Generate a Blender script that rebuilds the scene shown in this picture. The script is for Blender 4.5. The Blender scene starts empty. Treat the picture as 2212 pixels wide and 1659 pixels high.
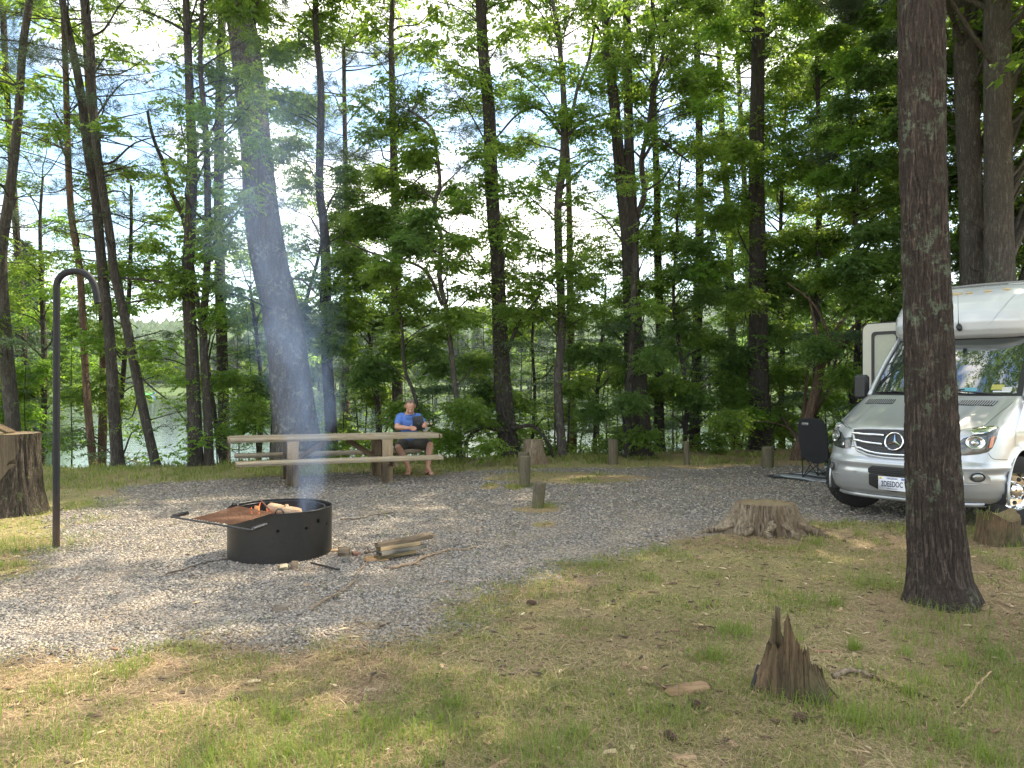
import bpy, math, random
import numpy as np
from mathutils import Vector, Matrix

# ------------------------------------------------------------------ camera, sky, sun, exposure
scene = bpy.context.scene
COL = scene.collection
CX, CY, F, EYE = 1106.0, 834.0, 1662.0, 1.55      # photo measured on a 2212 px wide copy; eye height 1.55 m

cam_data = bpy.data.cameras.new("camera")
cam_data.sensor_width = 36.0
cam_data.lens = F / 2212.0 * 36.0
cam_data.clip_start = 0.05
cam_data.clip_end = 4000.0
cam = bpy.data.objects.new("camera", cam_data)
COL.objects.link(cam)
cam.location = (0, 0, EYE)
cam.rotation_euler = (math.radians(90.155), 0, 0)
scene.camera = cam

SUN_EL, SUN_AZ = 50.0, 50.0                        # azimuth measured from +Y towards +X
world = bpy.data.worlds.new("World")
scene.world = world
world.use_nodes = True
wn, wl = world.node_tree.nodes, world.node_tree.links
wn.clear()
w_out = wn.new('ShaderNodeOutputWorld')
w_bg = wn.new('ShaderNodeBackground')
w_bg.inputs['Strength'].default_value = 0.15
w_sky = wn.new('ShaderNodeTexSky')
w_sky.sky_type = 'NISHITA'
w_sky.sun_disc = False
w_sky.sun_elevation = math.radians(SUN_EL)
w_sky.sun_rotation = math.radians(SUN_AZ)
w_sky.air_density = 1.2
w_sky.dust_density = 1.0
w_tc = wn.new('ShaderNodeTexCoord')
w_map = wn.new('ShaderNodeMapping')
w_map.inputs['Scale'].default_value = (1.0, 1.0, 2.6)
w_map.inputs['Location'].default_value = (0.75, 0.35, 0.3)
w_noise = wn.new('ShaderNodeTexNoise')
w_noise.inputs['Scale'].default_value = 2.3
w_noise.inputs['Detail'].default_value = 9.0
w_noise.inputs['Roughness'].default_value = 0.56
w_ramp = wn.new('ShaderNodeValToRGB')
w_ramp.color_ramp.elements[0].position = 0.46
w_ramp.color_ramp.elements[1].position = 0.60
w_mix = wn.new('ShaderNodeMix')
w_mix.data_type = 'RGBA'
w_mix.inputs['B'].default_value = (11.5, 11.0, 10.3, 1)
wl.new(w_tc.outputs['Generated'], w_map.inputs['Vector'])
wl.new(w_map.outputs['Vector'], w_noise.inputs['Vector'])
wl.new(w_noise.outputs['Fac'], w_ramp.inputs['Fac'])
wl.new(w_ramp.outputs['Color'], w_mix.inputs['Factor'])
w_hsv = wn.new('ShaderNodeHueSaturation')
w_hsv.inputs['Value'].default_value = 1.0
w_hsv.inputs['Saturation'].default_value = 1.15
wl.new(w_sky.outputs['Color'], w_hsv.inputs['Color'])
wl.new(w_hsv.outputs['Color'], w_mix.inputs['A'])
wl.new(w_mix.outputs['Result'], w_bg.inputs['Color'])
wl.new(w_bg.outputs['Background'], w_out.inputs['Surface'])

sun_data = bpy.data.lights.new("sun", 'SUN')
sun_data.energy = 4.2
sun_data.angle = math.radians(0.6)
sun_data.color = (1.0, 0.88, 0.68)
sun = bpy.data.objects.new("sun", sun_data)
COL.objects.link(sun)
_e, _a = math.radians(SUN_EL), math.radians(SUN_AZ)
sun_dir = Vector((math.cos(_e) * math.sin(_a), math.cos(_e) * math.cos(_a), math.sin(_e)))
sun.rotation_euler = sun_dir.to_track_quat('Z', 'Y').to_euler()
sun.location = sun_dir * 60

vs = scene.view_settings
vs.view_transform = 'Standard'
vs.look = 'None'
vs.exposure = 1.42
vs.gamma = 1.0
vs.use_curve_mapping = False
cy = scene.cycles
cy.use_denoising = True
cy.denoising_prefilter = 'NONE'
cy.max_bounces = 7
cy.diffuse_bounces = 4
cy.glossy_bounces = 3
cy.transmission_bounces = 6
cy.transparent_max_bounces = 8
cy.volume_bounces = 1
cy.caustics_reflective = False
cy.caustics_refractive = False
cy.sample_clamp_indirect = 4.0
cy.use_adaptive_sampling = True
cy.adaptive_threshold = 0.01

# ------------------------------------------------------------------ helpers
rng = np.random.default_rng(7)
random.seed(11)


def P(px, py, D):
    return np.array([(px - CX) / F * D, D, EYE - (py - CY) / F * D])


def G(px, py, z=0.0):
    D = (EYE - z) * F / (py - CY)
    return np.array([(px - CX) / F * D, D, z])


def vnoise(p, seed=0):
    """value noise on (n,3) points, range 0..1"""
    p = np.asarray(p, float)
    i = np.floor(p).astype(np.int64)
    f = p - i
    f = f * f * (3 - 2 * f)

    def h(ix, iy, iz):
        n = (ix * 374761393 + iy * 668265263 + iz * 2147483647 + seed * 1274126177) & 0xffffffff
        n = ((n ^ (n >> 13)) * 1274126177) & 0xffffffff
        n = n ^ (n >> 16)
        return (n & 0xffff) / 65535.0
    x, y, z = i[:, 0], i[:, 1], i[:, 2]
    u, v, w = f[:, 0], f[:, 1], f[:, 2]
    r = 0
    for dx in (0, 1):
        for dy in (0, 1):
            for dz in (0, 1):
                wt = (u if dx else 1 - u) * (v if dy else 1 - v) * (w if dz else 1 - w)
                r = r + wt * h(x + dx, y + dy, z + dz)
    return r


def fbm(p, octaves=4, seed=0, gain=0.5):
    a, s, t = 1.0, 0.0, 0.0
    p = np.asarray(p, float)
    for o in range(octaves):
        s = s + a * vnoise(p, seed + o * 17)
        t += a
        a *= gain
        p = p * 2.03 + 5.1
    return s / t


def n2(x, y, sc, seed=0, octaves=3):
    x = np.atleast_1d(np.asarray(x, float)); y = np.atleast_1d(np.asarray(y, float))
    return fbm(np.stack([x * sc, y * sc, np.zeros_like(x) + seed * 3.3], 1), octaves, seed)


def sstep(a, b, x):
    t = np.clip((x - a) / (b - a), 0, 1)
    return t * t * (3 - 2 * t)


class MB:
    """collects vertices and faces, then links them as one mesh object"""
    def __init__(s):
        s.v = []; s.f = []; s.m = []; s.n = 0

    def add(s, verts, faces, mi=0):
        verts = np.asarray(verts, float).reshape(-1, 3)
        b = s.n
        s.v.append(verts)
        s.n += len(verts)
        if isinstance(faces, np.ndarray):
            faces = (faces + b).tolist()
            s.f += faces
        else:
            s.f += [[i + b for i in f] for f in faces]
        s.m += [mi] * len(faces)
        return s

    def box(s, c, d, rot=None, mi=0, bevel=0.0):
        x, y, z = d[0] / 2, d[1] / 2, d[2] / 2
        if bevel > 0:
            b = min(bevel, x * .9, y * .9, z * .9)
            vs_ = []
            for sx in (-1, 1):
                for sy in (-1, 1):
                    for sz in (-1, 1):
                        vs_ += [(sx * x, sy * (y - b), sz * (z - b)), (sx * (x - b), sy * y, sz * (z - b)), (sx * (x - b), sy * (y - b), sz * z)]
            V = np.array(vs_)
            idx = {}
            k = 0
            for sx in (-1, 1):
                for sy in (-1, 1):
                    for sz in (-1, 1):
                        idx[(sx, sy, sz)] = k; k += 3
            Fc = []
            I = lambda a, b_, c_, w: idx[(a, b_, c_)] + w
            for sx in (-1, 1):
                q = [I(sx, -1, -1, 0), I(sx, 1, -1, 0), I(sx, 1, 1, 0), I(sx, -1, 1, 0)]; Fc.append(q if sx > 0 else q[::-1])
            for sy in (-1, 1):
                q = [I(-1, sy, -1, 1), I(1, sy, -1, 1), I(1, sy, 1, 1), I(-1, sy, 1, 1)]; Fc.append(q[::-1] if sy > 0 else q)
            for sz in (-1, 1):
                q = [I(-1, -1, sz, 2), I(1, -1, sz, 2), I(1, 1, sz, 2), I(-1, 1, sz, 2)]; Fc.append(q if sz > 0 else q[::-1])
            for sy in (-1, 1):
                for sz in (-1, 1):
                    Fc.append([I(-1, sy, sz, 1), I(1, sy, sz, 1), I(1, sy, sz, 2), I(-1, sy, sz, 2)])
            for sx in (-1, 1):
                for sz in (-1, 1):
                    Fc.append([I(sx, -1, sz, 0), I(sx, 1, sz, 0), I(sx, 1, sz, 2), I(sx, -1, sz, 2)])
            for sx in (-1, 1):
                for sy in (-1, 1):
                    Fc.append([I(sx, sy, -1, 0), I(sx, sy, 1, 0), I(sx, sy, 1, 1), I(sx, sy, -1, 1)])
                    for sz in (-1, 1):
                        Fc.append([I(sx, sy, sz, 0), I(sx, sy, sz, 1), I(sx, sy, sz, 2)])
        else:
            V = np.array([(-x, -y, -z), (x, -y, -z), (x, y, -z), (-x, y, -z), (-x, -y, z), (x, -y, z), (x, y, z), (-x, y, z)])
            Fc = [[0, 3, 2, 1], [4, 5, 6, 7], [0, 1, 5, 4], [1, 2, 6, 5], [2, 3, 7, 6], [3, 0, 4, 7]]
        if rot is not None:
            V = V @ np.asarray(rot).T
        return s.add(V + np.asarray(c), Fc, mi)

    def tube(s, pts, rad, n=8, cap=True, mi=0, flat=1.0):
        """sweep a ring along points with proper frames"""
        pts = np.asarray(pts, float)
        rad = np.broadcast_to(np.asarray(rad, float), (len(pts),))
        T = np.gradient(pts, axis=0)
        T /= np.linalg.norm(T, axis=1)[:, None] + 1e-12
        up = np.array([0, 0, 1.0]) if abs(T[0][2]) < .9 else np.array([1.0, 0, 0])
        u = np.cross(up, T[0]); u /= np.linalg.norm(u)
        V = []
        a = np.linspace(0, 2 * np.pi, n, endpoint=False)
        for k in range(len(pts)):
            u = u - T[k] * (u @ T[k]); u /= np.linalg.norm(u) + 1e-12
            w = np.cross(T[k], u)
            V.append(pts[k] + rad[k] * (np.cos(a)[:, None] * u + flat * np.sin(a)[:, None] * w))
        V = np.concatenate(V)
        k = np.arange(len(pts) - 1)[:, None] * n
        j = np.arange(n)[None, :]
        j2 = (j + 1) % n
        Fc = np.stack([k + j, k + j2, k + n + j2, k + n + j], -1).reshape(-1, 4).tolist()
        if cap:
            Fc.append(list(range(n))[::-1])
            Fc.append(list(range((len(pts) - 1) * n, len(pts) * n)))
        return s.add(V, Fc, mi)

    def ball(s, c, r, n=12, m=8, mi=0, rot=None):
        r = np.broadcast_to(np.asarray(r, float), (3,))
        V = [(0, 0, -1)]
        for i in range(1, m):
            ph = -math.pi / 2 + math.pi * i / m
            for j in range(n):
                th = 2 * math.pi * j / n
                V.append((math.cos(ph) * math.cos(th), math.cos(ph) * math.sin(th), math.sin(ph)))
        V.append((0, 0, 1))
        V = np.array(V) * r
        if rot is not None:
            V = V @ np.asarray(rot).T
        Fc = []
        for j in range(n):
            Fc.append([0, 1 + (j + 1) % n, 1 + j])
            Fc.append([len(V) - 1, 1 + (m - 2) * n + j, 1 + (m - 2) * n + (j + 1) % n])
        for i in range(m - 2):
            for j in range(n):
                Fc.append([1 + i * n + j, 1 + i * n + (j + 1) % n, 1 + (i + 1) * n + (j + 1) % n, 1 + (i + 1) * n + j])
        return s.add(V + np.asarray(c), Fc, mi)

    def lathe(s, prof, c=(0, 0, 0), n=24, mi=0, rot=None, a0=0, a1=2 * math.pi):
        prof = np.asarray(prof, float)
        full = abs(a1 - a0 - 2 * math.pi) < 1e-6
        a = np.linspace(a0, a1, n, endpoint=not full)
        V = np.stack([prof[:, None, 0] * np.cos(a), prof[:, None, 0] * np.sin(a), np.repeat(prof[:, 1:2], n, 1)], -1).reshape(-1, 3)
        if rot is not None:
            V = V @ np.asarray(rot).T
        Fc = []
        for i in range(len(prof) - 1):
            for j in range(n if full else n - 1):
                j2 = (j + 1) % n
                Fc.append([i * n + j, i * n + j2, (i + 1) * n + j2, (i + 1) * n + j])
        return s.add(V + np.asarray(c), Fc, mi)

    def grid(s, V, mi=0, flip=False, wrap=False):
        """V: (rows, cols, 3)"""
        V = np.asarray(V, float)
        r, c = V.shape[:2]
        i = np.arange(r - 1)[:, None]
        j = np.arange(c if wrap else c - 1)[None, :]
        j2 = (j + 1) % c
        Fc = np.stack([i * c + j, i * c + j2, (i + 1) * c + j2, (i + 1) * c + j], -1).reshape(-1, 4)
        if flip:
            Fc = Fc[:, ::-1]
        return s.add(V.reshape(-1, 3), np.ascontiguousarray(Fc), mi)

    def build(s, name, mats, parent=None, smooth=False):
        me = bpy.data.meshes.new(name)
        V = np.concatenate(s.v) if s.v else np.zeros((0, 3))
        fast_mesh(me, V, s.f, s.m)
        return finish(me, name, mats, parent, smooth)


def fast_mesh(me, V, faces, mi=None):
    me.vertices.add(len(V))
    me.vertices.foreach_set("co", np.ascontiguousarray(V, dtype=np.float32).ravel())
    if isinstance(faces, np.ndarray):
        k = faces.shape[1]
        starts = np.arange(len(faces), dtype=np.int32) * k
        loops = faces.astype(np.int32).ravel()
    else:
        lens = np.fromiter((len(f) for f in faces), dtype=np.int32, count=len(faces))
        starts = np.concatenate([[0], np.cumsum(lens)[:-1]]).astype(np.int32) if len(lens) else np.zeros(0, np.int32)
        loops = np.fromiter((i for f in faces for i in f), dtype=np.int32, count=int(lens.sum()))
    me.loops.add(len(loops))
    me.loops.foreach_set("vertex_index", loops)
    me.polygons.add(len(starts))
    me.polygons.foreach_set("loop_start", starts)
    if mi is not None and len(mi):
        me.polygons.foreach_set("material_index", np.asarray(mi, dtype=np.int32))
    me.update(calc_edges=True)
    me.validate()


def finish(me, name, mats, parent=None, smooth=False):
    if mats is not None:
        for m_ in (mats if isinstance(mats, (list, tuple)) else [mats]):
            me.materials.append(m_)
    if smooth is True:
        me.polygons.foreach_set("use_smooth", np.ones(len(me.polygons), bool))
    elif smooth:
        me.polygons.foreach_set("use_smooth", np.ones(len(me.polygons), bool))
        me.set_sharp_from_angle(angle=math.radians(smooth))
    o = bpy.data.objects.new(name, me)
    COL.objects.link(o)
    if parent is not None:
        o.parent = parent
    return o


def thing(name, label, cat, loc=(0, 0, 0), rz=0.0, group=None):
    o = bpy.data.objects.new(name, None)
    o.empty_display_size = .1
    COL.objects.link(o)
    o.location = [float(c) for c in loc]
    o.rotation_euler = (0, 0, rz)
    return tag(o, label, cat, group)


def tag(o, label=None, cat=None, group=None, kind=None):
    if label: o['label'] = label
    if cat: o['category'] = cat
    if group: o['group'] = group
    if kind: o['kind'] = kind
    return o


def rotz(a):
    c, s = math.cos(a), math.sin(a)
    return np.array([[c, -s, 0], [s, c, 0], [0, 0, 1.0]])


def frame(d, up=(0, 0, 1)):
    """rotation whose x axis is d"""
    d = np.asarray(d, float); d = d / np.linalg.norm(d)
    y = np.cross(up, d)
    if np.linalg.norm(y) < 1e-6: y = np.array([0, 1.0, 0])
    y /= np.linalg.norm(y)
    z = np.cross(d, y)
    return np.stack([d, y, z], 1)


def smooth_path(pts, k=8):
    """Catmull-Rom through the points (any dimension)"""
    pts = np.asarray(pts, float)
    q = np.vstack([2 * pts[0] - pts[1], pts, 2 * pts[-1] - pts[-2]])
    out = []
    for i in range(1, len(q) - 2):
        p0, p1, p2, p3 = q[i - 1:i + 3]
        for t in np.linspace(0, 1, k, endpoint=False):
            out.append(.5 * (2 * p1 + (p2 - p0) * t + (2 * p0 - 5 * p1 + 4 * p2 - p3) * t * t + (3 * p1 - p0 - 3 * p2 + p3) * t ** 3))
    out.append(pts[-1])
    return np.array(out)


# ------------------------------------------------------------------ materials
MATS = {}


class Nodes:
    def __init__(s, name):
        s.m = bpy.data.materials.new(name)
        s.m.use_nodes = True
        s.t = s.m.node_tree
        s.t.nodes.clear()
        s.out = s.n('ShaderNodeOutputMaterial')

    def n(s, typ, **kw):
        o = s.t.nodes.new(typ)
        for k, v in kw.items():
            if hasattr(o, k) and not k.startswith('in_'):
                setattr(o, k, v)
        return o

    def set(s, node, **kw):
        for k, v in kw.items():
            sock = node.inputs[k.replace('_', ' ')]
            if isinstance(v, bpy.types.NodeSocket): s.t.links.new(v, sock)
            else: sock.default_value = v
        return node

    def link(s, a, b): s.t.links.new(a, b)

    def coord(s, which='Object', scale=(1, 1, 1), world=False):
        if world:
            v = s.n('ShaderNodeNewGeometry').outputs['Position']
        else:
            v = s.n('ShaderNodeTexCoord').outputs[which]
        mp = s.n('ShaderNodeMapping')
        mp.inputs['Scale'].default_value = scale
        s.link(v, mp.inputs['Vector'])
        return mp.outputs['Vector']

    def noise(s, vec, scale, detail=4, rough=.55, dist=0.0):
        o = s.n('ShaderNodeTexNoise')
        s.link(vec, o.inputs['Vector'])
        o.inputs['Scale'].default_value = scale
        o.inputs['Detail'].default_value = detail
        o.inputs['Roughness'].default_value = rough
        o.inputs['Distortion'].default_value = dist
        return o.outputs['Fac']

    def voro(s, vec, scale, feature='F1', out='Distance', rnd=1.0):
        o = s.n('ShaderNodeTexVoronoi', feature=feature)
        s.link(vec, o.inputs['Vector'])
        o.inputs['Scale'].default_value = scale
        o.inputs['Randomness'].default_value = rnd
        return o.outputs[out]

    def ramp(s, fac, stops, interp='LINEAR'):
        o = s.n('ShaderNodeValToRGB')
        o.color_ramp.interpolation = interp
        els = o.color_ramp.elements
        while len(els) < len(stops): els.new(.5)
        for e, (p, c) in zip(els, stops):
            e.position = p
            e.color = (c, c, c, 1) if isinstance(c, (int, float)) else (*c, 1)
        s.link(fac, o.inputs['Fac'])
        return o.outputs['Color']

    def mix(s, f, a, b, mode='MIX'):
        o = s.n('ShaderNodeMix', data_type='RGBA', blend_type=mode)
        for k, v in (('Factor', f), ('A', a), ('B', b)):
            if isinstance(v, bpy.types.NodeSocket): s.link(v, o.inputs[k])
            elif k == 'Factor': o.inputs[k].default_value = v
            else: o.inputs[k].default_value = (*v, 1) if len(v) == 3 else v
        return o.outputs['Result']

    def math(s, op, a, b=0.0, c=None):
        o = s.n('ShaderNodeMath', operation=op)
        for i, v in enumerate((a, b) if c is None else (a, b, c)):
            if isinstance(v, bpy.types.NodeSocket): s.link(v, o.inputs[i])
            else: o.inputs[i].default_value = v
        return o.outputs[0]

    def bump(s, h, strength=.5, dist=.01):
        o = s.n('ShaderNodeBump')
        o.inputs['Strength'].default_value = strength
        o.inputs['Distance'].default_value = dist
        s.link(h, o.inputs['Height'])
        return o.outputs['Normal']

    def bsdf(s, color, rough=.6, normal=None, **kw):
        b = s.n('ShaderNodeBsdfPrincipled')
        for k, v in dict({'Base Color': color, 'Roughness': rough}, **kw).items():
            if isinstance(v, bpy.types.NodeSocket): s.link(v, b.inputs[k])
            elif isinstance(v, tuple) and len(v) == 3: b.inputs[k].default_value = (*v, 1)
            else: b.inputs[k].default_value = v
        if normal is not None: s.link(normal, b.inputs['Normal'])
        return b.outputs['BSDF']

    def done(s, shader):
        s.link(shader, s.out.inputs['Surface'])
        return s.m


def simple(name, col, rough=.6, metallic=0.0, var=.15, scale=20.0, bump=.0, **kw):
    N = Nodes(name)
    v = N.coord('Object')
    n_ = N.noise(v, scale, 5, .6)
    c = N.mix(n_, tuple(x * (1 - var) for x in col), tuple(min(1, x * (1 + var)) for x in col))
    nr = N.bump(N.noise(v, scale * 3, 4), bump, .004) if bump else None
    return N.done(N.bsdf(c, rough, nr, Metallic=metallic, **kw))


def m_bark(name, dark, light, lichen=0.25, lichen_col=(.16, .19, .13), sc=1.0):
    N = Nodes(name)
    v = N.coord('Object', (1, 1, .16))
    r1 = N.noise(v, 15 * sc, 5, .6, .5)
    r2 = N.noise(v, 34 * sc, 4, .6, .3)
    f1 = N.ramp(N.math('ABSOLUTE', N.math('SUBTRACT', r1, .5)), [(0.0, 0.0), (.075, 1.0)])
    f2 = N.ramp(N.math('ABSOLUTE', N.math('SUBTRACT', r2, .5)), [(0.0, .35), (.06, 1.0)])
    brk = N.noise(N.coord('Object', (1, 1, 1.6)), 26 * sc, 4, .6)
    fine = N.noise(N.coord('Object', (1, 1, .5)), 90 * sc, 6, .75)
    big = N.noise(N.coord('Object', (1, 1, .6)), 3.0, 4)
    col = N.mix(N.ramp(N.math('ADD', N.math('MULTIPLY', fine, .6), N.math('MULTIPLY', brk, .4)), [(.32, 0.0), (.68, 1.0)]), dark, light)
    fis = N.math('MULTIPLY', f1, f2)
    col = N.mix(N.math('MULTIPLY', N.math('SUBTRACT', 1.0, fis), .72), col, tuple(x * .28 for x in dark))
    col = N.mix(N.math('MULTIPLY', big, .45), col, tuple(x * .6 for x in light))
    l1 = N.noise(N.coord('Object'), 11.0, 6, .75)
    lm = N.ramp(l1, [(.60 - lichen * .2, 0.0), (.63 - lichen * .15, 1.0)])
    lm = N.math('MULTIPLY', lm, N.ramp(N.noise(N.coord('Object'), 2.2, 2), [(.45, 0.0), (.6, 1.0)]))
    col = N.mix(N.math('MULTIPLY', lm, min(1, lichen * 2.2)), col, lichen_col)
    h = N.math('ADD', N.math('MULTIPLY', fis, .8), N.math('ADD', N.math('MULTIPLY', fine, .35), N.math('MULTIPLY', brk, .35)))
    return N.done(N.bsdf(col, .9, N.bump(h, 1.0, .022 / sc), **{'Specular IOR Level': .2}))


def m_leaf(name, c1, c2, t1, t2, trans=.5, rough=.45):
    N = Nodes(name)
    geo = N.n('ShaderNodeNewGeometry')
    r = geo.outputs['Random Per Island']
    big = N.noise(N.coord(world=True), .8, 2)
    f = N.math('ADD', N.math('MULTIPLY', r, .7), N.math('MULTIPLY', N.math('SUBTRACT', big, .35), .9))
    col = N.mix(f, c1, c2)
    tc = N.mix(f, t1, t2)
    b = N.bsdf(col, rough, None, **{'Specular IOR Level': .35})
    tr = N.n('ShaderNodeBsdfTranslucent'); N.link(tc, tr.inputs['Color'])
    mx = N.n('ShaderNodeMixShader'); mx.inputs[0].default_value = trans
    N.link(b, mx.inputs[1]); N.link(tr.outputs[0], mx.inputs[2])
    return N.done(mx.outputs[0])


def m_wood(name, c1, c2, grain=(1, 14, 14), rough=.75, crack=.4, weather=None):
    N = Nodes(name)
    v = N.coord('Object', grain)
    g = N.noise(v, 3.0, 8, .65, .4)
    g2 = N.noise(N.coord('Object', (grain[0] * .6, grain[1] * 4, grain[2] * 4)), 4.0, 3)
    col = N.mix(N.ramp(g, [(.3, 0.0), (.7, 1.0)]), c1, c2)
    col = N.mix(N.math('MULTIPLY', N.ramp(g2, [(.55, 0.0), (.75, 1.0)]), crack), col, tuple(x * .35 for x in c1))
    if weather:
        col = N.mix(N.ramp(N.noise(N.coord('Object'), 2.5, 3), [(.4, 0.0), (.65, .75)]), col, weather)
    return N.done(N.bsdf(col, rough, N.bump(N.math('ADD', g, g2), .45, .006)))


BARK_PINE = m_bark("pine bark", (.075, .062, .052), (.19, .165, .145), .30)
BARK_DARK = m_bark("dark bark", (.05, .042, .036), (.125, .108, .092), .2)
BARK_FRONT = m_bark("front trunk bark", (.042, .031, .025), (.125, .096, .078), .30, (.17, .21, .14), 1.2)
BARK_BIG = m_bark("leaning trunk bark", (.085, .075, .066), (.22, .195, .17), .45, (.24, .25, .20))
BARK_WARM = m_bark("reddish bark", (.10, .065, .045), (.26, .175, .12), .1)
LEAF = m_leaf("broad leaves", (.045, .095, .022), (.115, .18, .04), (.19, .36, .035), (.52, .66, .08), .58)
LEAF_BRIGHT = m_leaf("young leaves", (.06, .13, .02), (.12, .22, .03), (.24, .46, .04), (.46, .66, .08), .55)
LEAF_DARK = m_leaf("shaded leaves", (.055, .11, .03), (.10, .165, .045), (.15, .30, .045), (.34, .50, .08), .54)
NEEDLE = m_leaf("pine needles", (.035, .065, .035), (.085, .12, .055), (.07, .13, .05), (.19, .24, .09), .3)
NEEDLE_FAR = m_leaf("far needles", (.045, .085, .04), (.12, .165, .06), (.06, .12, .04), (.16, .22, .06), .2)
HEMLOCK = m_leaf("hemlock fronds", (.05, .09, .045), (.10, .15, .075), (.12, .22, .08), (.25, .38, .13), .45)
GRASS = m_leaf("grass blades", (.055, .10, .018), (.36, .37, .10), (.15, .26, .03), (.40, .42, .09), .35, .55)
STRAW = m_leaf("dry needles", (.10, .052, .028), (.60, .46, .26), (.1, .07, .03), (.2, .16, .08), .15, .7)

# ------------------------------------------------------------------ terrain
_EX = np.array([-400, -60, -30, -9.6, -6.6, -4.5, -1.2, 2.0, 6.9, 12, 30, 400.])
_EY = np.array([16, 15, 14.6, 14.3, 14.5, 15.3, 16.6, 17.4, 19.0, 20.5, 24, 26.])


def edge_y(x):
    return np.interp(x, _EX, _EY)


def shore_y(x):
    x = np.asarray(x, float)
    s = 232 + 10 * np.sin(x / 37.0) + 6 * np.sin(x / 13.0 + 1)
    right = sstep(60, 110, x)
    return s * (1 - right) + 150 * right


def inland(x, y):
    """distance behind the far shore line; the wooded point on the left reaches nearer"""
    point = np.minimum(y - 92 - 5 * np.sin(x / 9.0), (-(x + .56 * y) - 2) / 1.15)
    return np.maximum(y - shore_y(x), point)


def terrain(x, y):
    x = np.atleast_1d(np.asarray(x, float)); y = np.atleast_1d(np.asarray(y, float))
    e = edge_y(x)
    z = (n2(x, y, .7, 3) - .5) * .05 * sstep(60, 20, np.abs(x))
    drop = sstep(0.0, 7.5, y - e)
    z = z * (1 - drop) - 2.4 * drop
    s = shore_y(x)
    di = inland(x, y)
    far = sstep(-3, 2, di)
    zs = -1.28 + np.clip(di, 0, None) * .026
    zs = zs + np.clip(y - s - 130, 0, None) * .10 * (0.55 + .9 * n2(x, y, .004, 9, 2))
    zs = np.minimum(zs, 95 + 30 * n2(x, y, .006, 4, 2))
    z = z * (1 - far) + zs * far
    return z


def tz(x, y):
    return float(terrain(x, y)[0])


GP = [(-500, 1420), (0, 1403), (250, 1398), (600, 1398), (850, 1382), (1000, 1360), (1090, 1308), (1180, 1262), (1300, 1218), (1420, 1172),
      (1530, 1142), (1650, 1128), (1800, 1128), (1950, 1128), (2150, 1122), (2700, 1105), (2900, 1020), (2600, 1004), (1850, 1008), (1700, 1003),
      (1500, 1010), (1400, 1011), (1250, 1008), (1150, 1011), (1000, 1014), (955, 1018), (700, 1020), (500, 1030), (330, 1043), (230, 1062),
      (190, 1085), (150, 1120), (130, 1170), (95, 1205), (20, 1240), (-500, 1290)]
GP = np.array([G(a, b)[:2] for a, b in GP])


def gravel_sd(x, y):
    """signed distance, positive inside the gravel"""
    p = np.stack([x, y], 1)
    best = np.full(len(p), 1e9)
    ins = np.zeros(len(p), bool)
    for i in range(len(GP)):
        a, b = GP[i], GP[(i + 1) % len(GP)]
        ab = b - a
        t = np.clip(((p - a) @ ab) / (ab @ ab), 0, 1)
        d = np.linalg.norm(p - a - t[:, None] * ab, axis=1)
        best = np.minimum(best, d)
        c = ((a[1] > p[:, 1]) != (b[1] > p[:, 1])) & (p[:, 0] < (b[0] - a[0]) * (p[:, 1] - a[1]) / (b[1] - a[1] + 1e-12) + a[0])
        ins ^= c
    return np.where(ins, best, -best)


ISL = [(1230, 1032, 190, 13), (1060, 1052, 22, 9), (1115, 1052, 30, 8), (1165, 1098, 55, 9), (1178, 1131, 26, 6), (900, 1020, 60, 10)]


def gravel_mask(x, y):
    x = np.atleast_1d(np.asarray(x, float)); y = np.atleast_1d(np.asarray(y, float))
    d = gravel_sd(x, y) + (n2(x, y, 1.1, 5, 4) - .5) * 1.5 + (n2(x, y, 6, 8, 3) - .5) * .7
    # the gravel thins out to the right of the clearing
    m = sstep(-.35, .45, d)
    yy = np.clip(y, .5, None)
    px = CX + F * x / yy; py = CY + F * EYE / yy
    for a, b, rx, ry in ISL:
        q = ((px - a) / rx) ** 2 + ((py - b) / ry) ** 2 + (n2(x, y, 5, 2, 3) - .5) * 1.6
        m = m * sstep(.5, 1.2, q)
    return m


def axis(spans):
    out = [np.array([spans[0][0]])]
    for a, b, s in spans:
        n = max(2, int(round((b - a) / s)))
        out.append(np.linspace(a, b, n + 1)[1:])
    return np.concatenate(out)


gx = axis([(-900, -100, 50), (-100, -30, 5), (-30, -12, .8), (-12, 12, .085), (12, 30, .8), (30, 100, 5), (100, 900, 50)])
gy = axis([(-60, -10, 4), (-10, 1.5, .8), (1.5, 9, .06), (9, 19, .10), (19, 30, .6), (30, 85, 5), (85, 260, 2.5), (260, 420, 8), (420, 1100, 25)])
XX, YY = np.meshgrid(gx, gy)
ZZ = terrain(XX.ravel(), YY.ravel())
gm = gravel_mask(XX.ravel(), YY.ravel()) * (YY.ravel() < 40)
lit = sstep(.42, .60, n2(XX.ravel(), YY.ravel(), .75, 21, 4) + .10 * sstep(0, 5, XX.ravel()))
ZZ = ZZ + (n2(XX.ravel(), YY.ravel(), 9, 31, 2) - .5) * .014 * (YY.ravel() < 20)
me = bpy.data.meshes.new("ground")
r_, c_ = XX.shape
ii = np.arange(r_ - 1)[:, None] * c_
jj = np.arange(c_ - 1)[None, :]
Fq = np.stack([ii + jj, ii + jj + 1, ii + c_ + jj + 1, ii + c_ + jj], -1).reshape(-1, 4)
fast_mesh(me, np.stack([XX.ravel(), YY.ravel(), ZZ], 1), Fq)
at = me.attributes.new("gravel", 'FLOAT', 'POINT'); at.data.foreach_set("value", gm.astype(np.float32))
at = me.attributes.new("litter", 'FLOAT', 'POINT'); at.data.foreach_set("value", lit.astype(np.float32))


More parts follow.
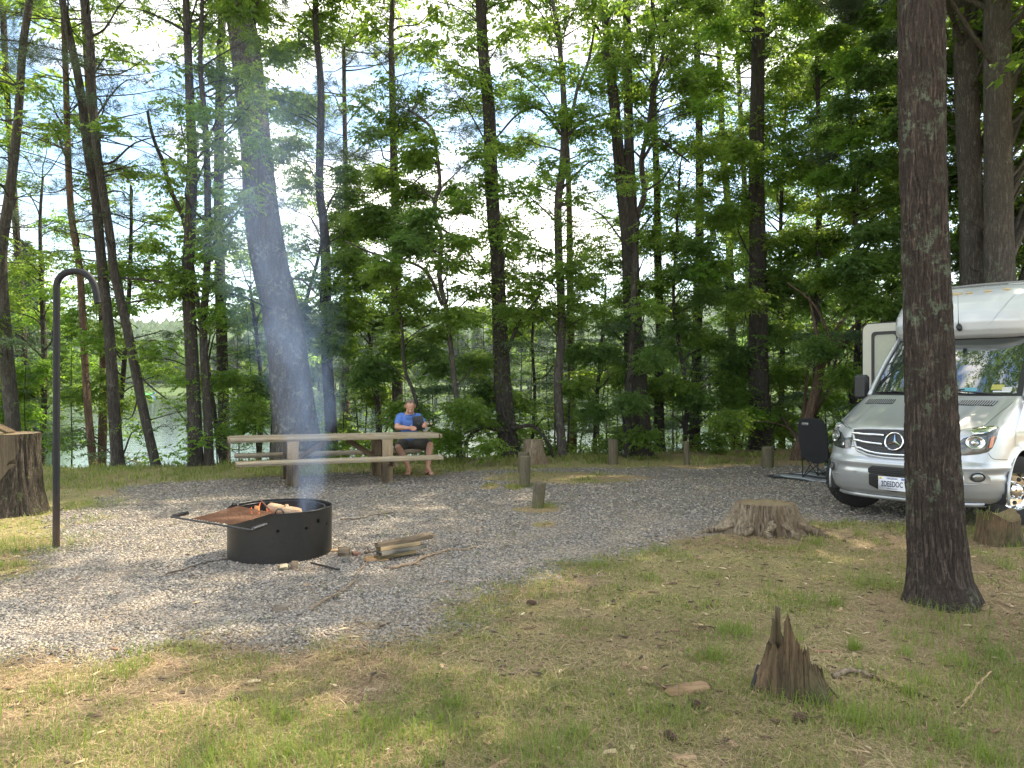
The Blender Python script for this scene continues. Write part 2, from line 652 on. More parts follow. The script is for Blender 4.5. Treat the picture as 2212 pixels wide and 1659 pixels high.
def m_ground():
    N = Nodes("ground of gravel, grass and needle litter")
    ga = N.n('ShaderNodeAttribute', attribute_name="gravel").outputs['Fac']
    la = N.n('ShaderNodeAttribute', attribute_name="litter").outputs['Fac']
    w = N.coord(world=True)
    # gravel
    cell = N.n('ShaderNodeTexVoronoi'); cell.inputs['Scale'].default_value = 62; N.link(w, cell.inputs['Vector'])
    sep = N.n('ShaderNodeSeparateColor'); N.link(cell.outputs['Color'], sep.inputs[0])
    gcol = N.ramp(sep.outputs[0], [(0, (.092, .082, .070)), (.3, (.21, .188, .162)), (.6, (.315, .282, .242)), (.85, (.395, .352, .292)), (1, (.47, .41, .32))])
    dust = N.noise(w, 1.6, 5, .6)
    gcol = N.mix(N.ramp(dust, [(.42, 0.0), (.72, .5)]), gcol, (.34, .27, .20))
    edge = N.voro(w, 62, 'DISTANCE_TO_EDGE')
    gcol = N.mix(N.ramp(edge, [(0.0, .85), (.12, 0.0)]), gcol, (.06, .055, .05))
    # soil with needles
    sa = N.noise(N.coord(world=True, scale=(1, .16, 1)), 150, 3, .7, .6)
    sb = N.noise(N.coord(world=True, scale=(.16, 1, 1)), 130, 3, .7, .6)
    s1 = N.math('MAXIMUM', N.ramp(sa, [(.45, 0.0), (.68, 1.0)]), N.ramp(sb, [(.47, 0.0), (.68, 1.0)]))
    s1 = N.math('ADD', N.math('MULTIPLY', s1, .6), N.math('MULTIPLY', N.noise(w, 40, 6, .75), .5))
    s2 = N.noise(w, 4, 5, .6)
    soil = N.mix(s1, (.05, .027, .015), (.58, .41, .245))
    soil = N.mix(N.ramp(s2, [(.4, 0.0), (.7, .6)]), soil, (.25, .20, .10))
    turf = N.mix(s1, (.045, .042, .014), (.48, .42, .17))
    base = N.mix(la, turf, soil)
    g2 = N.math('ADD', ga, N.math('MULTIPLY', N.math('SUBTRACT', N.noise(w, 14, 4, .7), .5), .5))
    gmk = N.ramp(g2, [(.42, 0.0), (.58, 1.0)])
    col = N.mix(gmk, base, gcol)
    # beyond the lake: lawn, then forest floor
    pos = N.n('ShaderNodeSeparateXYZ'); N.link(N.n('ShaderNodeNewGeometry').outputs['Position'], pos.inputs[0])
    farm = N.ramp(N.math('DIVIDE', pos.outputs['Y'], 100.0), [(.6, 0.0), (.8, 1.0)])
    hill = N.ramp(N.math('DIVIDE', pos.outputs['Y'], 1000.0), [(.35, 0.0), (.38, 1.0)])
    lawn = N.mix(N.noise(w, .12, 4), (.045, .080, .016), (.085, .125, .026))
    wood = N.mix(N.noise(w, .09, 8, .8), (.02, .045, .018), (.09, .13, .04))
    farc = N.mix(hill, lawn, wood)
    sand = N.ramp(pos.outputs['Z'], [(0.0, 1.0), (0.01, 0.0)])
    col = N.mix(farm, col, farc)
    h = N.math('MULTIPLY', gmk, N.ramp(edge, [(0.0, 0.0), (.35, 1.0)]))
    h = N.math('ADD', h, N.math('MULTIPLY', s1, .6))
    return N.done(N.bsdf(col, .92, N.bump(h, .9, .014), **{'Specular IOR Level': .25}))


tag(finish(me, "ground", m_ground(), None, True), kind='structure')

# lake
N = Nodes("lake water")
wv = N.coord(world=True, scale=(.55, 1.0, 1))
w1 = N.noise(wv, 1.6, 5, .65, .3)
w2 = N.noise(wv, 7.0, 3, .6)
hh = N.math('ADD', w1, N.math('MULTIPLY', w2, .35))
WATER = N.done(N.bsdf((.015, .035, .02), .04, N.bump(hh, .18, .07), IOR=1.33))
mb = MB()
mb.grid(np.array([[(x, y, -1.2) for x in np.linspace(-900, 900, 20)] for y in (14.5, 60, 150, 400)]))
tag(mb.build("lake_water", WATER), kind='structure')

# ------------------------------------------------------------------ loose stones of the gravel


def scatter(n, x0, x1, y0, y1):
    return rng.uniform(x0, x1, n), rng.uniform(y0, y1, n)


def in_view(x, y, margin=.12):
    return (y > 1.6) & (np.abs(x) < y * (.666 + margin) + .4)


def stones():
    X = []; S = []
    for y0, y1, dens, s0, s1 in ((4.2, 5.6, 6000, .0038, .0098), (5.6, 7.2, 4200, .0042, .0105), (7.2, 9.2, 2000, .005, .0115), (9.2, 13, 420, .008, .016), (13, 17, 80, .010, .02)):
        hw = y1 * .8
        n = int(dens * 2 * hw * (y1 - y0))
        x, y = scatter(n, -hw, hw, y0, y1)
        k = in_view(x, y, .1)
        x, y = x[k], y[k]
        m = gravel_mask(x, y)
        k = rng.random(len(x)) < m
        X.append(np.stack([x[k], y[k]], 1)); S.append(rng.uniform(s0, s1, k.sum()))
    X = np.concatenate(X); S = np.concatenate(S)
    # stray stones in the turf
    n = len(X)
    z = terrain(X[:, 0], X[:, 1]) + S * .15
    base = np.array([(-1, -1, -1), (1, -1, -1), (1, 1, -1), (-1, 1, -1), (-1, -1, 1), (1, -1, 1), (1, 1, 1), (-1, 1, 1)], float)
    V = base[None] * (1 + rng.uniform(-.45, .25, (n, 8, 3)))
    V = V * np.stack([rng.uniform(.8, 1.3, n), rng.uniform(.55, 1.0, n), rng.uniform(.3, .65, n)], 1)[:, None]
    a = rng.uniform(0, 2 * np.pi, n)
    tilt = rng.uniform(-.5, .5, n)
    c, s = np.cos(tilt), np.sin(tilt)
    y_, z_ = V[..., 1] * c[:, None] - V[..., 2] * s[:, None], V[..., 1] * s[:, None] + V[..., 2] * c[:, None]
    x_ = V[..., 0]
    c, s = np.cos(a)[:, None], np.sin(a)[:, None]
    V = np.stack([x_ * c - y_ * s, x_ * s + y_ * c, z_], -1) * S[:, None, None]
    V += np.concatenate([X, z[:, None]], 1)[:, None]
    fc = np.array([[0, 3, 2, 1], [4, 5, 6, 7], [0, 1, 5, 4], [1, 2, 6, 5], [2, 3, 7, 6], [3, 0, 4, 7]])
    Fc = (np.arange(n)[:, None, None] * 8 + fc[None]).reshape(-1, 4)
    me = bpy.data.meshes.new("gravel")
    fast_mesh(me, V.reshape(-1, 3), Fc)
    N = Nodes("crushed grey stone")
    r = N.n('ShaderNodeNewGeometry').outputs['Random Per Island']
    c = N.ramp(r, [(0, (.082, .073, .065)), (.3, (.19, .171, .151)), (.6, (.285, .256, .222)), (.88, (.368, .33, .276)), (.96, (.47, .42, .34)), (1, (.36, .23, .13))])
    c = N.mix(N.math('MULTIPLY', N.ramp(N.noise(N.coord(world=True), 1.6, 5, .6), [(.42, 0.0), (.72, .45)]), 1.0), c, (.36, .28, .20))
    tag(finish(me, "gravel", N.done(N.bsdf(c, .85, None, **{'Specular IOR Level': .3}))), kind='stuff')


stones()


def blades(name, X, H_, W_, mat, lean=.5, flat=False, seg=True):
    n = len(X)
    a = rng.uniform(0, 2 * np.pi, n)
    d = np.stack([np.cos(a), np.sin(a), np.zeros(n)], 1)
    s = np.stack([-np.sin(a), np.cos(a), np.zeros(n)], 1) * W_[:, None] / 2
    if flat:
        dz = rng.uniform(-.02, .22, n)
        mid = X + d * (H_ * .5)[:, None] + np.stack([np.zeros(n), np.zeros(n), H_ * .5 * dz + .006], 1) + s * rng.uniform(-6, 6, n)[:, None]
        tip = X + d * H_[:, None] + np.stack([np.zeros(n), np.zeros(n), H_ * dz * .5 + .004], 1)
        V = np.stack([X - s, X + s, mid - s, mid + s, tip], 1)
    else:
        l1 = rng.uniform(.05, lean, n)[:, None]
        up = np.array([0, 0, 1.0])
        mid = X + (d * l1 * .35 + up * .6) * H_[:, None]
        tip = X + (d * l1 * 1.1 + up * (1 - .35 * l1)) * H_[:, None]
        V = np.stack([X - s, X + s, mid - s * .75, mid + s * .75, tip], 1)
    fc = np.array([[0, 1, 3], [0, 3, 2], [2, 3, 4]])
    Fc = (np.arange(n)[:, None, None] * 5 + fc[None]).reshape(-1, 3)
    me = bpy.data.meshes.new(name)
    fast_mesh(me, V.reshape(-1, 3), Fc)
    return tag(finish(me, name, mat), kind='stuff')


def grass_points(dens, y0, y1, clump_sc, thr, seed, hwf=.8):
    hw = y1 * hwf
    n = int(dens * 2 * hw * (y1 - y0))
    x, y = scatter(n, -hw, hw, y0, y1)
    k = in_view(x, y, .1)
    x, y = x[k], y[k]
    m = 1 - gravel_mask(x, y) * .985
    c = sstep(thr - .1, thr + .12, n2(x, y, clump_sc, seed, 3) * .65 + n2(x, y, .55, seed + 5, 2) * .35 + .06 * sstep(3.0, 0, y - 3) + .05 * (x < 0))
    k = rng.random(len(x)) < m * (c * .95 + .05)
    x, y, c = x[k], y[k], c[k]
    z = terrain(x, y)
    return np.stack([x, y, z - .004], 1), c


gp = []; gh = []; gw = []
for y0, y1, d, h0, h1, w0 in ((2.0, 3.6, 7000, .012, .05, .0024), (3.6, 5.2, 5600, .014, .055, .003), (5.2, 7.5, 2600, .018, .06, .0045), (7.5, 11, 950, .025, .08, .007), (11, 15, 620, .03, .10, .010), (15, 21, 480, .04, .17, .013)):
    p, c = grass_points(d, y0, y1, 2.6, .53, 41)
    gp.append(p); gh.append(rng.uniform(h0, h1, len(p)) * (.55 + .7 * c)); gw.append(rng.uniform(.7, 1.4, len(p)) * w0)
blades("grass", np.concatenate(gp), np.concatenate(gh), np.concatenate(gw), GRASS, 1.3)
# denser tufts
tp = []
for px, py, r, n in ((1890, 1265, .16, 500), (1590, 1375, .08, 260), (1420, 1545, .14, 300), (1870, 1560, .12, 220), (720, 1620, .20, 700), (480, 1640, .2, 600),
                     (1960, 1580, .16, 150), (2140, 1520, .25, 320), (2180, 1400, .25, 350), (1180, 1640, .15, 400), (90, 1610, .18, 400), (940, 1580, .12, 250),
                     (1690, 1520, .2, 200), (1760, 1530, .1, 160), (1540, 1430, .06, 160), (1740, 1300, .10, 200), (205, 1090, .25, 400), (60, 1180, .3, 600), (1180, 1095, .10, 160), (1135, 1052, .12, 160), (2050, 1330, .18, 300)):
    g = G(px, py)
    q = rng.normal(0, r, (n, 2)) + g[:2]
    tp.append(np.concatenate([q, terrain(q[:, 0], q[:, 1])[:, None] - .004], 1))
for _ in range(420):
    y_ = 2.2 + 6.5 * rng.random() ** 1.4; x_ = rng.uniform(-.75, .75) * y_
    if gravel_mask(x_, y_)[0] > .5 or n2(x_, y_, .9, 44, 2)[0] < .44: continue
    nn_ = int(rng.uniform(25, 90))
    q = rng.normal(0, rng.uniform(.02, .07), (nn_, 2)) + [x_, y_]
    tp.append(np.concatenate([q, terrain(q[:, 0], q[:, 1])[:, None] - .004], 1))
tp = np.concatenate(tp)
blades("grass_tufts", tp, rng.uniform(.04, .13, len(tp)), rng.uniform(.002, .0045, len(tp)), m_leaf("tuft blades", (.09, .15, .025), (.22, .27, .05), (.18, .30, .03), (.36, .44, .07), .4, .5), 1.2)
sp = []; sh = []; sw = []
for y0, y1, d, w0 in ((2.0, 3.6, 6500, .0022), (3.6, 5.2, 4600, .0028), (5.2, 8, 2000, .004), (8, 15, 260, .007)):
    hw = y1 * .8
    n = int(d * 2 * hw * (y1 - y0))
    x, y = scatter(n, -hw, hw, y0, y1)
    k = in_view(x, y, .1); x, y = x[k], y[k]
    k = rng.random(len(x)) < (1 - gravel_mask(x, y) * .99) * (.35 + .65 * n2(x, y, 1.1, 77, 3))
    x, y = x[k], y[k]
    sp.append(np.stack([x, y, terrain(x, y) + .002 + rng.random(len(x)) * .008], 1)); sh.append(rng.uniform(.03, .11, len(x))); sw.append(rng.uniform(.7, 1.3, len(x)) * w0)
blades("dry_pine_needles", np.concatenate(sp), np.concatenate(sh), np.concatenate(sw), STRAW, flat=True)

# clover and small broad weeds


def leaf_mesh(name, pos, dirs, L, Wd, mats, parent=None, normal_jit=.5, midx=None, droop=None):
    """rhombic folded leaves; pos (n,3), dirs (n,3)"""
    n = len(pos)
    d = dirs / (np.linalg.norm(dirs, axis=1)[:, None] + 1e-9)
    up = np.array([0, 0, 1.0]) + rng.normal(0, normal_jit, (n, 3))
    s = np.cross(d, up); s /= np.linalg.norm(s, axis=1)[:, None] + 1e-9
    nn = np.cross(s, d)
    L = np.broadcast_to(L, (n,))[:, None]; Wd = np.broadcast_to(Wd, (n,))[:, None]
    mid = pos + d * L * .42
    V = np.stack([pos, mid + s * Wd / 2 + nn * Wd * .12, pos + d * L - nn * L * .10, mid - s * Wd / 2 + nn * Wd * .12], 1)
    fc = np.array([[0, 1, 2], [0, 2, 3]])
    Fc = (np.arange(n)[:, None, None] * 4 + fc[None]).reshape(-1, 3)
    me = bpy.data.meshes.new(name)
    mi = None
    if midx is not None: mi = np.repeat(midx, 2)
    fast_mesh(me, V.reshape(-1, 3), Fc, mi)
    return finish(me, name, mats, parent)


n = 16000
x, y = scatter(n, -10, 10, 2.1, 9)
k = in_view(x, y) & (rng.random(n) < (1 - gravel_mask(x, y)) * sstep(.5, .62, n2(x, y, 1.7, 91, 3)))
x, y = x[k], y[k]
a = rng.uniform(0, 6.28, len(x))
o = leaf_mesh("clover", np.stack([x, y, terrain(x, y) + rng.uniform(.008, .03, len(x))], 1), np.stack([np.cos(a), np.sin(a), rng.uniform(-.2, .5, len(x))], 1), rng.uniform(.010, .024, len(x)), rng.uniform(.009, .018, len(x)), LEAF_BRIGHT)
tag(o, kind='stuff')

# bark flakes, chips and dead leaves lying about
n = 9000
x, y = scatter(n, -8, 8, 2.1, 9)
k = in_view(x, y) & (rng.random(n) < 1 - .93 * gravel_mask(x, y)); x, y = x[k], y[k]
n = len(x)
base = np.array([(-1, -.3, 0), (-.4, -.5, .1), (.8, -.35, 0), (1, .2, .05), (.1, .5, .12), (-.8, .4, 0)])
V = base[None] * (1 + rng.uniform(-.4, .3, (n, 6, 3)))
S = np.minimum(rng.gamma(1.3, .011, n) + .004, .036)
V = V * np.stack([S, S * rng.uniform(.35, .9, n), S * .8], 1)[:, None]
a = rng.uniform(0, 6.28, n); c, s = np.cos(a)[:, None], np.sin(a)[:, None]
V = np.stack([V[..., 0] * c - V[..., 1] * s, V[..., 0] * s + V[..., 1] * c, V[..., 2] + rng.uniform(.004, .02, n)[:, None]], -1)
V += np.stack([x, y, terrain(x, y)], 1)[:, None]
V2 = V - np.array([0, 0, .003])
VV = np.concatenate([V, V2], 1)
top = [[0, 1, 2], [0, 2, 3], [0, 3, 4], [0, 4, 5]]
bot = [[8, 7, 6], [9, 8, 6], [10, 9, 6], [11, 10, 6]]
side = []
for q in range(6):
    q2 = (q + 1) % 6
    side += [[q, 6 + q, 6 + q2], [q, 6 + q2, q2]]
fc = np.array(top + bot + side)
Fc = (np.arange(n)[:, None, None] * 12 + fc[None]).reshape(-1, 3)
me = bpy.data.meshes.new("bark_chips")
fast_mesh(me, VV.reshape(-1, 3), Fc)
N = Nodes("bark and wood chips")
r = N.n('ShaderNodeNewGeometry').outputs['Random Per Island']
c = N.ramp(r, [(0, (.035, .02, .014)), (.55, (.11, .06, .035)), (.78, (.28, .16, .09)), (.88, (.50, .36, .20)), (1, (.66, .54, .36))])
tag(finish(me, "bark_chips", N.done(N.bsdf(c, .8))), kind='stuff')

# ------------------------------------------------------------------ trees
# kind p = pine, l = broadleaf, b = trunk that carries both
TREES = [
    # name, kind, depth, bark, [(px, py, width px)...] from the base up, label
    ('pine_tree', 'p', 16.5, BARK_PINE, [(27, 905, 30), (12, 740, 27), (2, 560, 24), (20, 420, 21), (38, 250, 17), (48, 100, 15), (62, 0, 14)], 'leaning pine trunk at the far left edge behind the tall stump'),
    ('pine_tree', 'p', 16.0, BARK_WARM, [(202, 1011, 17), (187, 846, 15), (175, 628, 14), (169, 560, 14), (155, 476, 14), (147, 357, 13), (141, 159, 12), (135, 0, 11)], 'slim pine just right of the black hook pole, first of the lakeside row'),
    ('pine_tree', 'p', 17.5, BARK_WARM, [(220, 1008, 18), (224, 787, 17), (217, 549, 16), (206, 430, 14), (200, 300, 12), (188, 180, 10), (176, 0, 8)], 'straight pine with sunlit reddish bark behind the hanging hook'),
    ('pine_tree', 'p', 15.2, BARK_DARK, [(256, 1013, 27), (248, 906, 24), (238, 747, 22), (222, 595, 21), (214, 516, 21), (206, 417, 20), (191, 337, 19), (181, 258, 18), (169, 171, 17), (149, 79, 16), (133, 0, 14)], 'dark pine curving left as it rises, second from the hook pole'),
    ('broadleaf_tree', 'l', 17.0, BARK_DARK, [(258, 905, 11), (270, 760, 10), (279, 620, 9), (283, 480, 7), (282, 400, 5)], 'thin bare stem between the curved pine and the leaning pine'),
    ('pine_tree', 'p', 15.0, BARK_DARK, [(340, 1016, 21), (314, 906, 20), (294, 807, 20), (278, 727, 19), (258, 640, 19), (244, 575, 18), (238, 516, 18), (222, 417, 18), (208, 318, 17), (198, 198, 17), (194, 99, 17), (183, 0, 16)], 'pine leaning strongly left over the open water'),
    ('broadleaf_tree', 'l', 15.0, BARK_DARK, [(424, 1016, 33), (420, 900, 29), (413, 747, 27), (405, 600, 25), (409, 516, 24), (415, 357, 22), (409, 198, 18), (401, 0, 14)], 'thick dark trunk with vine leaves, left one of the close pair'),
    ('broadleaf_tree', 'l', 15.0, BARK_DARK, [(452, 1012, 21), (449, 900, 18), (441, 770, 17), (440, 690, 16), (448, 549, 15), (447, 357, 14), (440, 238, 12), (432, 139, 10), (436, 0, 8)], 'slim wavy trunk, right one of the close pair'),
    ('broadleaf_tree', 'l', 16.5, BARK_DARK, [(443, 760, 10), (425, 640, 10), (412, 560, 10), (395, 470, 9), (372, 420, 9), (345, 330, 8), (330, 300, 7), (318, 240, 6)], 'crooked dark stem slanting up to the left through the leaves'),
    ('pine_tree', 'p', 19.0, BARK_DARK, [(484, 905, 24), (480, 771, 23), (474, 549, 22), (472, 400, 21), (476, 119, 18), (480, 0, 16)], 'straight pine behind the close pair of trunks'),
    ('leaning_tree', 'b', 15.6, BARK_BIG, [(645, 985, 112), (640, 933, 98), (631, 850, 88), (619, 747, 84), (604, 660, 78), (587, 590, 76), (574, 520, 75), (562, 430, 70), (556, 357, 65), (546, 250, 62), (537, 160, 63), (528, 100, 60), (514, 0, 57)], 'massive leaning tree behind the picnic table with pale lichen bark'),
    ('broadleaf_tree', 'l', 17.5, BARK_DARK, [(600, 960, 10), (590, 860, 9), (640, 790, 9), (652, 740, 9), (662, 650, 8), (684, 570, 7), (700, 500, 5)], 'thin dark stem bending beside the massive leaning tree'),
    ('pine_tree', 'b', 17.0, BARK_DARK, [(716, 950, 27), (712, 860, 25), (706, 767, 24), (703, 549, 21), (698, 470, 19), (690, 397, 18), (693, 198, 15), (683, 79, 13), (680, 0, 12)], 'upright dark trunk just right of the massive leaning tree'),
    ('pine_tree', 'p', 19.0, BARK_WARM, [(747, 950, 18), (746, 800, 17), (748, 640, 14), (750, 500, 12), (745, 300, 10), (742, 100, 8)], 'reddish slim trunk standing behind the middle of the picnic table'),
    ('pine_tree', 'p', 17.5, BARK_PINE, [(862, 985, 24), (858, 820, 23), (855, 650, 22), (856, 516, 20), (852, 397, 18), (848, 238, 15), (845, 79, 12), (848, 0, 10)], 'pine with whorls of bare upper branches behind the seated man'),
    ('broadleaf_tree', 'l', 15.6, BARK_DARK, [(930, 1010, 9), (918, 960, 8), (905, 890, 8), (888, 830, 8), (872, 790, 7), (868, 700, 6), (850, 600, 5)], 'slender crooked stem rising behind the seated man'),
    ('broadleaf_tree', 'l', 16.0, BARK_PINE, [(992, 997, 16), (990, 900, 13), (980, 807, 12), (964, 668, 11), (949, 600, 11), (954, 520, 10), (948, 490, 10), (936, 455, 9), (950, 400, 8), (945, 345, 8), (932, 270, 7), (907, 254, 6), (880, 235, 4)], 'slim tree with a snaking upper stem right of the seated man'),
    ('vine_clad_tree', 'b', 17.0, BARK_DARK, [(1100, 985, 50), (1095, 920, 42), (1086, 826, 37), (1078, 668, 32), (1074, 549, 30), (1066, 476, 29), (1060, 357, 28), (1056, 238, 27), (1044, 119, 24), (1038, 0, 22)], 'large vine clad tree behind the short post line'),
    ('broadleaf_tree', 'l', 16.8, BARK_PINE, [(1216, 990, 23), (1210, 920, 20), (1205, 826, 19), (1213, 727, 18), (1211, 620, 18), (1207, 549, 17), (1206, 437, 17), (1215, 370, 17), (1219, 300, 16), (1217, 198, 13), (1205, 60, 10), (1193, 0, 9)], 'slender swaying tree with scaly bark right of the tall flat stump'),
    ('pine_tree', 'p', 20.0, BARK_WARM, [(1236, 966, 19), (1233, 767, 17), (1231, 600, 15), (1229, 417, 12), (1222, 250, 9), (1212, 100, 6)], 'reddish pine half hidden behind the slender swaying tree'),
    ('twin_stem_tree', 'b', 17.4, BARK_DARK, [(1382, 982, 62), (1377, 900, 52), (1372, 787, 45), (1364, 628, 38), (1360, 520, 36), (1348, 430, 30), (1339, 357, 27), (1328, 238, 24), (1316, 119, 20), (1304, 0, 18)], 'thick tree that splits into two stems, tallest in the middle right'),
    ('broadleaf_tree', 'l', 16.8, BARK_DARK, [(1372, 560, 13), (1376, 470, 13), (1392, 420, 12), (1386, 349, 11), (1400, 280, 10), (1412, 190, 9), (1432, 119, 8), (1440, 0, 6)], 'dark curvy limb stem climbing beside the two stemmed tree'),
    ('broadleaf_tree', 'b', 19.0, BARK_DARK, [(1426, 978, 22), (1423, 826, 20), (1427, 747, 20), (1421, 560, 17), (1419, 397, 15), (1412, 200, 12), (1410, 0, 9)], 'plain upright trunk right behind the two stemmed tree'),
    ('broadleaf_tree', 'l', 18.2, BARK_DARK, [(1478, 975, 10), (1483, 850, 9), (1466, 740, 8), (1455, 640, 7), (1462, 500, 6), (1470, 350, 4)], 'thin snaking stem left of the narrow post'),
    ('pine_tree', 'p', 20.5, BARK_DARK, [(1500, 972, 24), (1505, 760, 22), (1511, 544, 19), (1511, 317, 16), (1507, 159, 14), (1505, 0, 12)], 'straight grey trunk behind the narrow post'),
    ('pine_tree', 'p', 22.0, BARK_PINE, [(1590, 960, 20), (1582, 740, 18), (1573, 456, 15), (1563, 337, 14), (1557, 198, 12), (1550, 0, 10)], 'distant slim pine between the narrow post and the thick right trunk'),
    ('pine_tree', 'p', 23.0, BARK_PINE, [(1628, 958, 16), (1620, 700, 14), (1610, 437, 12), (1594, 119, 9), (1590, 0, 8)], 'slim grey pine almost touching the thick right trunk'),
    ('pine_tree', 'b', 18.9, BARK_DARK, [(1645, 980, 56), (1642, 900, 47), (1639, 800, 42), (1637, 556, 36), (1634, 397, 33), (1636, 198, 29), (1640, 40, 26), (1641, 0, 25)], 'thick dark trunk behind the short mossy post on the right'),
    ('broadleaf_tree', 'l', 20.5, BARK_DARK, [(1690, 972, 14), (1688, 850, 12), (1690, 740, 11), (1686, 560, 9), (1690, 380, 7), (1700, 200, 5)], 'slender dark trunk between the thick trunk and the folding chair'),
    ('broadleaf_tree', 'l', 17.0, BARK_DARK, [(1838, 960, 13), (1852, 760, 12), (1854, 635, 11), (1850, 516, 10), (1840, 317, 8), (1830, 150, 6), (1826, 0, 4)], 'young dark maple standing in the deep shade behind the camper'),
    ('bent_tree', 'l', 16.2, BARK_WARM, [(1724, 985, 30), (1732, 950, 24), (1754, 878, 22), (1768, 820, 20), (1774, 786, 20), (1788, 755, 19), (1810, 741, 18), (1849, 722, 16), (1890, 712, 14), (1925, 680, 11), (1960, 640, 9)], 'bent tree arching right over the black folding chair'),
    ('front_tree', 'b', 5.55, BARK_FRONT, [(2032, 1332, 150), (2034, 1290, 140), (2028, 1234, 122), (2019, 1110, 111), (2017, 1052, 109), (2013, 980, 105), (2011, 893, 102), (2005, 735, 94), (1999, 555, 91), (1996, 400, 90), (1993, 240, 90), (1990, 0, 88)], 'big furrowed trunk in the foreground standing in front of the camper'),
    ('pine_tree', 'b', 14.5, BARK_PINE, [(2101, 640, 50), (2099, 476, 46), (2090, 238, 47), (2083, 0, 46)], 'grey trunk just right of the foreground trunk behind the camper'),
    ('pine_tree', 'b', 13.2, BARK_PINE, [(2160, 640, 60), (2157, 476, 57), (2156, 238, 53), (2156, 0, 52)], 'lichen spotted trunk at the right edge behind the camper'),
    ('broadleaf_tree', 'l', 19.0, BARK_DARK, [(1760, 960, 15), (1765, 700, 13), (1770, 400, 11), (1765, 100, 8)], 'shaded straight trunk behind the bent tree'),
    ('broadleaf_tree', 'l', 18.0, BARK_DARK, [(92, 965, 13), (96, 800, 12), (90, 620, 10), (86, 480, 7), (92, 380, 5)], 'thin leafy tree between the tall stump and the black hook pole'),
    ('pine_tree', 'p', 20.0, BARK_DARK, [(30, 430, 14), (14, 200, 12), (4, 0, 12)], 'dark pine trunk cut by the top left corner'),
    ('broadleaf_tree', 'l', 18.5, BARK_DARK, [(560, 975, 12), (566, 860, 10), (556, 740, 8), (540, 620, 6)], 'shrubby low tree by the water left of the picnic table'),
    ('broadleaf_tree', 'l', 17.5, BARK_DARK, [(822, 990, 11), (818, 880, 10), (806, 780, 8), (790, 680, 6), (770, 590, 5)], 'low dark stem between the table braces and the seated man'),
    ('broadleaf_tree', 'l', 18.5, BARK_DARK, [(1285, 975, 9), (1290, 850, 8), (1300, 740, 7), (1310, 600, 5)], 'thin understory tree behind the leftmost post on the grass strip'),
    ('broadleaf_tree', 'l', 18.5, BARK_DARK, [(1148, 975, 8), (1155, 850, 7), (1150, 720, 6), (1168, 600, 5)], 'thin understory tree right of the vine clad tree'),
    ('broadleaf_tree', 'l', 14.0, BARK_DARK, [(2120, 900, 10), (2110, 700, 9), (2125, 560, 7), (2130, 480, 5)], 'leafy sapling rising behind the camper roof'),
]


def rings(mb, pts, rad, n, amp, seed, flare=None, bark=0.0):
    """horizontal rings along a steep trunk, with bark relief"""
    pts = np.asarray(pts, float)
    a = np.linspace(0, 2 * np.pi, n, endpoint=False)
    k = len(pts)
    A = np.tile(a, k); K = np.repeat(np.arange(k), n)
    z = pts[K, 2]
    r = rad[K]
    q = np.stack([np.cos(A) * 1.6, np.sin(A) * 1.6, z * .9 + seed], 1)
    rr = r * (1 + (vnoise(q, seed) - .5) * amp)
    if flare is not None:
        lob = .5 + .5 * np.cos(A * flare[1] + seed + .8 * np.sin(A * 2 + seed))
        h = np.clip((z - pts[0, 2]) / flare[0], 0, 1)
        rr = rr * (1 + flare[2] * (1 - h) ** 2 * (.35 + lob))
    if bark > 0:
        per = np.round(2 * np.pi * rad.mean() / .035)
        wob = (vnoise(np.stack([np.cos(A) * 3, np.sin(A) * 3, z * 5], 1), seed + 3) - .5) * 1.6
        u = A * per / (2 * np.pi) + wob
        cellz = vnoise(np.stack([np.floor(u) * 7.3, z * 6.0, z * 0], 1), seed + 5)
        plate = np.abs((u % 1.0) - .5) * 2
        ridge = 1 - np.clip((plate - .62) / .38, 0, 1)
        brk = sstep(.30, .42, cellz)
        fine = fbm(np.stack([A * rad.mean() * 60, z * 22, z * 0], 1), 3, seed)
        rr = rr + bark * ((ridge * (.45 + .55 * brk)) - .6) + bark * .7 * (fine - .5)
    V = np.stack([pts[K, 0] + rr * np.cos(A), pts[K, 1] + rr * np.sin(A), z], 1).reshape(k, n, 3)
    mb.grid(V, wrap=True)
    mb.add(V[-1], [list(range(n))])
    return mb


def resample(pts, step):
    pts = np.asarray(pts, float)
    d = np.concatenate([[0], np.cumsum(np.linalg.norm(np.diff(pts[:, :3], axis=0), axis=1))])
    s = np.linspace(0, d[-1], max(4, int(d[-1] / step)))
    return np.stack([np.interp(s, d, pts[:, i]) for i in range(pts.shape[1])], 1)


class Tree:
    pass


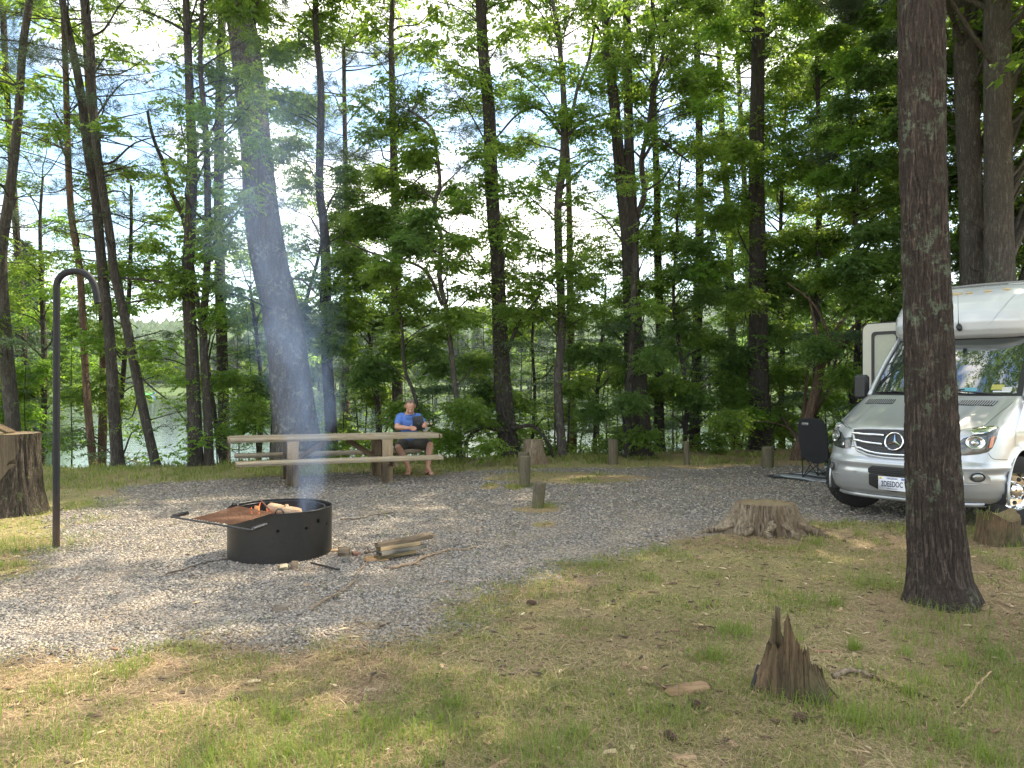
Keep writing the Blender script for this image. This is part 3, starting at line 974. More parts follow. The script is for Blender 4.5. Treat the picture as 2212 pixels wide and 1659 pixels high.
ALL = []
for name, kind, D, bark, path, label in TREES:
    t = Tree(); t.name, t.kind, t.D, t.bark, t.label = name, kind, D, bark, label
    t.seed = len(ALL) * 7 + 3
    p = np.array([list(P(a, b, D)) + [w / 2 / F * D] for a, b, w in path])
    base = p[0].copy()
    d0 = (p[1] - p[0])[:3]; d0 = d0 / max(1e-6, d0[2])
    for _ in range(4):
        gz = tz(base[0], base[1])
        dz = gz - .12 - base[2]
        base[:3] = base[:3] + d0 * dz * (1 if abs(dz) < 4 else 1)
    t.hidden_base = base[2] < p[0, 2] - .05
    if base[2] < p[0, 2] - .05:
        base[3] = p[0, 3] * 1.06
        p = np.vstack([base, p])
    top = p[-1].copy()
    if path[-1][1] <= 0:
        d1 = (p[-1] - p[-3])[:3]; d1 = d1 / d1[2]
        ext = []
        hmax = 13.5 if kind != 'l' else 11.5
        r_top = top[3]
        rise = max(.5, hmax - top[2])
        for f_ in (.5, 1.0):
            e = top.copy(); e[:3] = top[:3] + d1 * rise * f_; e[3] = r_top * (1 - .7 * f_)
            ext.append(e)
        p = np.vstack([p] + ext)
    q = smooth_path(p, 6)
    q[:, 3] = np.clip(q[:, 3], .008, None)
    t.path = q
    t.big = D < 8
    t.limbs = []          # extra tubes
    t.leaf_pos = []; t.leaf_dir = []; t.leaf_L = []; t.leaf_mi = []
    t.need = []
    ALL.append(t)


def trunk_point(t, z):
    q = t.path
    return np.array([np.interp(z, q[:, 2], q[:, i]) for i in range(4)])


# how much of each 100 px cell the foliage covers (rows from the top, cells from the left), read off the photo
COV = [
    [6, 5, 3, 3, 6, 6, 7, 5, 4, 3, 5, 4, 6, 7, 7, 7, 7, 9, 9, 9, 8, 7],
    [6, 4, 3, 2, 5, 5, 6, 5, 4, 4, 5, 5, 6, 6, 7, 7, 7, 8, 9, 9, 8, 7],
    [5, 5, 5, 4, 5, 5, 6, 6, 6, 5, 6, 6, 5, 5, 7, 7, 7, 8, 9, 9, 8, 7],
    [3, 5, 5, 6, 5, 5, 6, 8, 8, 6, 6, 5, 4, 4, 6, 7, 7, 9, 9, 9, 8, 7],
    [2, 3, 4, 5, 5, 5, 4, 8, 9, 8, 6, 4, 3, 4, 6, 7, 8, 9, 9, 9, 8, 7],
    [4, 4, 5, 5, 6, 5, 4, 8, 9, 7, 7, 5, 5, 6, 7, 7, 8, 9, 9, 9, 9, 8],
    [5, 5, 5, 5, 6, 5, 6, 8, 8, 5, 6, 8, 7, 8, 8, 8, 9, 9, 9, 9, 9, 9],
    [7, 7, 5, 4, 5, 6, 7, 8, 8, 7, 7, 8, 7, 7, 7, 8, 8, 9, 8, 9, 9, 9],
    [8, 7, 6, 1, 4, 6, 6, 6, 6, 6, 7, 7, 6, 6, 6, 6, 6, 7, 7, 8, 8, 8],
    [5, 4, 2, 1, 1, 3, 3, 3, 3, 4, 4, 4, 4, 4, 4, 4, 4, 4, 4, 5, 5, 5],
]
COV = np.array(COV, float) / 10.0
COV[7:, 4:] = np.clip(COV[7:, 4:] + .14, 0, .92)
COV[8:, 8:] = np.clip(COV[8:, 8:] + .10, 0, .92)


def cov(px, py):
    x = np.clip(px / 100.0 - .5, 0, 20.999); y = np.clip(py / 100.0 - .5, 0, 8.999)
    i, j = int(y), int(x); fy, fx = y - i, x - j
    return (COV[i, j] * (1 - fx) + COV[i, j + 1] * fx) * (1 - fy) + (COV[i + 1, j] * (1 - fx) + COV[i + 1, j + 1] * fx) * fy


def owner(px, py, D, kind):
    best, bd = None, 1e9
    for t in ALL:
        if t.big or (t.kind != kind and t.kind != 'b'):
            continue
        q = t.path
        z = EYE - (py - CY) / F * t.D
        zz = np.clip(z - .4, q[0, 2] + .6, q[-1, 2])
        tp = trunk_point(t, zz)
        d = math.hypot(CX + F * tp[0] / tp[1] - px, (zz - z) / t.D * F * 1.2) + random.uniform(0, 110)
        if t.kind == 'b': d += 45
        if t.name == 'leaning_tree': d += 60
        if d < bd: best, bd = t, d
    return best, bd


def limb_to(t, c, r0=None):
    """a curved branch from the trunk up to point c; returns the points"""
    q = t.path
    d_h = math.hypot(c[0] - np.interp(c[2], q[:, 2], q[:, 0]), c[1] - np.interp(c[2], q[:, 2], q[:, 1]))
    za = c[2] - (.18 if t.kind == 'p' else .45) * d_h
    za = float(np.clip(za, q[0, 2] + .5, q[-1, 2] - .05))
    a = trunk_point(t, za)
    mid = (a[:3] + c) / 2 + np.array([rng.normal(0, .06), rng.normal(0, .06), rng.uniform(.0, .14) * max(.4, d_h) * (-1 if t.kind == 'p' and rng.random() < .4 else 1)])
    pts = smooth_path([a[:3], a[:3] * .6 + mid * .4 + rng.normal(0, .04, 3), mid, mid * .4 + c * .6 + rng.normal(0, .05, 3), c], 3)
    r = min(a[3] * .5, .009 + .010 * d_h) if r0 is None else r0
    rad = np.linspace(r, .004, len(pts))
    t.limbs.append((pts, rad, 5))
    return pts


def leaf_blob(t, c, R, n, size, mi=0, flat=.85, limbpts=None):
    """n leaves on twigs spreading from the end of a branch"""
    if n < 4: return
    per = 11
    T = max(2, int(n / per))
    start = c + rng.normal(0, .30 * R, (T, 3)) * [1, 1, flat]
    a = rng.uniform(0, 2 * np.pi, T)
    d = np.stack([np.cos(a), np.sin(a), rng.uniform(-.35, .35, T)], 1)
    Lt = R * rng.uniform(.5, 1.0, T)
    f = np.linspace(.12, 1, per)[None] + rng.uniform(-.04, .04, (T, per))
    droop = -.22 * (f ** 2)[..., None] * np.array([0, 0, 1.0]) * Lt[:, None, None]
    p = start[:, None] + d[:, None] * (f * Lt[:, None])[..., None] + droop
    side = np.where(np.arange(per) % 2 == 0, 1.0, -1.0)[None]
    ang = a[:, None] + side * rng.uniform(.5, 1.1, (T, per))
    ld = np.stack([np.cos(ang), np.sin(ang), rng.uniform(-1.1, .15, (T, per))], -1)
    t.leaf_pos.append(p.reshape(-1, 3)); t.leaf_dir.append(ld.reshape(-1, 3))
    t.leaf_L.append(rng.uniform(.7, 1.25, T * per) * size)
    t.leaf_mi.append(np.full(T * per, mi))
    for k in range(min(T, 5)):
        e = start[k] + d[k] * Lt[k] * .85 + np.array([0, 0, -.15 * Lt[k]])
        t.limbs.append((np.array([c + rng.normal(0, .02, 3), (start[k] + c) / 2 * .5 + (start[k] + e) / 4, e]), np.array([.005, .004, .002]), 3))


def needle_blob(t, c, R, n, size, flat=.45):
    """tufts of needles"""
    if n < 1: return
    s = c + rng.normal(0, .42 * R, (n, 3)) * [1, 1, flat]
    out = s - c; out[:, 2] *= .3
    out = out / (np.linalg.norm(out, axis=1)[:, None] + 1e-6) + np.array([0, 0, .25])
    t.need.append((s, out, np.full(n, size)))
    for k in range(min(n, 6)):
        t.limbs.append((np.array([c, (c + s[k]) / 2 + [0, 0, -.02], s[k]]), np.array([.006, .004, .002]), 3))


step = 52
for py in np.arange(-70, 985, step):
    for px in np.arange(-110, 2330, step):
        x = px + rng.uniform(-.5, .5) * step; y = py + rng.uniform(-.5, .5) * step
        c0 = cov(x, y)
        c0 *= .55 + .9 * float(n2(x / 130, y / 90, 1.0, 61, 3)[0])
        c0 = min(c0, .965)
        pine = 0
        if x < 430 and y < 520: pine = .62
        elif 600 < x < 1000 and y < 460: pine = .45
        elif 1000 <= x < 1300 and y < 420: pine = .3
        elif x < 1300 and y < 500: pine = .15
        elif y > 700 and x > 620: pine = .42
        elif x > 1300 and y < 500: pine = .14
        elif x < 620 and y > 700: pine = .35
        kind = 'p' if rng.random() < pine else 'l'
        t, bd = owner(x, y, 0, kind)
        if bd > 210:
            t2, bd2 = owner(x, y, 0, 'p' if kind == 'l' else 'l')
            if bd2 < bd: t, bd = t2, bd2
        if bd > 420 and 60 < x < 2150: continue
        D = t.D + rng.uniform(-1.6, 1.5)
        if x > 1700 and y < 900: D = max(D, 15.4)
        if x < 700 and y > 500: D = max(D, 14.6)
        if 470 < x < 990 and y > 780: D = max(D, 15.6)
        D = max(D, 13.5)
        c = P(x, y, D)
        g = tz(c[0], c[1])
        if c[2] < g + .12: continue
        R = step * .85 / F * D
        area = (step / F * D) ** 2
        L_ = -math.log(1 - c0) * area
        if kind == 'l':
            size = rng.uniform(.06, .098)
            n = int(3.7 * L_ / (size * size * .25 * .62))
            dark = (1 if (x > 1500 or y > 600) else .5) * c0
            mi = 0
            u = rng.random()
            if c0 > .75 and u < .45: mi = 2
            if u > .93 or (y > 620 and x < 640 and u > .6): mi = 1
            leaf_blob(t, c, R, n, size, mi)
            limb_to(t, c)
        else:
            if t.kind == 'b' and False: pass
            if y > 640:     # young hemlock-like fronds low down: short fine leaves in flat layers
                size = .045
                n = int(L_ / (size * size * .5 * .55) * 1.3)
                leaf_blob(t, c, R * 1.1, n, size, 3, flat=.18)
                limb_to(t, c)
            else:
                n = int(L_ / (.0032)) + 1
                needle_blob(t, c, R, n, .135)
                limb_to(t, c)

# deep shade behind: a second layer on the right and low down
for px in np.arange(1330, 2330, 62):
    for py in np.arange(60, 930, 62):
        x = px + rng.uniform(-25, 25); y = py + rng.uniform(-25, 25)
        dens = (.75 if x > 1650 else .35) * (.6 if y < 330 else 1)
        if x < 1650 and y < 560: dens *= .5
        t, bd = owner(x, y, 0, 'l')
        D = rng.uniform(18.5, 23)
        c = P(x, y, D)
        if c[2] < tz(c[0], c[1]) + .2: continue
        c0 = min(.9, dens * (.5 + n2(x / 110, y / 110, 1, 66, 2)[0]))
        area = (62 / F * D) ** 2
        size = .12
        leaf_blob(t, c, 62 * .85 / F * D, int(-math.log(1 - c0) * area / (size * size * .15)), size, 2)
        limb_to(t, c)

# crowns above the frame: they give the dappled shade
for t in ALL:
    if t.big: pass
    q = t.path
    for k in range(5 if t.kind != 'l' else 4):
        z = rng.uniform(9.6, 13.2)
        if q[-1, 2] < 9.0: break
        tp = trunk_point(t, min(z, q[-1, 2]))
        a = rng.uniform(0, 6.28); rr = rng.uniform(.4, 2.0)
        c = np.array([tp[0] + rr * math.cos(a), tp[1] + rr * math.sin(a), z])
        if t.big: c[2] += .5
        leaf_blob(t, c, .9, 170, .17, 0, .5)
        limb_to(t, c)

# broad unseen crowns added above the frame on nearby trunks to shade the clearing
for t in ALL:
    key = {'front_tree': (3.2, 14, 8.4, 12.0), 'leaning_tree': (3.4, 26, 9.8, 13.0)}.get(t.name)
    if 'grey trunk just right' in t.label or 'lichen spotted' in t.label: key = (4.6, 40, 8.6, 12.5)
    if 'two stemmed' in t.label and t.name == 'twin_stem_tree' or t.name == 'vine_clad_tree': key = (3.2, 24, 10.0, 13.0)
    if not key: continue
    R0_, nb_, z0_, z1_ = key
    for k in range(nb_):
        z = rng.uniform(z0_, z1_); tp = trunk_point(t, min(z, t.path[-1, 2]))
        a = rng.uniform(0, 6.28); rr = R0_ * math.sqrt(rng.random())
        c = np.array([tp[0] + rr * math.cos(a), tp[1] + rr * math.sin(a), z])
        zf = EYE + 834 / F * (c[1] + 1.0) + .9
        if c[1] > .5: c[2] = max(c[2], zf)
        leaf_blob(t, c, 1.1, 190, .19, 0, .4)
        limb_to(t, c)

# bare whorled branches of the pine behind the man and a few dead snags
for t in ALL:
    if t.kind == 'p' and t.D < 24:
        lo = 4.2 if t.path[-1, 2] > 8 else 99
        if 'whorls' in t.label: lo = 5.2
        for z in np.arange(max(lo, 2.8), 9.6, .42 if 'whorls' in t.label else .75):
            tp = trunk_point(t, z)
            for _ in range(3 if 'whorls' in t.label else 2):
                a = rng.uniform(0, 6.28); Lb = rng.uniform(.7, 2.0)
                e = tp[:3] + np.array([math.cos(a) * Lb, math.sin(a) * Lb, rng.uniform(-.2, .35)])
                m = (tp[:3] + e) / 2 + np.array([0, 0, rng.uniform(-.15, .1)])
                pts = smooth_path([tp[:3], m, e], 4)
                t.limbs.append((pts, np.linspace(.016, .004, len(pts)), 5))
                for f_ in (.5, .75):
                    s0 = pts[int(f_ * (len(pts) - 1))]
                    e2 = s0 + np.array([math.cos(a + rng.choice([-.8, .8])) * .4, math.sin(a) * .4, rng.uniform(-.1, .15)])
                    t.limbs.append((np.array([s0, (s0 + e2) / 2, e2]), np.array([.006, .004, .002]), 3))

# second stem of the split tree, fork of the slender one, branch of the bent tree, long low limbs seen in the photo
EXTRA = {
    'twin_stem_tree': (17.4, [[(1366, 560, 24), (1364, 450, 26), (1360, 357, 23), (1357, 198, 19), (1354, 0, 17), (1352, -120, 12)]]),
    'slender swaying': (16.8, [[(1216, 300, 9), (1238, 235, 9), (1248, 190, 8), (1270, 135, 7), (1285, 60, 5)], [(1213, 290, 7), (1165, 235, 6), (1120, 245, 5), (1070, 300, 4)], [(1216, 300, 7), (1262, 262, 6), (1320, 243, 4)]]),
    'bent_tree': (16.2, [[(1782, 770, 9), (1768, 735, 8), (1758, 690, 6), (1748, 640, 4)], [(1800, 745, 6), (1760, 660, 5), (1700, 610, 4)], [(1810, 741, 6), (1790, 790, 4), (1795, 830, 3)]]),
    'snaking upper stem': (16.0, [[(955, 660, 8), (930, 600, 8), (905, 575, 7), (860, 560, 6), (800, 545, 5), (745, 520, 4)], [(948, 490, 6), (990, 520, 5), (1030, 570, 4)]]),
    'left one of the close pair': (15.0, [[(410, 640, 7), (370, 620, 7), (330, 606, 6), (250, 600, 5), (190, 598, 3)]]),
    'vine_clad_tree': (16.6, [[(1096, 760, 9), (1120, 700, 9), (1150, 660, 7), (1170, 630, 5)], [(1090, 930, 9), (1040, 925, 9), (1010, 950, 8), (1000, 1000, 6)], [(1105, 925, 10), (1150, 920, 9), (1180, 950, 8), (1196, 990, 6)], [(1100, 900, 4), (1090, 870, 4), (1105, 840, 3), (1095, 810, 3)], [(1115, 960, 5), (1090, 900, 4), (1085, 870, 3)]]),
    'upright dark trunk just right': (17.0, [[(708, 640, 7), (740, 590, 6), (790, 560, 5), (850, 550, 4)]]),
    'leaning strongly': (15.0, [[(262, 656, 5), (300, 650, 4), (340, 640, 3)], [(296, 800, 5), (320, 830, 4), (360, 862, 3)], [(290, 760, 4), (330, 735, 4), (352, 748, 3)], [(300, 850, 4), (285, 900, 3), (262, 905, 2)]]),
    'right one of the close pair': (15.2, [[(452, 700, 7), (485, 640, 6), (520, 640, 5), (590, 670, 4)]]),
    'massive leaning': (15.5, [[(597, 640, 6), (640, 600, 5), (690, 640, 4)]]),
    'two stemmed tree': (16.8, [[(1386, 349, 8), (1420, 300, 7), (1450, 320, 5), (1490, 350, 4)]]),
}
for key, (D, paths) in EXTRA.items():
    for t in ALL:
        if key in t.label or key == t.name:
            for path in paths:
                p = np.array([list(P(a, b, D + .02 * i)) + [w / 2 / F * D] for i, (a, b, w) in enumerate(path)])
                q = smooth_path(p, 5)
                t.limbs.append((q[:, :3], q[:, 3], 10 if path[0][2] > 15 else 6))
            break

# leaves of the vine on its tree
for t in ALL:
    if t.name == 'vine_clad_tree' or 'left one of the close pair' in t.label:
        for z in np.arange(.6, 8.5, .22):
            tp = trunk_point(t, z)
            n = 26 if t.name == 'vine_clad_tree' else 10
            a = rng.uniform(0, 6.28, n)
            r = tp[3] + rng.uniform(.01, .12, n)
            t.leaf_pos.append(np.stack([tp[0] + r * np.cos(a), tp[1] + r * np.sin(a), z + rng.uniform(-.15, .15, n)], 1))
            t.leaf_dir.append(np.stack([np.cos(a), np.sin(a), rng.uniform(-1, 0, n)], 1))
            t.leaf_L.append(rng.uniform(.07, .13, n)); t.leaf_mi.append(np.full(n, 1 if rng.random() < .3 else 0))


def needles(name, sets, parent, mat, per=11, wid=.009):
    s = np.concatenate([a for a, b, c in sets]); o = np.concatenate([b for a, b, c in sets]); L = np.concatenate([c for a, b, c in sets])
    n = len(s)
    d = o[:, None] + rng.normal(0, .75, (n, per, 3))
    d /= np.linalg.norm(d, axis=2)[..., None]
    side = np.cross(d, rng.normal(0, 1, (n, per, 3))); side /= np.linalg.norm(side, axis=2)[..., None] + 1e-9
    LL = L[:, None, None] * rng.uniform(.6, 1.1, (n, per, 1))
    b = s[:, None] + rng.normal(0, .03, (n, per, 3))
    V = np.stack([b - side * wid / 2, b + side * wid / 2, b + d * LL], 2).reshape(-1, 3)
    Fc = np.arange(len(V)).reshape(-1, 3)
    me = bpy.data.meshes.new(name)
    fast_mesh(me, V, Fc)
    return finish(me, name, mat, parent)


for i, t in enumerate(ALL):
    q = t.path
    base = q[0, :3].copy()
    root = thing(t.name, t.label, 'tree', base, 0, 'trees along the lake bank' if not t.big else None)
    mb = MB()
    qq = resample(q, .018 if t.big else (.06 if t.name == 'leaning_tree' else .18))
    pts = qq[:, :3] - base
    horizontal = t.name == 'bent_tree' or 'crooked' in t.label or 'thin' in t.label or 'snaking' in t.label
    if horizontal:
        mb.tube(smooth_path(pts[::2], 3), smooth_path(np.stack([qq[::2, 3]] * 3, 1), 3)[:, 0], 10)
    elif t.big:
        k = qq[:, 2] < 4.6
        rings(mb, pts[k], qq[k, 3], 150, .10, t.seed, (.42, 4, .30), .013)
        k2 = qq[:, 2] >= 4.58
        rings(mb, pts[k2][::8], qq[k2, 3][::8], 20, .1, t.seed)
    elif t.name == 'leaning_tree':
        rings(mb, pts, qq[:, 3], 72, .10, t.seed, (.9, 5, .12), .02)
    else:
        rings(mb, pts, qq[:, 3], 16, .14, t.seed, (.5, 4, .25))
    for pts_, rad_, n_ in t.limbs:
        mb.tube(np.asarray(pts_) - base, rad_, n_, cap=False)
    mb.build("trunk", t.bark, root, True)
    if t.leaf_pos:
        lp = np.concatenate(t.leaf_pos); ld = np.concatenate(t.leaf_dir); ll = np.concatenate(t.leaf_L); mi = np.concatenate(t.leaf_mi)
        k = (lp[:, 2] > terrain(lp[:, 0], lp[:, 1]) + .04)
        lp, ld, ll, mi = lp[k], ld[k], ll[k], mi[k]
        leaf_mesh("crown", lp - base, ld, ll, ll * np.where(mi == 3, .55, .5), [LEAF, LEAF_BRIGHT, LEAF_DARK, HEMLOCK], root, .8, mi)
    if t.need:
        needles("needle_crown", [(a - base, b, c) for a, b, c in t.need], root, NEEDLE)

# unseen trees added round the clearing, outside the frame, to shade it
src = None
for i, (x, y, rz_) in enumerate(((8.5, 4.0, 0), (9.5, 9.6, 1.1), (-13.5, 9.0, .6), (12.0, 14.5, 1.7))):
    if src is None:
        r = thing('shade_tree', 'unseen tall leafy tree added to shade the clearing', 'tree', (x, y, 0), rz_, 'unseen trees added for shade')
        src = r
        tt = Tree(); tt.kind = 'l'; tt.limbs = []; tt.leaf_pos = []; tt.leaf_dir = []; tt.leaf_L = []; tt.leaf_mi = []
        tt.path = np.array([[0, 0, -.2, .22], [.05, 0, 3, .18], [0, .1, 7, .15], [0, 0, 12, .06]], float)
        for k in range(56):
            a = rng.uniform(0, 6.28); rr = 4.2 * math.sqrt(rng.random()); z = rng.uniform(6.5, 13.0) - rr * .35
            c = np.array([rr * math.cos(a), rr * math.sin(a), z])
            leaf_blob(tt, c, 1.1, 240, .22, 0, .45); limb_to(tt, c)
        mb = MB(); q = resample(smooth_path(tt.path, 5), .3); rings(mb, q[:, :3], q[:, 3], 14, .1, 3, (.4, 4, .3))
        for p_, r_2, n_ in tt.limbs: mb.tube(p_, r_2, n_, cap=False)
        mb.build('trunk', BARK_DARK, r, True)
        L2 = np.concatenate(tt.leaf_L)
        leaf_mesh('crown', np.concatenate(tt.leaf_pos), np.concatenate(tt.leaf_dir), L2, L2 * .5, [LEAF], r, .45)
    else:
        r = src.copy(); COL.objects.link(r)
        for ch in src.children:
            c2 = ch.copy(); COL.objects.link(c2); c2.parent = r
    r.location = (x, y, tz(x, y)); r.rotation_euler = (0, 0, rz_)
    if i == 1: r.scale = (1, 1, 1.32)

# ------------------------------------------------------------------ saplings along the bank, copies of four
SAP = []
for v in range(4):
    root = thing('sapling', 'thin straight sapling with sparse fronds on the lake bank', 'sapling', (0, 0, 0), 0, 'thin saplings crowding the bank')
    mb = MB()
    h = 3.2
    pts = smooth_path([(0, 0, 0), (rng.normal(0, .04), 0, .9), (rng.normal(0, .08), 0, 1.9), (rng.normal(0, .12), 0, h)], 4)
    mb.tube(pts, np.linspace(.020, .006, len(pts)), 6)
    lp, ldr, ll = [], [], []
    for z in np.linspace(.9, 3.1, 15):
        for _ in range(2):
            a = rng.uniform(0, 6.28); Lb = rng.uniform(.35, .85) * (1.2 - z / 4.5)
            s0 = np.array([np.interp(z, pts[:, 2], pts[:, 0]), 0, z])
            d = np.array([math.cos(a), math.sin(a), .05])
            e = s0 + d * Lb
            mb.tube([s0, (s0 + e) / 2 + [0, 0, .03], e], [.005, .004, .002], 3, cap=False)
            n = 26
            f_ = rng.uniform(.15, 1, n)
            lp.append(s0 + d * (f_ * Lb)[:, None] + rng.normal(0, .015, (n, 3)))
            an = a + rng.choice([-1, 1], n) * rng.uniform(.6, 1.3, n)
            ldr.append(np.stack([np.cos(an), np.sin(an), rng.uniform(-.5, .1, n)], 1)); ll.append(rng.uniform(.05, .10, n))
    mb.build("stem", BARK_DARK, root, True)
    lp = np.concatenate(lp); ll = np.concatenate(ll)
    leaf_mesh("fronds", lp, np.concatenate(ldr), ll, ll * .32, [HEMLOCK if v % 2 else LEAF_DARK], root, .4)
    SAP.append(root)
used = set()
spots = []
for px in list(np.arange(1182, 1900, 15)) + list(np.arange(740, 1180, 27)) + [60, 110, 150, 470, 520, 555, 580]:
    px = px + rng.uniform(-6, 6)
    X0 = (px - CX) / F * 18.5
    D = float(edge_y(X0)) + rng.uniform(.6, 3.2)
    if px < 1180 and D < 16.4: D = 16.4 + rng.random()
    X0 = (px - CX) / F * D
    spots.append((X0, D))
for i, (x, y) in enumerate(spots):
    src = SAP[i % 4]
    if i < 4:
        r = src
    else:
        r = src.copy(); COL.objects.link(r)
        for ch in src.children:
            c2 = ch.copy(); COL.objects.link(c2); c2.parent = r
    r.location = (x, y, tz(x, y) - .05)
    r.rotation_euler = (rng.normal(0, .03), rng.normal(0, .04), rng.uniform(0, 6.28))
    s = rng.uniform(.75, 1.5)
    r.scale = (rng.uniform(.7, 1.3), 1, s)
    r.scale[1] = r.scale[0]

# low undergrowth of the bank
n = 30000
x = rng.uniform(-14, 16, n); y = edge_y(x) + rng.gamma(2.0, .9, n) - .7
m = sstep(.38, .62, n2(x, y, .8, 51, 3)) * np.where(x < -4.0, .25, 1.0)
k = (rng.random(n) < m * .8) & (y > 15.2)
x, y = x[k], y[k]
hgt = np.abs(rng.normal(0, .22, len(x))) * (.5 + n2(x, y, .6, 52, 2)) + .03
a = rng.uniform(0, 6.28, len(x))
mi = (rng.random(len(x)) < .3).astype(int)
o = leaf_mesh("undergrowth", np.stack([x, y, terrain(x, y) + hgt], 1), np.stack([np.cos(a), np.sin(a), rng.uniform(-.5, .4, len(x))], 1), rng.uniform(.05, .11, len(x)), rng.uniform(.03, .06, len(x)), [LEAF, LEAF_BRIGHT], None, .6, mi)
tag(o, kind='stuff')

# ------------------------------------------------------------------ far shore


def far_pine(v):
    root = thing('far_pine', 'dark green pine on the far shore of the lake', 'tree', (0, 0, 0), 0, 'pines on the far shore')
    h = 20.0
    mb = MB(); mb.tube([(0, 0, -1), (0, 0, 8), (0, 0, h)], [.32, .24, .04], 6)
    mb.build('trunk', BARK_PINE, root, True)
    pos, dr, L = [], [], []
    for z in np.arange(3.0 if v % 2 else 5.0, h, .55):
        R = (h - z) * .24 * (.75 + .5 * rng.random()) + .4
        nb = 9
        for a in rng.uniform(0, 6.28, nb):
            n = int(5 + R * 5)
            f_ = rng.uniform(.2, 1, n)
            p = np.stack([np.cos(a) * R * f_, np.sin(a) * R * f_, z - .1 * R * f_ + rng.normal(0, .15, n)], 1) + rng.normal(0, .22, (n, 3)) * [1, 1, .4]
            pos.append(p); dr.append(np.tile([math.cos(a), math.sin(a), .15], (n, 1)) + rng.normal(0, .6, (n, 3))); L.append(rng.uniform(.5, 1.0, n))
    L = np.concatenate(L)
    leaf_mesh('crown', np.concatenate(pos), np.concatenate(dr), L, L * .5, [NEEDLE_FAR], root, .7)
    return root


def far_round(v):
    root = thing('far_tree', 'light green rounded tree on the far shore of the lake', 'tree', (0, 0, 0), 0, 'broad trees on the far shore')
    mb = MB(); mb.tube([(0, 0, -1), (.2, 0, 5), (0, 0, 11)], [.35, .25, .08], 6)
    mb.build('trunk', BARK_PINE, root, True)
    pos, dr, L = [], [], []
    for _ in range(60):
        a = rng.uniform(0, 6.28); e = rng.uniform(-.5, 1.4); R = rng.uniform(2.0, 5.0)
        c = np.array([math.cos(a) * math.cos(e) * R, math.sin(a) * math.cos(e) * R, 9 + math.sin(e) * R * 1.25])
        n = 60
        pos.append(c + rng.normal(0, .7, (n, 3))); dr.append(rng.normal(0, 1, (n, 3))); L.append(rng.uniform(.35, .7, n))
    L = np.concatenate(L)
    leaf_mesh('crown', np.concatenate(pos), np.concatenate(dr), L, L * .7, [LEAF if v else LEAF_BRIGHT], root, .8)
    return root


protos = [far_pine(0), far_pine(1), far_pine(2), far_round(0), far_round(1)]
fs = []
for x, y, s_ in ((-80, 236, .7), (-70, 246, .8), (-52, 240, .7), (-45, 262, .8), (-20, 245, .7), (6, 240, .8)):
    fs.append((x, y, s_, rng.choice([0, 3, 4])))
k_ = 0
while k_ < 62:                                  # wooded point on the left
    y = rng.uniform(97, 175); x = -.56 * y - rng.uniform(5, 60)
    if inland(np.array([x]), np.array([y]))[0] < 3: continue
    k_ += 1
    fs.append((x, y, rng.uniform(.75, 1.15), rng.choice([0, 1, 2, 3, 4], p=[.28, .26, .26, .1, .1])))
for x in np.arange(-212, 205, 5.7):
    for row in range(3):
        xx = x + rng.uniform(-3, 3)
        y = float(shore_y(xx)) + (96 if -168 < xx < -92 else 12) + row * 20 + rng.uniform(0, 12)
        fs.append((xx, y, rng.uniform(.8, 1.25), rng.choice([0, 1, 2, 3, 4], p=[.24, .22, .22, .16, .16])))
rng.shuffle(fs)
fs = fs[:298]
firsts = set()
for x, y, s, v in fs:
    v = int(v)
    src = protos[v]
    if v not in firsts:
        firsts.add(v); r = src
    else:
        r = src.copy(); COL.objects.link(r)
        for ch in src.children:
            c2 = ch.copy(); COL.objects.link(c2); c2.parent = r
    r.location = (x, y, tz(x, y))
    r.rotation_euler = (0, 0, rng.uniform(0, 6.28))
    r.scale = (s * rng.uniform(.85, 1.2), s, s)

# wooded hills behind: countless crowns as one mass
n = 9000
y = rng.uniform(370, 1000, n); x = rng.uniform(-1, 1, n) * (y * .75 + 40)
z = terrain(x, y)
base_ = np.array([(math.cos(k_ * 2 * math.pi / 6), math.sin(k_ * 2 * math.pi / 6), 0.0) for k_ in range(6)] + [(0, 0, 1.0)])
S = rng.uniform(4, 8, n)
V = base_[None] * (1 + rng.uniform(-.3, .3, (n, 7, 3))) * np.stack([S, S, S * rng.uniform(.9, 1.7, n)], 1)[:, None]
V += np.stack([x, y, z + 1], 1)[:, None]
fc = np.array([[k_, (k_ + 1) % 6, 6] for k_ in range(6)])
me = bpy.data.meshes.new("hill_forest")
fast_mesh(me, V.reshape(-1, 3), (np.arange(n)[:, None, None] * 7 + fc[None]).reshape(-1, 3))
N = Nodes("hill forest green")
c = N.mix(N.n('ShaderNodeNewGeometry').outputs['Random Per Island'], (.03, .065, .015), (.08, .14, .035))
tag(finish(me, "hill_forest", N.done(N.bsdf(c, .9, N.bump(N.noise(N.coord(world=True), .8, 6, .8), 1.0, 2.0)))), kind='stuff')

# ------------------------------------------------------------------ picnic table
WOOD_TABLE = m_wood("weathered treated lumber", (.24, .18, .11), (.44, .35, .23), (1.2, 18, 18), .7, .5, (.36, .31, .23))
WOOD_POST = m_wood("mossy post wood", (.05, .040, .026), (.155, .125, .078), (18, 18, 1.5), .85, .7, (.11, .11, .045))
WOOD_LEG = m_wood("leg lumber", (.20, .145, .085), (.36, .27, .165), (16, 16, 1.2), .75, .35)
STEEL_BLACK = simple("black painted steel", (.022, .022, .024), .38, 0.3, .5, 9, .3)
BLACK_PL = simple("black plastic", (.018, .018, .02), .5, 0, .2, 30)

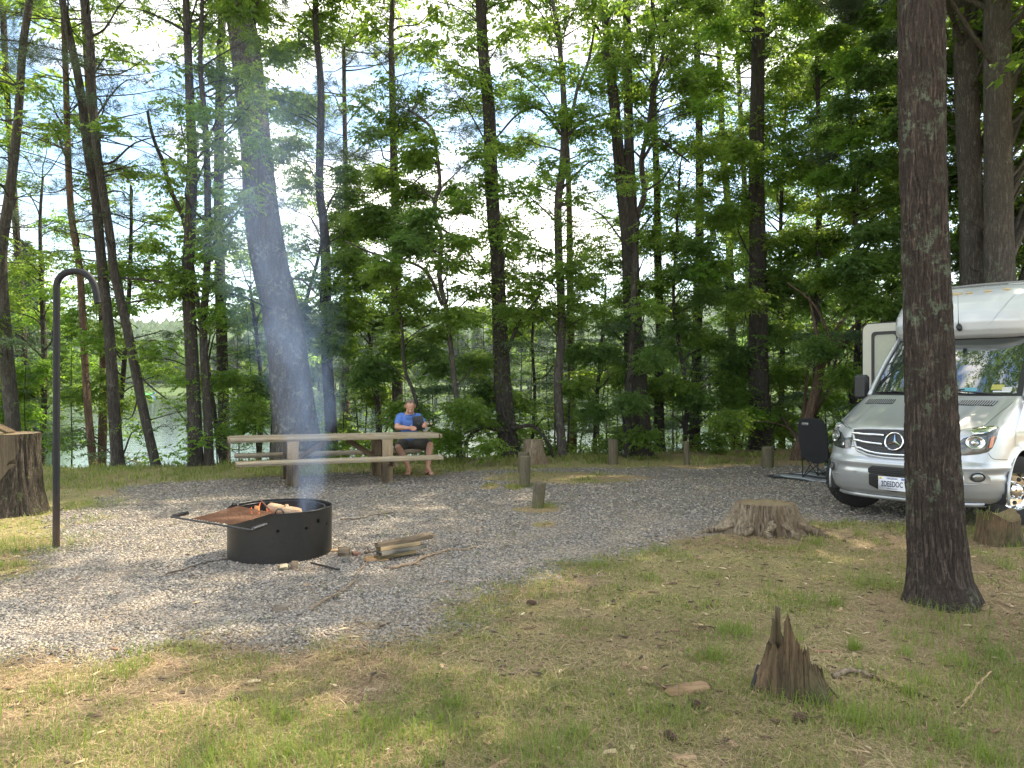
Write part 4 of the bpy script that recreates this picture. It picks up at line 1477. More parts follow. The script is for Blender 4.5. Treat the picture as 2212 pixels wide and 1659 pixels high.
TC = np.array([-2.883, 12.674]); TA = .356
tg = tz(TC[0], TC[1])
table = thing('picnic_table', 'long heavy timber picnic table with attached benches on the gravel', 'picnic table', (TC[0], TC[1], tg), TA)
for k in range(5):                                   # five boards of the top
    w = .714 / 5
    mb = MB(); mb.box((rng.normal(0, .006), -.357 + w * (k + .5), .765 - .036), (3.30, w - .006, .072 if k in (0, 4) else .05), bevel=.006)
    mb.build('tabletop_board', WOOD_TABLE, table)
for s in (-1, 1):
    mb = MB(); mb.box((s * 1.672, 0, .765 - .038), (.040, .70, .070), bevel=.005); mb.build('end_cap', WOOD_LEG, table)
    mb = MB(); mb.box((0, s * .704, .437 - .033), (3.167, .265, .066), bevel=.008); mb.build('bench_seat', WOOD_TABLE, table)
for sx in (-1, 1):
    for sy in (-1, 1):
        mb = MB(); mb.box((sx * .74, sy * .44, .30), (.175, .13, .80), bevel=.005)
        mb.build('leg', WOOD_LEG, table)
    mb = MB(); mb.box((sx * .74 + .075, 0, .325), (.075, 1.55, .085), bevel=.005); mb.build('bench_support', WOOD_LEG, table)
    mb = MB(); mb.box((sx * .74 + .075, 0, .655), (.075, .72, .075), bevel=.005); mb.build('top_support', WOOD_LEG, table)
    mb = MB()
    d = np.array([-sx * .52, 0, .34]); mb.box((sx * .44, 0, .50), (.66, .085, .085), frame(d), bevel=.004); mb.build('diagonal_brace', WOOD_LEG, table)
    # bolts
u_t = np.array([math.cos(TA), math.sin(TA)]); v_t = np.array([-u_t[1], u_t[0]])


def on_table(s, t, z=.765):
    xy = TC + u_t * s + v_t * t
    return np.array([xy[0], xy[1], tg + z])


# glasses, bowl, tray
GLASS = None
N = Nodes("clear glass")
_g = N.n('ShaderNodeBsdfGlossy'); _g.inputs['Roughness'].default_value = .03
_t = N.n('ShaderNodeBsdfTransparent'); _lw = N.n('ShaderNodeLayerWeight'); _lw.inputs['Blend'].default_value = .35
_m = N.n('ShaderNodeMixShader'); N.link(_lw.outputs['Fresnel'], _m.inputs[0]); N.link(_t.outputs[0], _m.inputs[1]); N.link(_g.outputs[0], _m.inputs[2])
GLASS = N.done(_m.outputs[0])
N = Nodes("white wine")
WINE = N.done(N.bsdf((.85, .78, .42), .05, None, **{'Transmission Weight': .0, 'IOR': 1.33}))


def wine_glass(loc, label):
    r = thing('wine_glass', label, 'wine glass', loc, 0, 'wine glasses on the table')
    mb = MB(); mb.lathe([(.0, .001), (.034, .001), (.033, .004), (.006, .008), (.0042, .012), (.0042, .085), (.010, .095), (.026, .112), (.036, .135), (.0385, .155), (.037, .19), (.033, .21), (.0318, .21), (.0355, .188), (.037, .155), (.034, .135), (.024, .1135), (.0, .10)], n=28)
    mb.build('glass_body', GLASS, r, True)
    mb = MB(); mb.lathe([(0, .1015), (.0235, .1145), (.0335, .1355), (.0365, .156), (0, .156)], n=24)
    mb.build('wine', WINE, r, 30)


# positions read from the photo on the table top
def table_px(px, py, z=.765):
    return G(px, py, tg + z)


wine_glass(table_px(860.2, 930.5), 'wine glass at the left of the seated man')
wine_glass(table_px(931.8, 932.2), 'wine glass beside the white bowl at the table end')
mb = MB(); mb.lathe([(0, .002), (.032, .002), (.034, .008), (.062, .034), (.083, .058), (.090, .061), (.090, .064), (.081, .063), (.060, .039), (.030, .012), (0, .010)], n=36)
o = mb.build('bowl', simple("white enamel", (.88, .88, .87), .3, 0, .03), None, True)
o.location = table_px(918.8, 931.5); tag(o, 'white bowl on the table beside the tablet', 'bowl')
t_ = thing('clip', 'small green clip lying on the table near the left wine glass', 'clip', table_px(855.5, 931.8), .3)
mb = MB(); mb.box((0, 0, .012), (.075, .016, .008), bevel=.003); mb.build('jaw', simple("green plastic", (.03, .13, .09), .4), t_)
mb = MB(); mb.tube([(0, 0, .012), (.006, -.02, .006), (.004, -.035, .004)], .004, 6); mb.build('lever', BLACK_PL, t_)

# ------------------------------------------------------------------ fire ring
RC = np.array([-2.148, 7.14]); rg = tz(*RC)
RUST = None
N = Nodes("sooty rusted steel")
v = N.coord('Object')
a = N.noise(v, 5, 6, .65); b = N.noise(v, 40, 5)
c = N.mix(b, (.012, .012, .012), (.032, .03, .028))
c = N.mix(N.ramp(a, [(.60, 0.0), (.75, .5)]), c, (.07, .035, .02))
RINGM = N.done(N.bsdf(c, .42, N.bump(b, .15, .003), Metallic=.35))
N = Nodes("rusty grate steel")
v = N.coord('Object')
a = N.noise(v, 12, 6, .7)
c = N.mix(a, (.08, .035, .02), (.30, .15, .085))
GRATE = N.done(N.bsdf(c, .7, None, Metallic=.3))
SOOT = simple("soot", (.012, .011, .010), .9)
ASH = simple("ash", (.10, .095, .09), .95, 0, .5, 30, .5)

fr = thing('fire_ring', 'round black steel fire ring with air holes and a smoking fire', 'fire ring', (RC[0], RC[1], rg))


def ring_wall(r, h, z0, th, nseg=96, holes=()):
    """cylinder wall with real round holes: quads of a fine sheet around each hole are left out and re-bridged"""
    mb = MB()
    a = np.linspace(0, 2 * np.pi, nseg * 3, endpoint=False)
    zs = np.linspace(z0, h, 36)
    A, Z = np.meshgrid(a, zs)
    A = A.copy(); Z = Z.copy()
    kill = np.zeros((len(zs), len(a)), bool)
    for (ha, hz, hr) in holes:
        dx = (((A - ha + np.pi) % (2 * np.pi)) - np.pi) * r; dz = Z - hz
        d = np.hypot(dx, dz)
        near = (d < hr + .011) & (d > 1e-6)
        inside = d < hr
        kk = (d >= hr * .4) & near
        f = hr / np.where(d < 1e-6, 1, d)
        snap = kk & (np.abs(d - hr) < .0085)
        A = np.where(snap, ha + dx * f / r, A); Z = np.where(snap, hz + dz * f, Z)
        kill |= inside & ~snap
    rr = r
    for rad, flip in ((r, False), (r - th, True)):
        V = np.stack([rad * np.cos(A), rad * np.sin(A), Z], -1)
        k, m = A.shape
        idx = np.arange(k * m).reshape(k, m)
        q = np.stack([idx[:-1], np.roll(idx, -1, 1)[:-1], np.roll(idx, -1, 1)[1:], idx[1:]], -1).reshape(-1, 4)
        kf = kill.reshape(-1)
        bad = kf[q].any(1)
        q = q[~bad]
        if flip: q = q[:, ::-1]
        mb.add(V.reshape(-1, 3), np.ascontiguousarray(q))
    n = len(a)
    V = np.concatenate([np.stack([r * np.cos(a), r * np.sin(a), np.full(n, h)], 1), np.stack([(r - th) * np.cos(a), (r - th) * np.sin(a), np.full(n, h)], 1)])
    j = np.arange(n); j2 = (j + 1) % n
    mb.add(V, np.stack([j, j2, n + j2, n + j], 1))
    return mb


holes = []
# direction from ring centre towards the camera
cam_a = math.atan2(-RC[1], -RC[0])
for px, zz, hr in ((523, .30, .011), (545, .29, .014), (601, .283, .015), (657, .286, .014), (700, .285, .012), (681, .335, .022)):
    s = (px - 606) / 107.6
    holes.append((cam_a + math.asin(max(-.98, min(.98, s))), zz, hr))
for k in range(26):
    holes.append((cam_a + (k - 13) * 2 * math.pi / 26 + .05, .055, .013))
for k in range(5):
    holes.append((cam_a + math.pi + (k - 2) * .55, .285, .014))
ring_wall(.465, .43, -.03, .005, holes=holes).build('outer_wall', RINGM, fr, 40)
mb = MB(); mb.lathe([(.405, .415), (.405, .12), (.400, .12), (.400, .415), (.405, .415)], n=96); mb.build('inner_wall', RINGM, fr, 40)
mb = MB()
for r0 in (.465, .402):
    a = np.linspace(0, 2 * np.pi, 97)
    pts = np.stack([r0 * np.cos(a), r0 * np.sin(a), np.full(97, .43 if r0 > .45 else .417)], 1)
    mb.tube(pts, .0055, 8, cap=False)
mb.build('rim', STEEL_BLACK, fr, True)
for k in range(6):
    a = cam_a + .55 + k * math.pi / 3
    mb = MB(); mb.box((.434 * math.cos(a), .434 * math.sin(a), .405), (.062, .03, .005), rotz(a)); mb.build('spacer_tab', STEEL_BLACK, fr)
# bed of ash and charred stuff inside
mb = MB()
q = np.linspace(0, 2 * np.pi, 40, endpoint=False)
V = [[(rr * math.cos(t), rr * math.sin(t), .16 + .05 * (1 - rr / .4) + float(n2(rr * math.cos(t), rr * math.sin(t), 9, 3)[0] - .5) * .05) for t in q] for rr in np.linspace(.398, .01, 12)]
mb.grid(V, wrap=True); mb.build('ash_bed', ASH, fr, True)


def loc_r(p): return np.array([p[0] - RC[0], p[1] - RC[1], p[2] - rg])


zg = .452
gA, gB = G(370.2, 1116.2, .452), G(542, 1144.8, .452)
hA, hB = G(406.7, 1107.5, .462), G(575, 1133.5, .462)
b1, b2, b3, b4 = G(415.3, 1120.5, .452), G(514.3, 1093.6, .458), G(500.4, 1132.7, .452), G(589, 1107.5, .458)
gr = thing('cooking_grate', 'rusty swing up cooking grate with coil handles resting open over the ring edge', 'grate', (gB[0], gB[1], .452))


def lg(p): return np.array(p) - np.array([gB[0], gB[1], .452])


mb = MB()
nb = 15
for k in range(nb):
    f_ = k / (nb - 1)
    mb = MB()
    p0 = b1 * (1 - f_) + b3 * f_; p1 = b2 * (1 - f_) + b4 * f_
    mb.tube([lg(p0), lg((p0 + p1) / 2 + [0, 0, -.003]), lg(p1)], .0046, 7)
    mb.build('bar', GRATE, gr, True)
mb = MB(); mb.tube([lg(b2 + [0, 0, -.008]), lg((b2 + b4) / 2 + [0, 0, -.008]), lg(b4 + [0, 0, -.008])], .0075, 8); mb.build('cross_rod', GRATE, gr, True)
mb = MB(); f_ = .35
mb.tube([lg(b1 * .5 + b2 * .5 + [0, 0, -.012]), lg(b3 * .5 + b4 * .5 + [0, 0, -.012])], .006, 8); mb.build('cross_rod', GRATE, gr, True)
mb = MB()
mb.tube(smooth_path([lg(hA), lg(gA + (hA - gA) * .25), lg(gA), lg(gA + (gB - gA) * .06), lg((gA + gB) / 2), lg(gB - (gB - gA) * .06), lg(gB), lg(gB + (hB - gB) * .25), lg(hB)], 5), .0085, 10)
mb.build('front_bar', STEEL_BLACK, gr, True)
for (s0, s1) in ((gA + (hA - gA) * .12, hA), (gB + (hB - gB) * .12, hB)):
    mb = MB()
    n = 150
    f_ = np.linspace(0, 1, n)[:, None]
    ax = s1 - s0; Rm = frame(ax)
    c = s0 + ax * f_
    a = np.linspace(0, 2 * np.pi * 12, n)
    pts = c + .015 * (np.cos(a)[:, None] * Rm[:, 1] + np.sin(a)[:, None] * Rm[:, 2])
    mb.tube([lg(p) for p in pts], .0032, 5)
    mb.build('coil_handle', simple("coil steel", (.10, .10, .105), .35, .8) if s0[0] > -2.4 else STEEL_BLACK, gr, True)
for (px, py) in ((507.3, 1092.5), (602.9, 1106)):
    g = G(px, py, .45)
    mb = MB(); mb.tube([lg(g + [-.035, .0, -.05]), lg(g + [-.03, 0, .0]), lg(g + [-.012, 0, .025]), lg(g + [.02, 0, .025]), lg(g + [.04, 0, -.005]), lg(g + [.042, 0, -.05])], .02, 6, flat=.22)
    mb.build('hinge_plate', STEEL_BLACK, gr)
mb = MB(); p0 = G(582, 1101, .455); p1 = P(563, 1079, p0[1] + .05)
mb.tube([lg(p0), lg((p0 + p1) / 2), lg(p1)], .006, 7); mb.build('latch_rod', GRATE, gr, True)

# fire wood in the ring
SPLIT = m_wood("split firewood", (.24, .14, .075), (.58, .40, .24), (2, 14, 14), .8, .3)
CHAR = simple("charred wood", (.02, .016, .014), .85, 0, .5, 20, .6)


def log_piece(name, label, p0, p1, r, mat, sides=7, group=None, cat='firewood', jag=.22, flat=1.0):
    p0 = np.asarray(p0, float); p1 = np.asarray(p1, float)
    m = (p0 + p1) / 2
    mb = MB()
    pts = np.array([p0 + (p1 - p0) * f_ for f_ in np.linspace(0, 1, 7)]) - m
    pts[1:-1] += rng.normal(0, r * .05, (5, 3))
    mb.tube(pts, r * (1 + rng.uniform(-.08, .08, 7)), sides, flat=flat)
    V = mb.v[0]
    pr = rng.uniform(1 - jag, 1 + jag, sides)
    for k in range(7):
        V[k * sides:(k + 1) * sides] = pts[k] + (V[k * sides:(k + 1) * sides] - pts[k]) * pr[:, None]
    o = mb.build(name, mat)
    o.location = m
    if label: tag(o, label, cat, group)
    return o


def rw(px, py, z): return G(px, py, z)


log_piece('split_log', 'pale split log propped over the fire next to the hinge', rw(582, 1098, .40), rw(648, 1110, .38), .05, SPLIT, 5, 'firewood in the ring', jag=.3)
log_piece('log_stub', 'short light stub standing up behind the split log in the fire', rw(616, 1107, .36), rw(620, 1092, .44), .018, SPLIT, 8, 'firewood in the ring')
log_piece('charred_log', 'charred log lying across the ash bed of the fire ring', (RC[0] - .15, RC[1] - .1, .24), (RC[0] + .25, RC[1] + .2, .25), .05, CHAR, 8, 'firewood in the ring')
log_piece('charred_log', 'charred log under the flames at the left inside the ring', (RC[0] - .28, RC[1] + .12, .24), (RC[0] + .1, RC[1] - .2, .30), .045, CHAR, 8, 'firewood in the ring')
log_piece('orange_log', 'orange brown stick poking up behind the grate in the flames', (RC[0] - .24, RC[1] - .05, .25), (RC[0] - .22, RC[1] + .0, .44), .018, m_wood("burning bark", (.35, .12, .04), (.6, .28, .12)), 7, 'firewood in the ring')

# flames
N = Nodes("flame")
v = N.coord('Generated')
sp_ = N.n('ShaderNodeSeparateXYZ'); N.link(v, sp_.inputs[0])
fc_ = N.ramp(sp_.outputs['Z'], [(0, (1, .55, .12)), (.5, (1, .25, .04)), (1, (.8, .08, .02))])
em = N.n('ShaderNodeEmission'); N.link(fc_, em.inputs['Color']); em.inputs['Strength'].default_value = 2.2
tr = N.n('ShaderNodeBsdfTransparent')
mx = N.n('ShaderNodeMixShader'); mx.inputs[0].default_value = .5
N.link(tr.outputs[0], mx.inputs[1]); N.link(em.outputs[0], mx.inputs[2])
FLAME = N.done(mx.outputs[0])
fl = thing('fire', 'low orange flames licking up beside the split log in the ring', 'fire', (RC[0] - .26, RC[1] + .02, .22))
for k, (dx, dy, h, r) in enumerate(((0, 0, .20, .022), (.06, .03, .24, .02), (-.05, .05, .14, .016), (.10, -.02, .15, .016))):
    mb = MB()
    z = np.linspace(0, 1, 12)
    pts = np.stack([dx + .02 * np.sin(z * 5 + k), dy + .014 * np.cos(z * 6 + k), z * h], 1)
    mb.tube(pts, r * np.sin(np.pi * (z * .82 + .14)) * (1 - z * .45) + .0008, 8, flat=.5)
    mb.build('flame', FLAME, fl, True)

# ------------------------------------------------------------------ hook pole
pb = G(122, 1181)
hp = thing('lantern_pole', 'tall black steel pole with a curved top and hanging hook on the left', 'pole', (pb[0], pb[1], tz(pb[0], pb[1])))
sc7 = pb[1] / F
z_top = 1.55 + (834 - 585) * sc7
mb = MB()
pxz = [(122, 1185), (122, 1000), (122, 800), (122, 680), (122, 640)]
arc = [(122.0, 615), (127, 600), (139, 589), (156, 584.5), (172, 585), (188, 592), (200, 606), (206.5, 626), (210, 648), (211.5, 653)]
pp = np.array([[(a - 122) * sc7, 0, EYE + (834 - b) * sc7] for a, b in pxz + arc])
pp[0, 2] = -.15
mb.tube(np.concatenate([pp[:4], smooth_path(pp[3:], 5)[1:]]), .0315, 20)
N = Nodes("pole paint")
v = N.coord('Object')
z_ = N.n('ShaderNodeSeparateXYZ'); N.link(v, z_.inputs[0])
a = N.math('ADD', z_.outputs['Z'], N.math('MULTIPLY', N.noise(v, 8, 5), .7))
c = N.mix(N.ramp(a, [(.5, .8), (1.1, 0.0)]), N.mix(N.noise(v, 14, 6, .7), (.008, .009, .011), (.022, .023, .025)), (.075, .05, .035))
mb.build('pole_shaft', N.done(N.bsdf(c, .6, None, **{'Specular IOR Level': .25})), hp, 40)
mb = MB()
hk = [(207, 652), (207.2, 668), (207.5, 682), (212, 684.5), (216.5, 681), (217, 676)]
mb.tube(smooth_path(np.array([[(a - 122) * sc7, 0, EYE + (834 - b) * sc7] for a, b in hk]), 4), .0045, 8)
mb.build('hook', STEEL_BLACK, hp, True)

# ------------------------------------------------------------------ posts
posts = [(1161, 1095, 1040, 27, 'short round topped post nearest the fire pit side of the gravel', .10, -.03), (1133, 1052, 986, 24, 'middle post of the short line in front of the flat stump', .02, .0),
         (1131, 1024, 978, 24, 'post hidden behind the middle post of the short line', .0, .0), (1324, 1003, 949, 22, 'lone post with a rounded top on the grass right of the stump', .0, -.02),
         (1484, 1003, 953, 12.5, 'narrow leaning post at the far edge of the gravel', -.05, .03), (1658, 1009, 964, 25, 'short broad mossy post in front of the thick right trunk', .0, .02)]
for px, yb, yt, w, lab, lean, tilt in posts:
    g = G(px, yb)
    g[2] = tz(g[0], g[1])
    D = g[1] + w / 2 / F * g[1] * 0
    h = (yb - yt) / F * g[1]
    r = w / 2 / F * g[1]
    mb = MB()
    n = 28
    a = np.linspace(0, 2 * np.pi, n, endpoint=False)
    rows = []
    for z in list(np.linspace(-.12, h - .015, 14)) + [h - .004, h]:
        k = 1.0 if z < h - .01 else (.97 if z < h - .002 else .88)
        rr = r * k * (1 + .05 * (vnoise(np.stack([np.cos(a) * 3, np.sin(a) * 3, a * 0 + z * 3], 1), int(px)) - .5) + .03 * (vnoise(np.stack([np.cos(a) * 9, np.sin(a) * 9, a * 0 + z], 1), 5) - .5))
        rows.append(np.stack([rr * np.cos(a) + lean * z, rr * np.sin(a), np.full(n, z) + (tilt * 2 * np.cos(a) * r if z > h - .02 else 0)], 1))
    mb.grid(rows, wrap=True); mb.add(rows[-1], [list(range(n))])
    o = mb.build('wooden_post', WOOD_POST, None, 40)
    o.location = g
    tag(o, lab, 'post', 'round wooden posts around the parking spot')

# ------------------------------------------------------------------ stumps
STUMP_SIDE = m_bark("stump bark", (.045, .036, .027), (.145, .118, .088), .25, (.16, .17, .07), .9)
STUMP_OLD = m_wood("decaying stump wood", (.022, .013, .007), (.175, .112, .055), (13, 13, 1.2), .9, 1.0, (.05, .05, .018))
STUMP_TOP = m_wood("sawn stump top", (.09, .055, .032), (.25, .17, .105), (9, 9, 9), .9, .7, (.20, .17, .07))
STUMP_PALE = m_wood("bleached stump wood", (.045, .030, .020), (.36, .285, .19), (15, 15, 1.1), .9, .95, (.12, .08, .045))
STUMP_TAN = m_wood("bare sapwood", (.05, .036, .022), (.145, .11, .068), (16, 16, .8), .85, .6)


def stump(loc, rt, rb, h, lobes, lobe_amp, seed, label, side, top, top_fn=None, n=120, squash=(1, 1), rough=.05, pw=2.2, roots=(), groove=.035):
    r_ = thing('tree_stump', label, 'stump', loc)
    a = np.linspace(0, 2 * np.pi, n, endpoint=False)
    m = 40
    rows = []
    lob = np.zeros(n)
    for (la, wdt, am) in lobes:
        dd = ((a - la + np.pi) % (2 * np.pi)) - np.pi
        lob += am * np.exp(-(dd / wdt) ** 2)
    for i in range(m + 1):
        f_ = i / m
        ht = h if top_fn is None else top_fn(a)
        z = np.broadcast_to(-.06 + (ht + .06) * f_, a.shape)
        rr = rt + (rb - rt) * (1 - f_) ** pw + lobe_amp * lob * (1 - f_) ** (pw * .9)
        q = np.stack([np.cos(a) * 2.5, np.sin(a) * 2.5, z * 1.5 + seed], 1)
        rr = rr * (1 + rough * 2 * (fbm(q, 3, seed) - .5))
        fl = np.abs(vnoise(np.stack([a * 11, z * 2.0, a * 0 + seed], 1), seed + 2) - .5) * 2
        rr = rr - groove * rt * (1 - fl) ** 3 + groove * .6 * rt * (vnoise(np.stack([a * 40, z * 12, a * 0], 1), seed + 4) - .5)
        rows.append(np.stack([rr * np.cos(a) * squash[0], rr * np.sin(a) * squash[1], np.broadcast_to(z, a.shape)], 1))
    mb = MB(); mb.grid(rows, wrap=True)
    for (pts, rads) in roots:
        pp_ = smooth_path(pts, 8); pp_[:, :2] += rng.normal(0, .012, (len(pp_), 2))
        mb.tube(pp_, smooth_path(np.stack([rads] * 3, 1), 8)[:, 0] * rng.uniform(.75, 1.2, len(pp_)), 10, flat=.6)
        V_ = mb.v[-1]; V_ += (np.stack([vnoise(V_ * 38, 3), vnoise(V_ * 38, 5), vnoise(V_ * 38, 8)], 1) - .5) * .03
    mb.build('trunk_base', side, r_, 50)
    mb = MB()
    tops = [rows[-1]]
    for f_ in (.93, .75, .5, .25, .02):
        q = rows[-1].copy(); c = q[:, :2].mean(0)
        q[:, :2] = c + (q[:, :2] - c) * f_
        zc = q[:, 2]
        q[:, 2] = zc * (1 if top_fn is None else (.3 + .7 * f_)) + (0 if top_fn is None else (.0)) - .012 + .03 * (fbm(np.stack([q[:, 0] * 14, q[:, 1] * 14, q[:, 0] * 0 + seed], 1), 3, seed) - .45)
        tops.append(q)
    mb.grid(tops, wrap=True)
    mb.build('cut_face', top, r_, 40)
    return r_


# tall stump on the left
D0 = 9.4
bx = (14 - CX) / F * D0
s1 = stump((bx, D0, tz(bx, D0)), .365, .47, .98, [(-.35, .3, 1), (-1.5, .3, .5), (-2.6, .4, .8), (1.2, .4, .8), (2.4, .4, .6)], .10, 5, 'tall wide stump with a mossy cut top at the left edge', STUMP_SIDE, STUMP_TOP, pw=2.6, groove=.06, n=200)
mb = MB()
a = np.linspace(-2.3, -.75, 26)
rows = [[(0.378 * math.cos(t) * 1.01 * (1 + .03 * math.sin(t * 9)), .378 * math.sin(t) * (1 + .03 * math.sin(t * 9)), z + .10 * math.sin(t * 6) * (z < .6)) for t in a] for z in np.linspace(.50, .975, 12)]
mb.grid(rows); mb.build('bare_patch', STUMP_TAN, s1, True)
mb = MB(); mb.box((-.12, .02, 1.07), (.36, .20, .035), frame((.8, .1, -.45)), bevel=.01); mb.box((-.28, .0, 1.06), (.10, .22, .18), bevel=.02)
mb.build('splintered_slab', STUMP_OLD, s1)

# flat topped stump by the post line
g = G(1152, 1000); stump((g[0], g[1], tz(g[0], g[1])), .20, .27, .48, [(-.3, .35, 1), (2.0, .4, .6), (-2.4, .3, .5)], .10, 15, 'medium straight sided stump with pale sides behind the post line', STUMP_PALE, STUMP_TOP, n=60)

# wide low stump with spreading roots
g = G(1672, 1160); c0 = np.array([g[0], g[1] + .30])
R_ = []
for ang, L_, r0 in ((3.35, .95, .075), (3.0, .55, .07), (-1.75, .38, .08), (-1.1, .48, .07), (-.55, .75, .075), (-.1, .6, .06), (2.2, .5, .06), (-2.3, .40, .06)):
    L_ *= .72; r0 *= .8
    pts = [(.22 * math.cos(ang), .22 * math.sin(ang), .14), (.22 * math.cos(ang) + .35 * L_ * math.cos(ang + .08), (.22 + .35 * L_) * math.sin(ang), .065), (.22 * math.cos(ang) + .7 * L_ * math.cos(ang - .1), (.22 + .7 * L_) * math.sin(ang), .02), (.22 * math.cos(ang) + L_ * math.cos(ang + .05), (.22 + L_) * math.sin(ang), -.03)]
    R_.append((np.array(pts), np.array([r0 * 1.2, r0, r0 * .6, r0 * .3])))
stump((c0[0], c0[1], tz(*c0)), .315, .37, .305, [(3.3, .28, 1.9), (-1.75, .16, .7), (-1.15, .18, 1.0), (-.55, .22, 1.5), (0, .3, 1), (2.0, .4, .8), (-2.4, .2, .7)], .17, 25, 'wide low stump with spreading bleached roots at the edge of the gravel', STUMP_PALE, STUMP_TOP, squash=(1.0, .85), rough=.16, pw=1.4, roots=R_, groove=.17, n=260)


# jagged broken stump in the foreground
def jag(a):
    x = np.cos(a)
    z = np.interp(x, [-1, -.78, -.72, -.6, -.38, -.30, 0, .3, .6, 1], [.22, .27, .37, .39, .37, .29, .26, .22, .16, .09])
    z = z - .05 * (np.sin(a) > .3)
    z = z + .03 * (vnoise(np.stack([a * 7, a * 0, a * 0], 1), 4) - .5) * 2
    return z + .045 * (np.floor(vnoise(np.stack([a * 22, a * 0, a * 0], 1), 6) * 4) / 4 - .4)


g = G(1722, 1502)
s3 = stump((g[0], g[1] + .03, tz(g[0], g[1])), .128, .170, .3, [(-.25, .35, 1.2), (-1.1, .25, .9), (2.9, .4, .7), (1.4, .5, .6), (-2.2, .25, .3)], .085, 35, 'broken jagged stump in the right foreground with a splintered spire', STUMP_OLD, STUMP_OLD, top_fn=jag, rough=.26, pw=1.4, n=300, groove=.085)
for (x, y, z, dx, dz, w) in ((-.075, .03, .32, -.004, .20, .032), (-.105, .01, .27, -.004, .20, .018)):
    mb = MB()
    k = 7
    pts = np.array([(x + dx * f_, y + rng.normal(0, .002), z - .1 + dz * f_) for f_ in np.linspace(0, 1, k)])
    mb.tube(pts, w * (1 - .25 * np.linspace(0, 1, k)) * rng.uniform(.9, 1.1, k), 9, flat=.45)
    mb.build('splinter', STUMP_OLD, s3)
o = log_piece('bark_slab', 'dark strip of bark leaning on the left of the broken stump', G(1622, 1490, .01), G(1640, 1436, .12), .014, CHAR, 6, cat='bark', flat=.5)
# mossy stump at the right edge
g = G(2172, 1181)
s4 = stump((g[0] + .03, g[1] + .16, tz(g[0], g[1])), .18, .22, .27, [(-2.2, .3, .6), (-.9, .3, .7), (.5, .4, .5), (2, .4, .6)], .05, 45, 'small hollow mossy stump with grass on top at the right edge', STUMP_OLD, STUMP_TOP, top_fn=lambda a: .25 + .05 * np.sin(a * 2 + 1) + .05 * vnoise(np.stack([a * 3, a * 0, a * 0], 1), 9), rough=.1)
n = 60
q = np.stack([g[0] - .08 + rng.normal(0, .06, n), g[1] + .12 + rng.normal(0, .06, n), np.full(n, .25)], 1)
blades("stump_grass", q, rng.uniform(.05, .16, n), rng.uniform(.003, .006, n), GRASS, 1.6)

# ------------------------------------------------------------------ sawn wood pieces, sticks, cones
LUM = [m_wood("grey lumber offcut", (.08, .055, .035), (.24, .18, .12), (2, 15, 15), .8, .5), m_wood("tan lumber offcut", (.19, .135, .075), (.38, .29, .17), (2, 15, 15), .8, .3), m_wood("slate grey lumber offcut", (.08, .075, .065), (.18, .165, .14), (2, 15, 15), .8, .3), m_wood("yellow lumber offcut", (.22, .165, .08), (.42, .33, .17), (2, 15, 15), .8, .3)]
g0 = np.array([-1.02, 6.92])
dw = np.array([.74, .67]); dw /= np.linalg.norm(dw)
labs = ['yellowish board at the bottom of the small wood stack', 'grey board second from the bottom of the small wood stack', 'tan board third in the small wood stack', 'dark split board on top of the small wood stack']
for k, (L_, off, lat, m_, h) in enumerate(((.40, -.02, .02, LUM[3], .038), (.50, .03, -.012, LUM[2], .038), (.42, .0, .0, LUM[1], .04), (.58, .06, -.01, LUM[0], .042))):
    mb = MB(); mb.box((0, 0, 0), (L_, .085 if k < 3 else .06, h - .002), bevel=.004)
    if k == 3:
        V = mb.v[0]; V += rng.normal(0, .004, V.shape)
    o = mb.build('board_offcut', m_)
    zz = tz(*g0) + .02 + sum([.0, .038, .076, .116][k:k + 1]) + h / 2
    o.location = (g0[0] + dw[0] * off - dw[1] * lat, g0[1] + dw[1] * off + dw[0] * lat, zz)
    o.rotation_euler = (0, (-.035 if k == 3 else 0), math.atan2(dw[1], dw[0]) + rng.normal(0, .04))
    tag(o, labs[k], 'board', 'boards stacked beside the fire ring')


def stick(px_pts, w, label, mat=None, z=.012, side=None, name='stick'):
    p = np.array([G(a, b, z if len(c_) == 0 else c_[0]) for a, b, *c_ in px_pts])
    m = p.mean(0)
    q = smooth_path(p, 5)
    mb = MB()
    k = len(q)
    q = q + rng.normal(0, .003, q.shape)
    mb.tube(q - m, w * np.linspace(1, .55, k) * rng.uniform(.9, 1.12, k), 8)
    for s_ in (side or []):
        p2 = np.array([G(a, b, z) for a, b in s_]) - m
        mb.tube(p2, np.linspace(w * .6, w * .25, len(p2)), 6)
    o = mb.build(name, mat or STICK, None, True)
    o.location = m
    return tag(o, label, 'stick', 'sticks lying around the fire ring')


STICK = m_wood("stick bark", (.13, .085, .05), (.36, .26, .17), (6, 6, 6), .85, .5)
STICK_D = m_wood("dark stick bark", (.05, .035, .025), (.14, .10, .07), (6, 6, 6), .85, .5)
stick([(845, 1227), (875, 1220), (892, 1217), (915, 1204), (950, 1194), (975, 1186), (1000, 1187), (1026, 1182)], .013, 'crooked branch with a fork lying in front of the wood stack', side=[[(892, 1217), (915, 1221)], [(965, 1190), (972, 1197)]])
stick([(672, 1316), (700, 1296), (735, 1278), (765, 1255), (776, 1232), (800, 1208), (830, 1190)], .008, 'long thin curved twig running from the wood stack towards the grass')
stick([(790, 1196), (815, 1190), (845, 1181)], .015, 'dark grey stick end poking out behind the wood stack', STICK_D, side=[[(800, 1193), (792, 1180)]])
stick([(868, 1178, .05), (890, 1165, .15), (905, 1155, .19), (925, 1153, .19), (948, 1158, .17)], .009, 'bent twig resting on top of the wood stack', STICK)
stick([(735, 1122), (770, 1120), (800, 1114), (838, 1108), (854, 1104)], .007, 'thin dark twig lying on the gravel behind the wood stack', STICK_D)
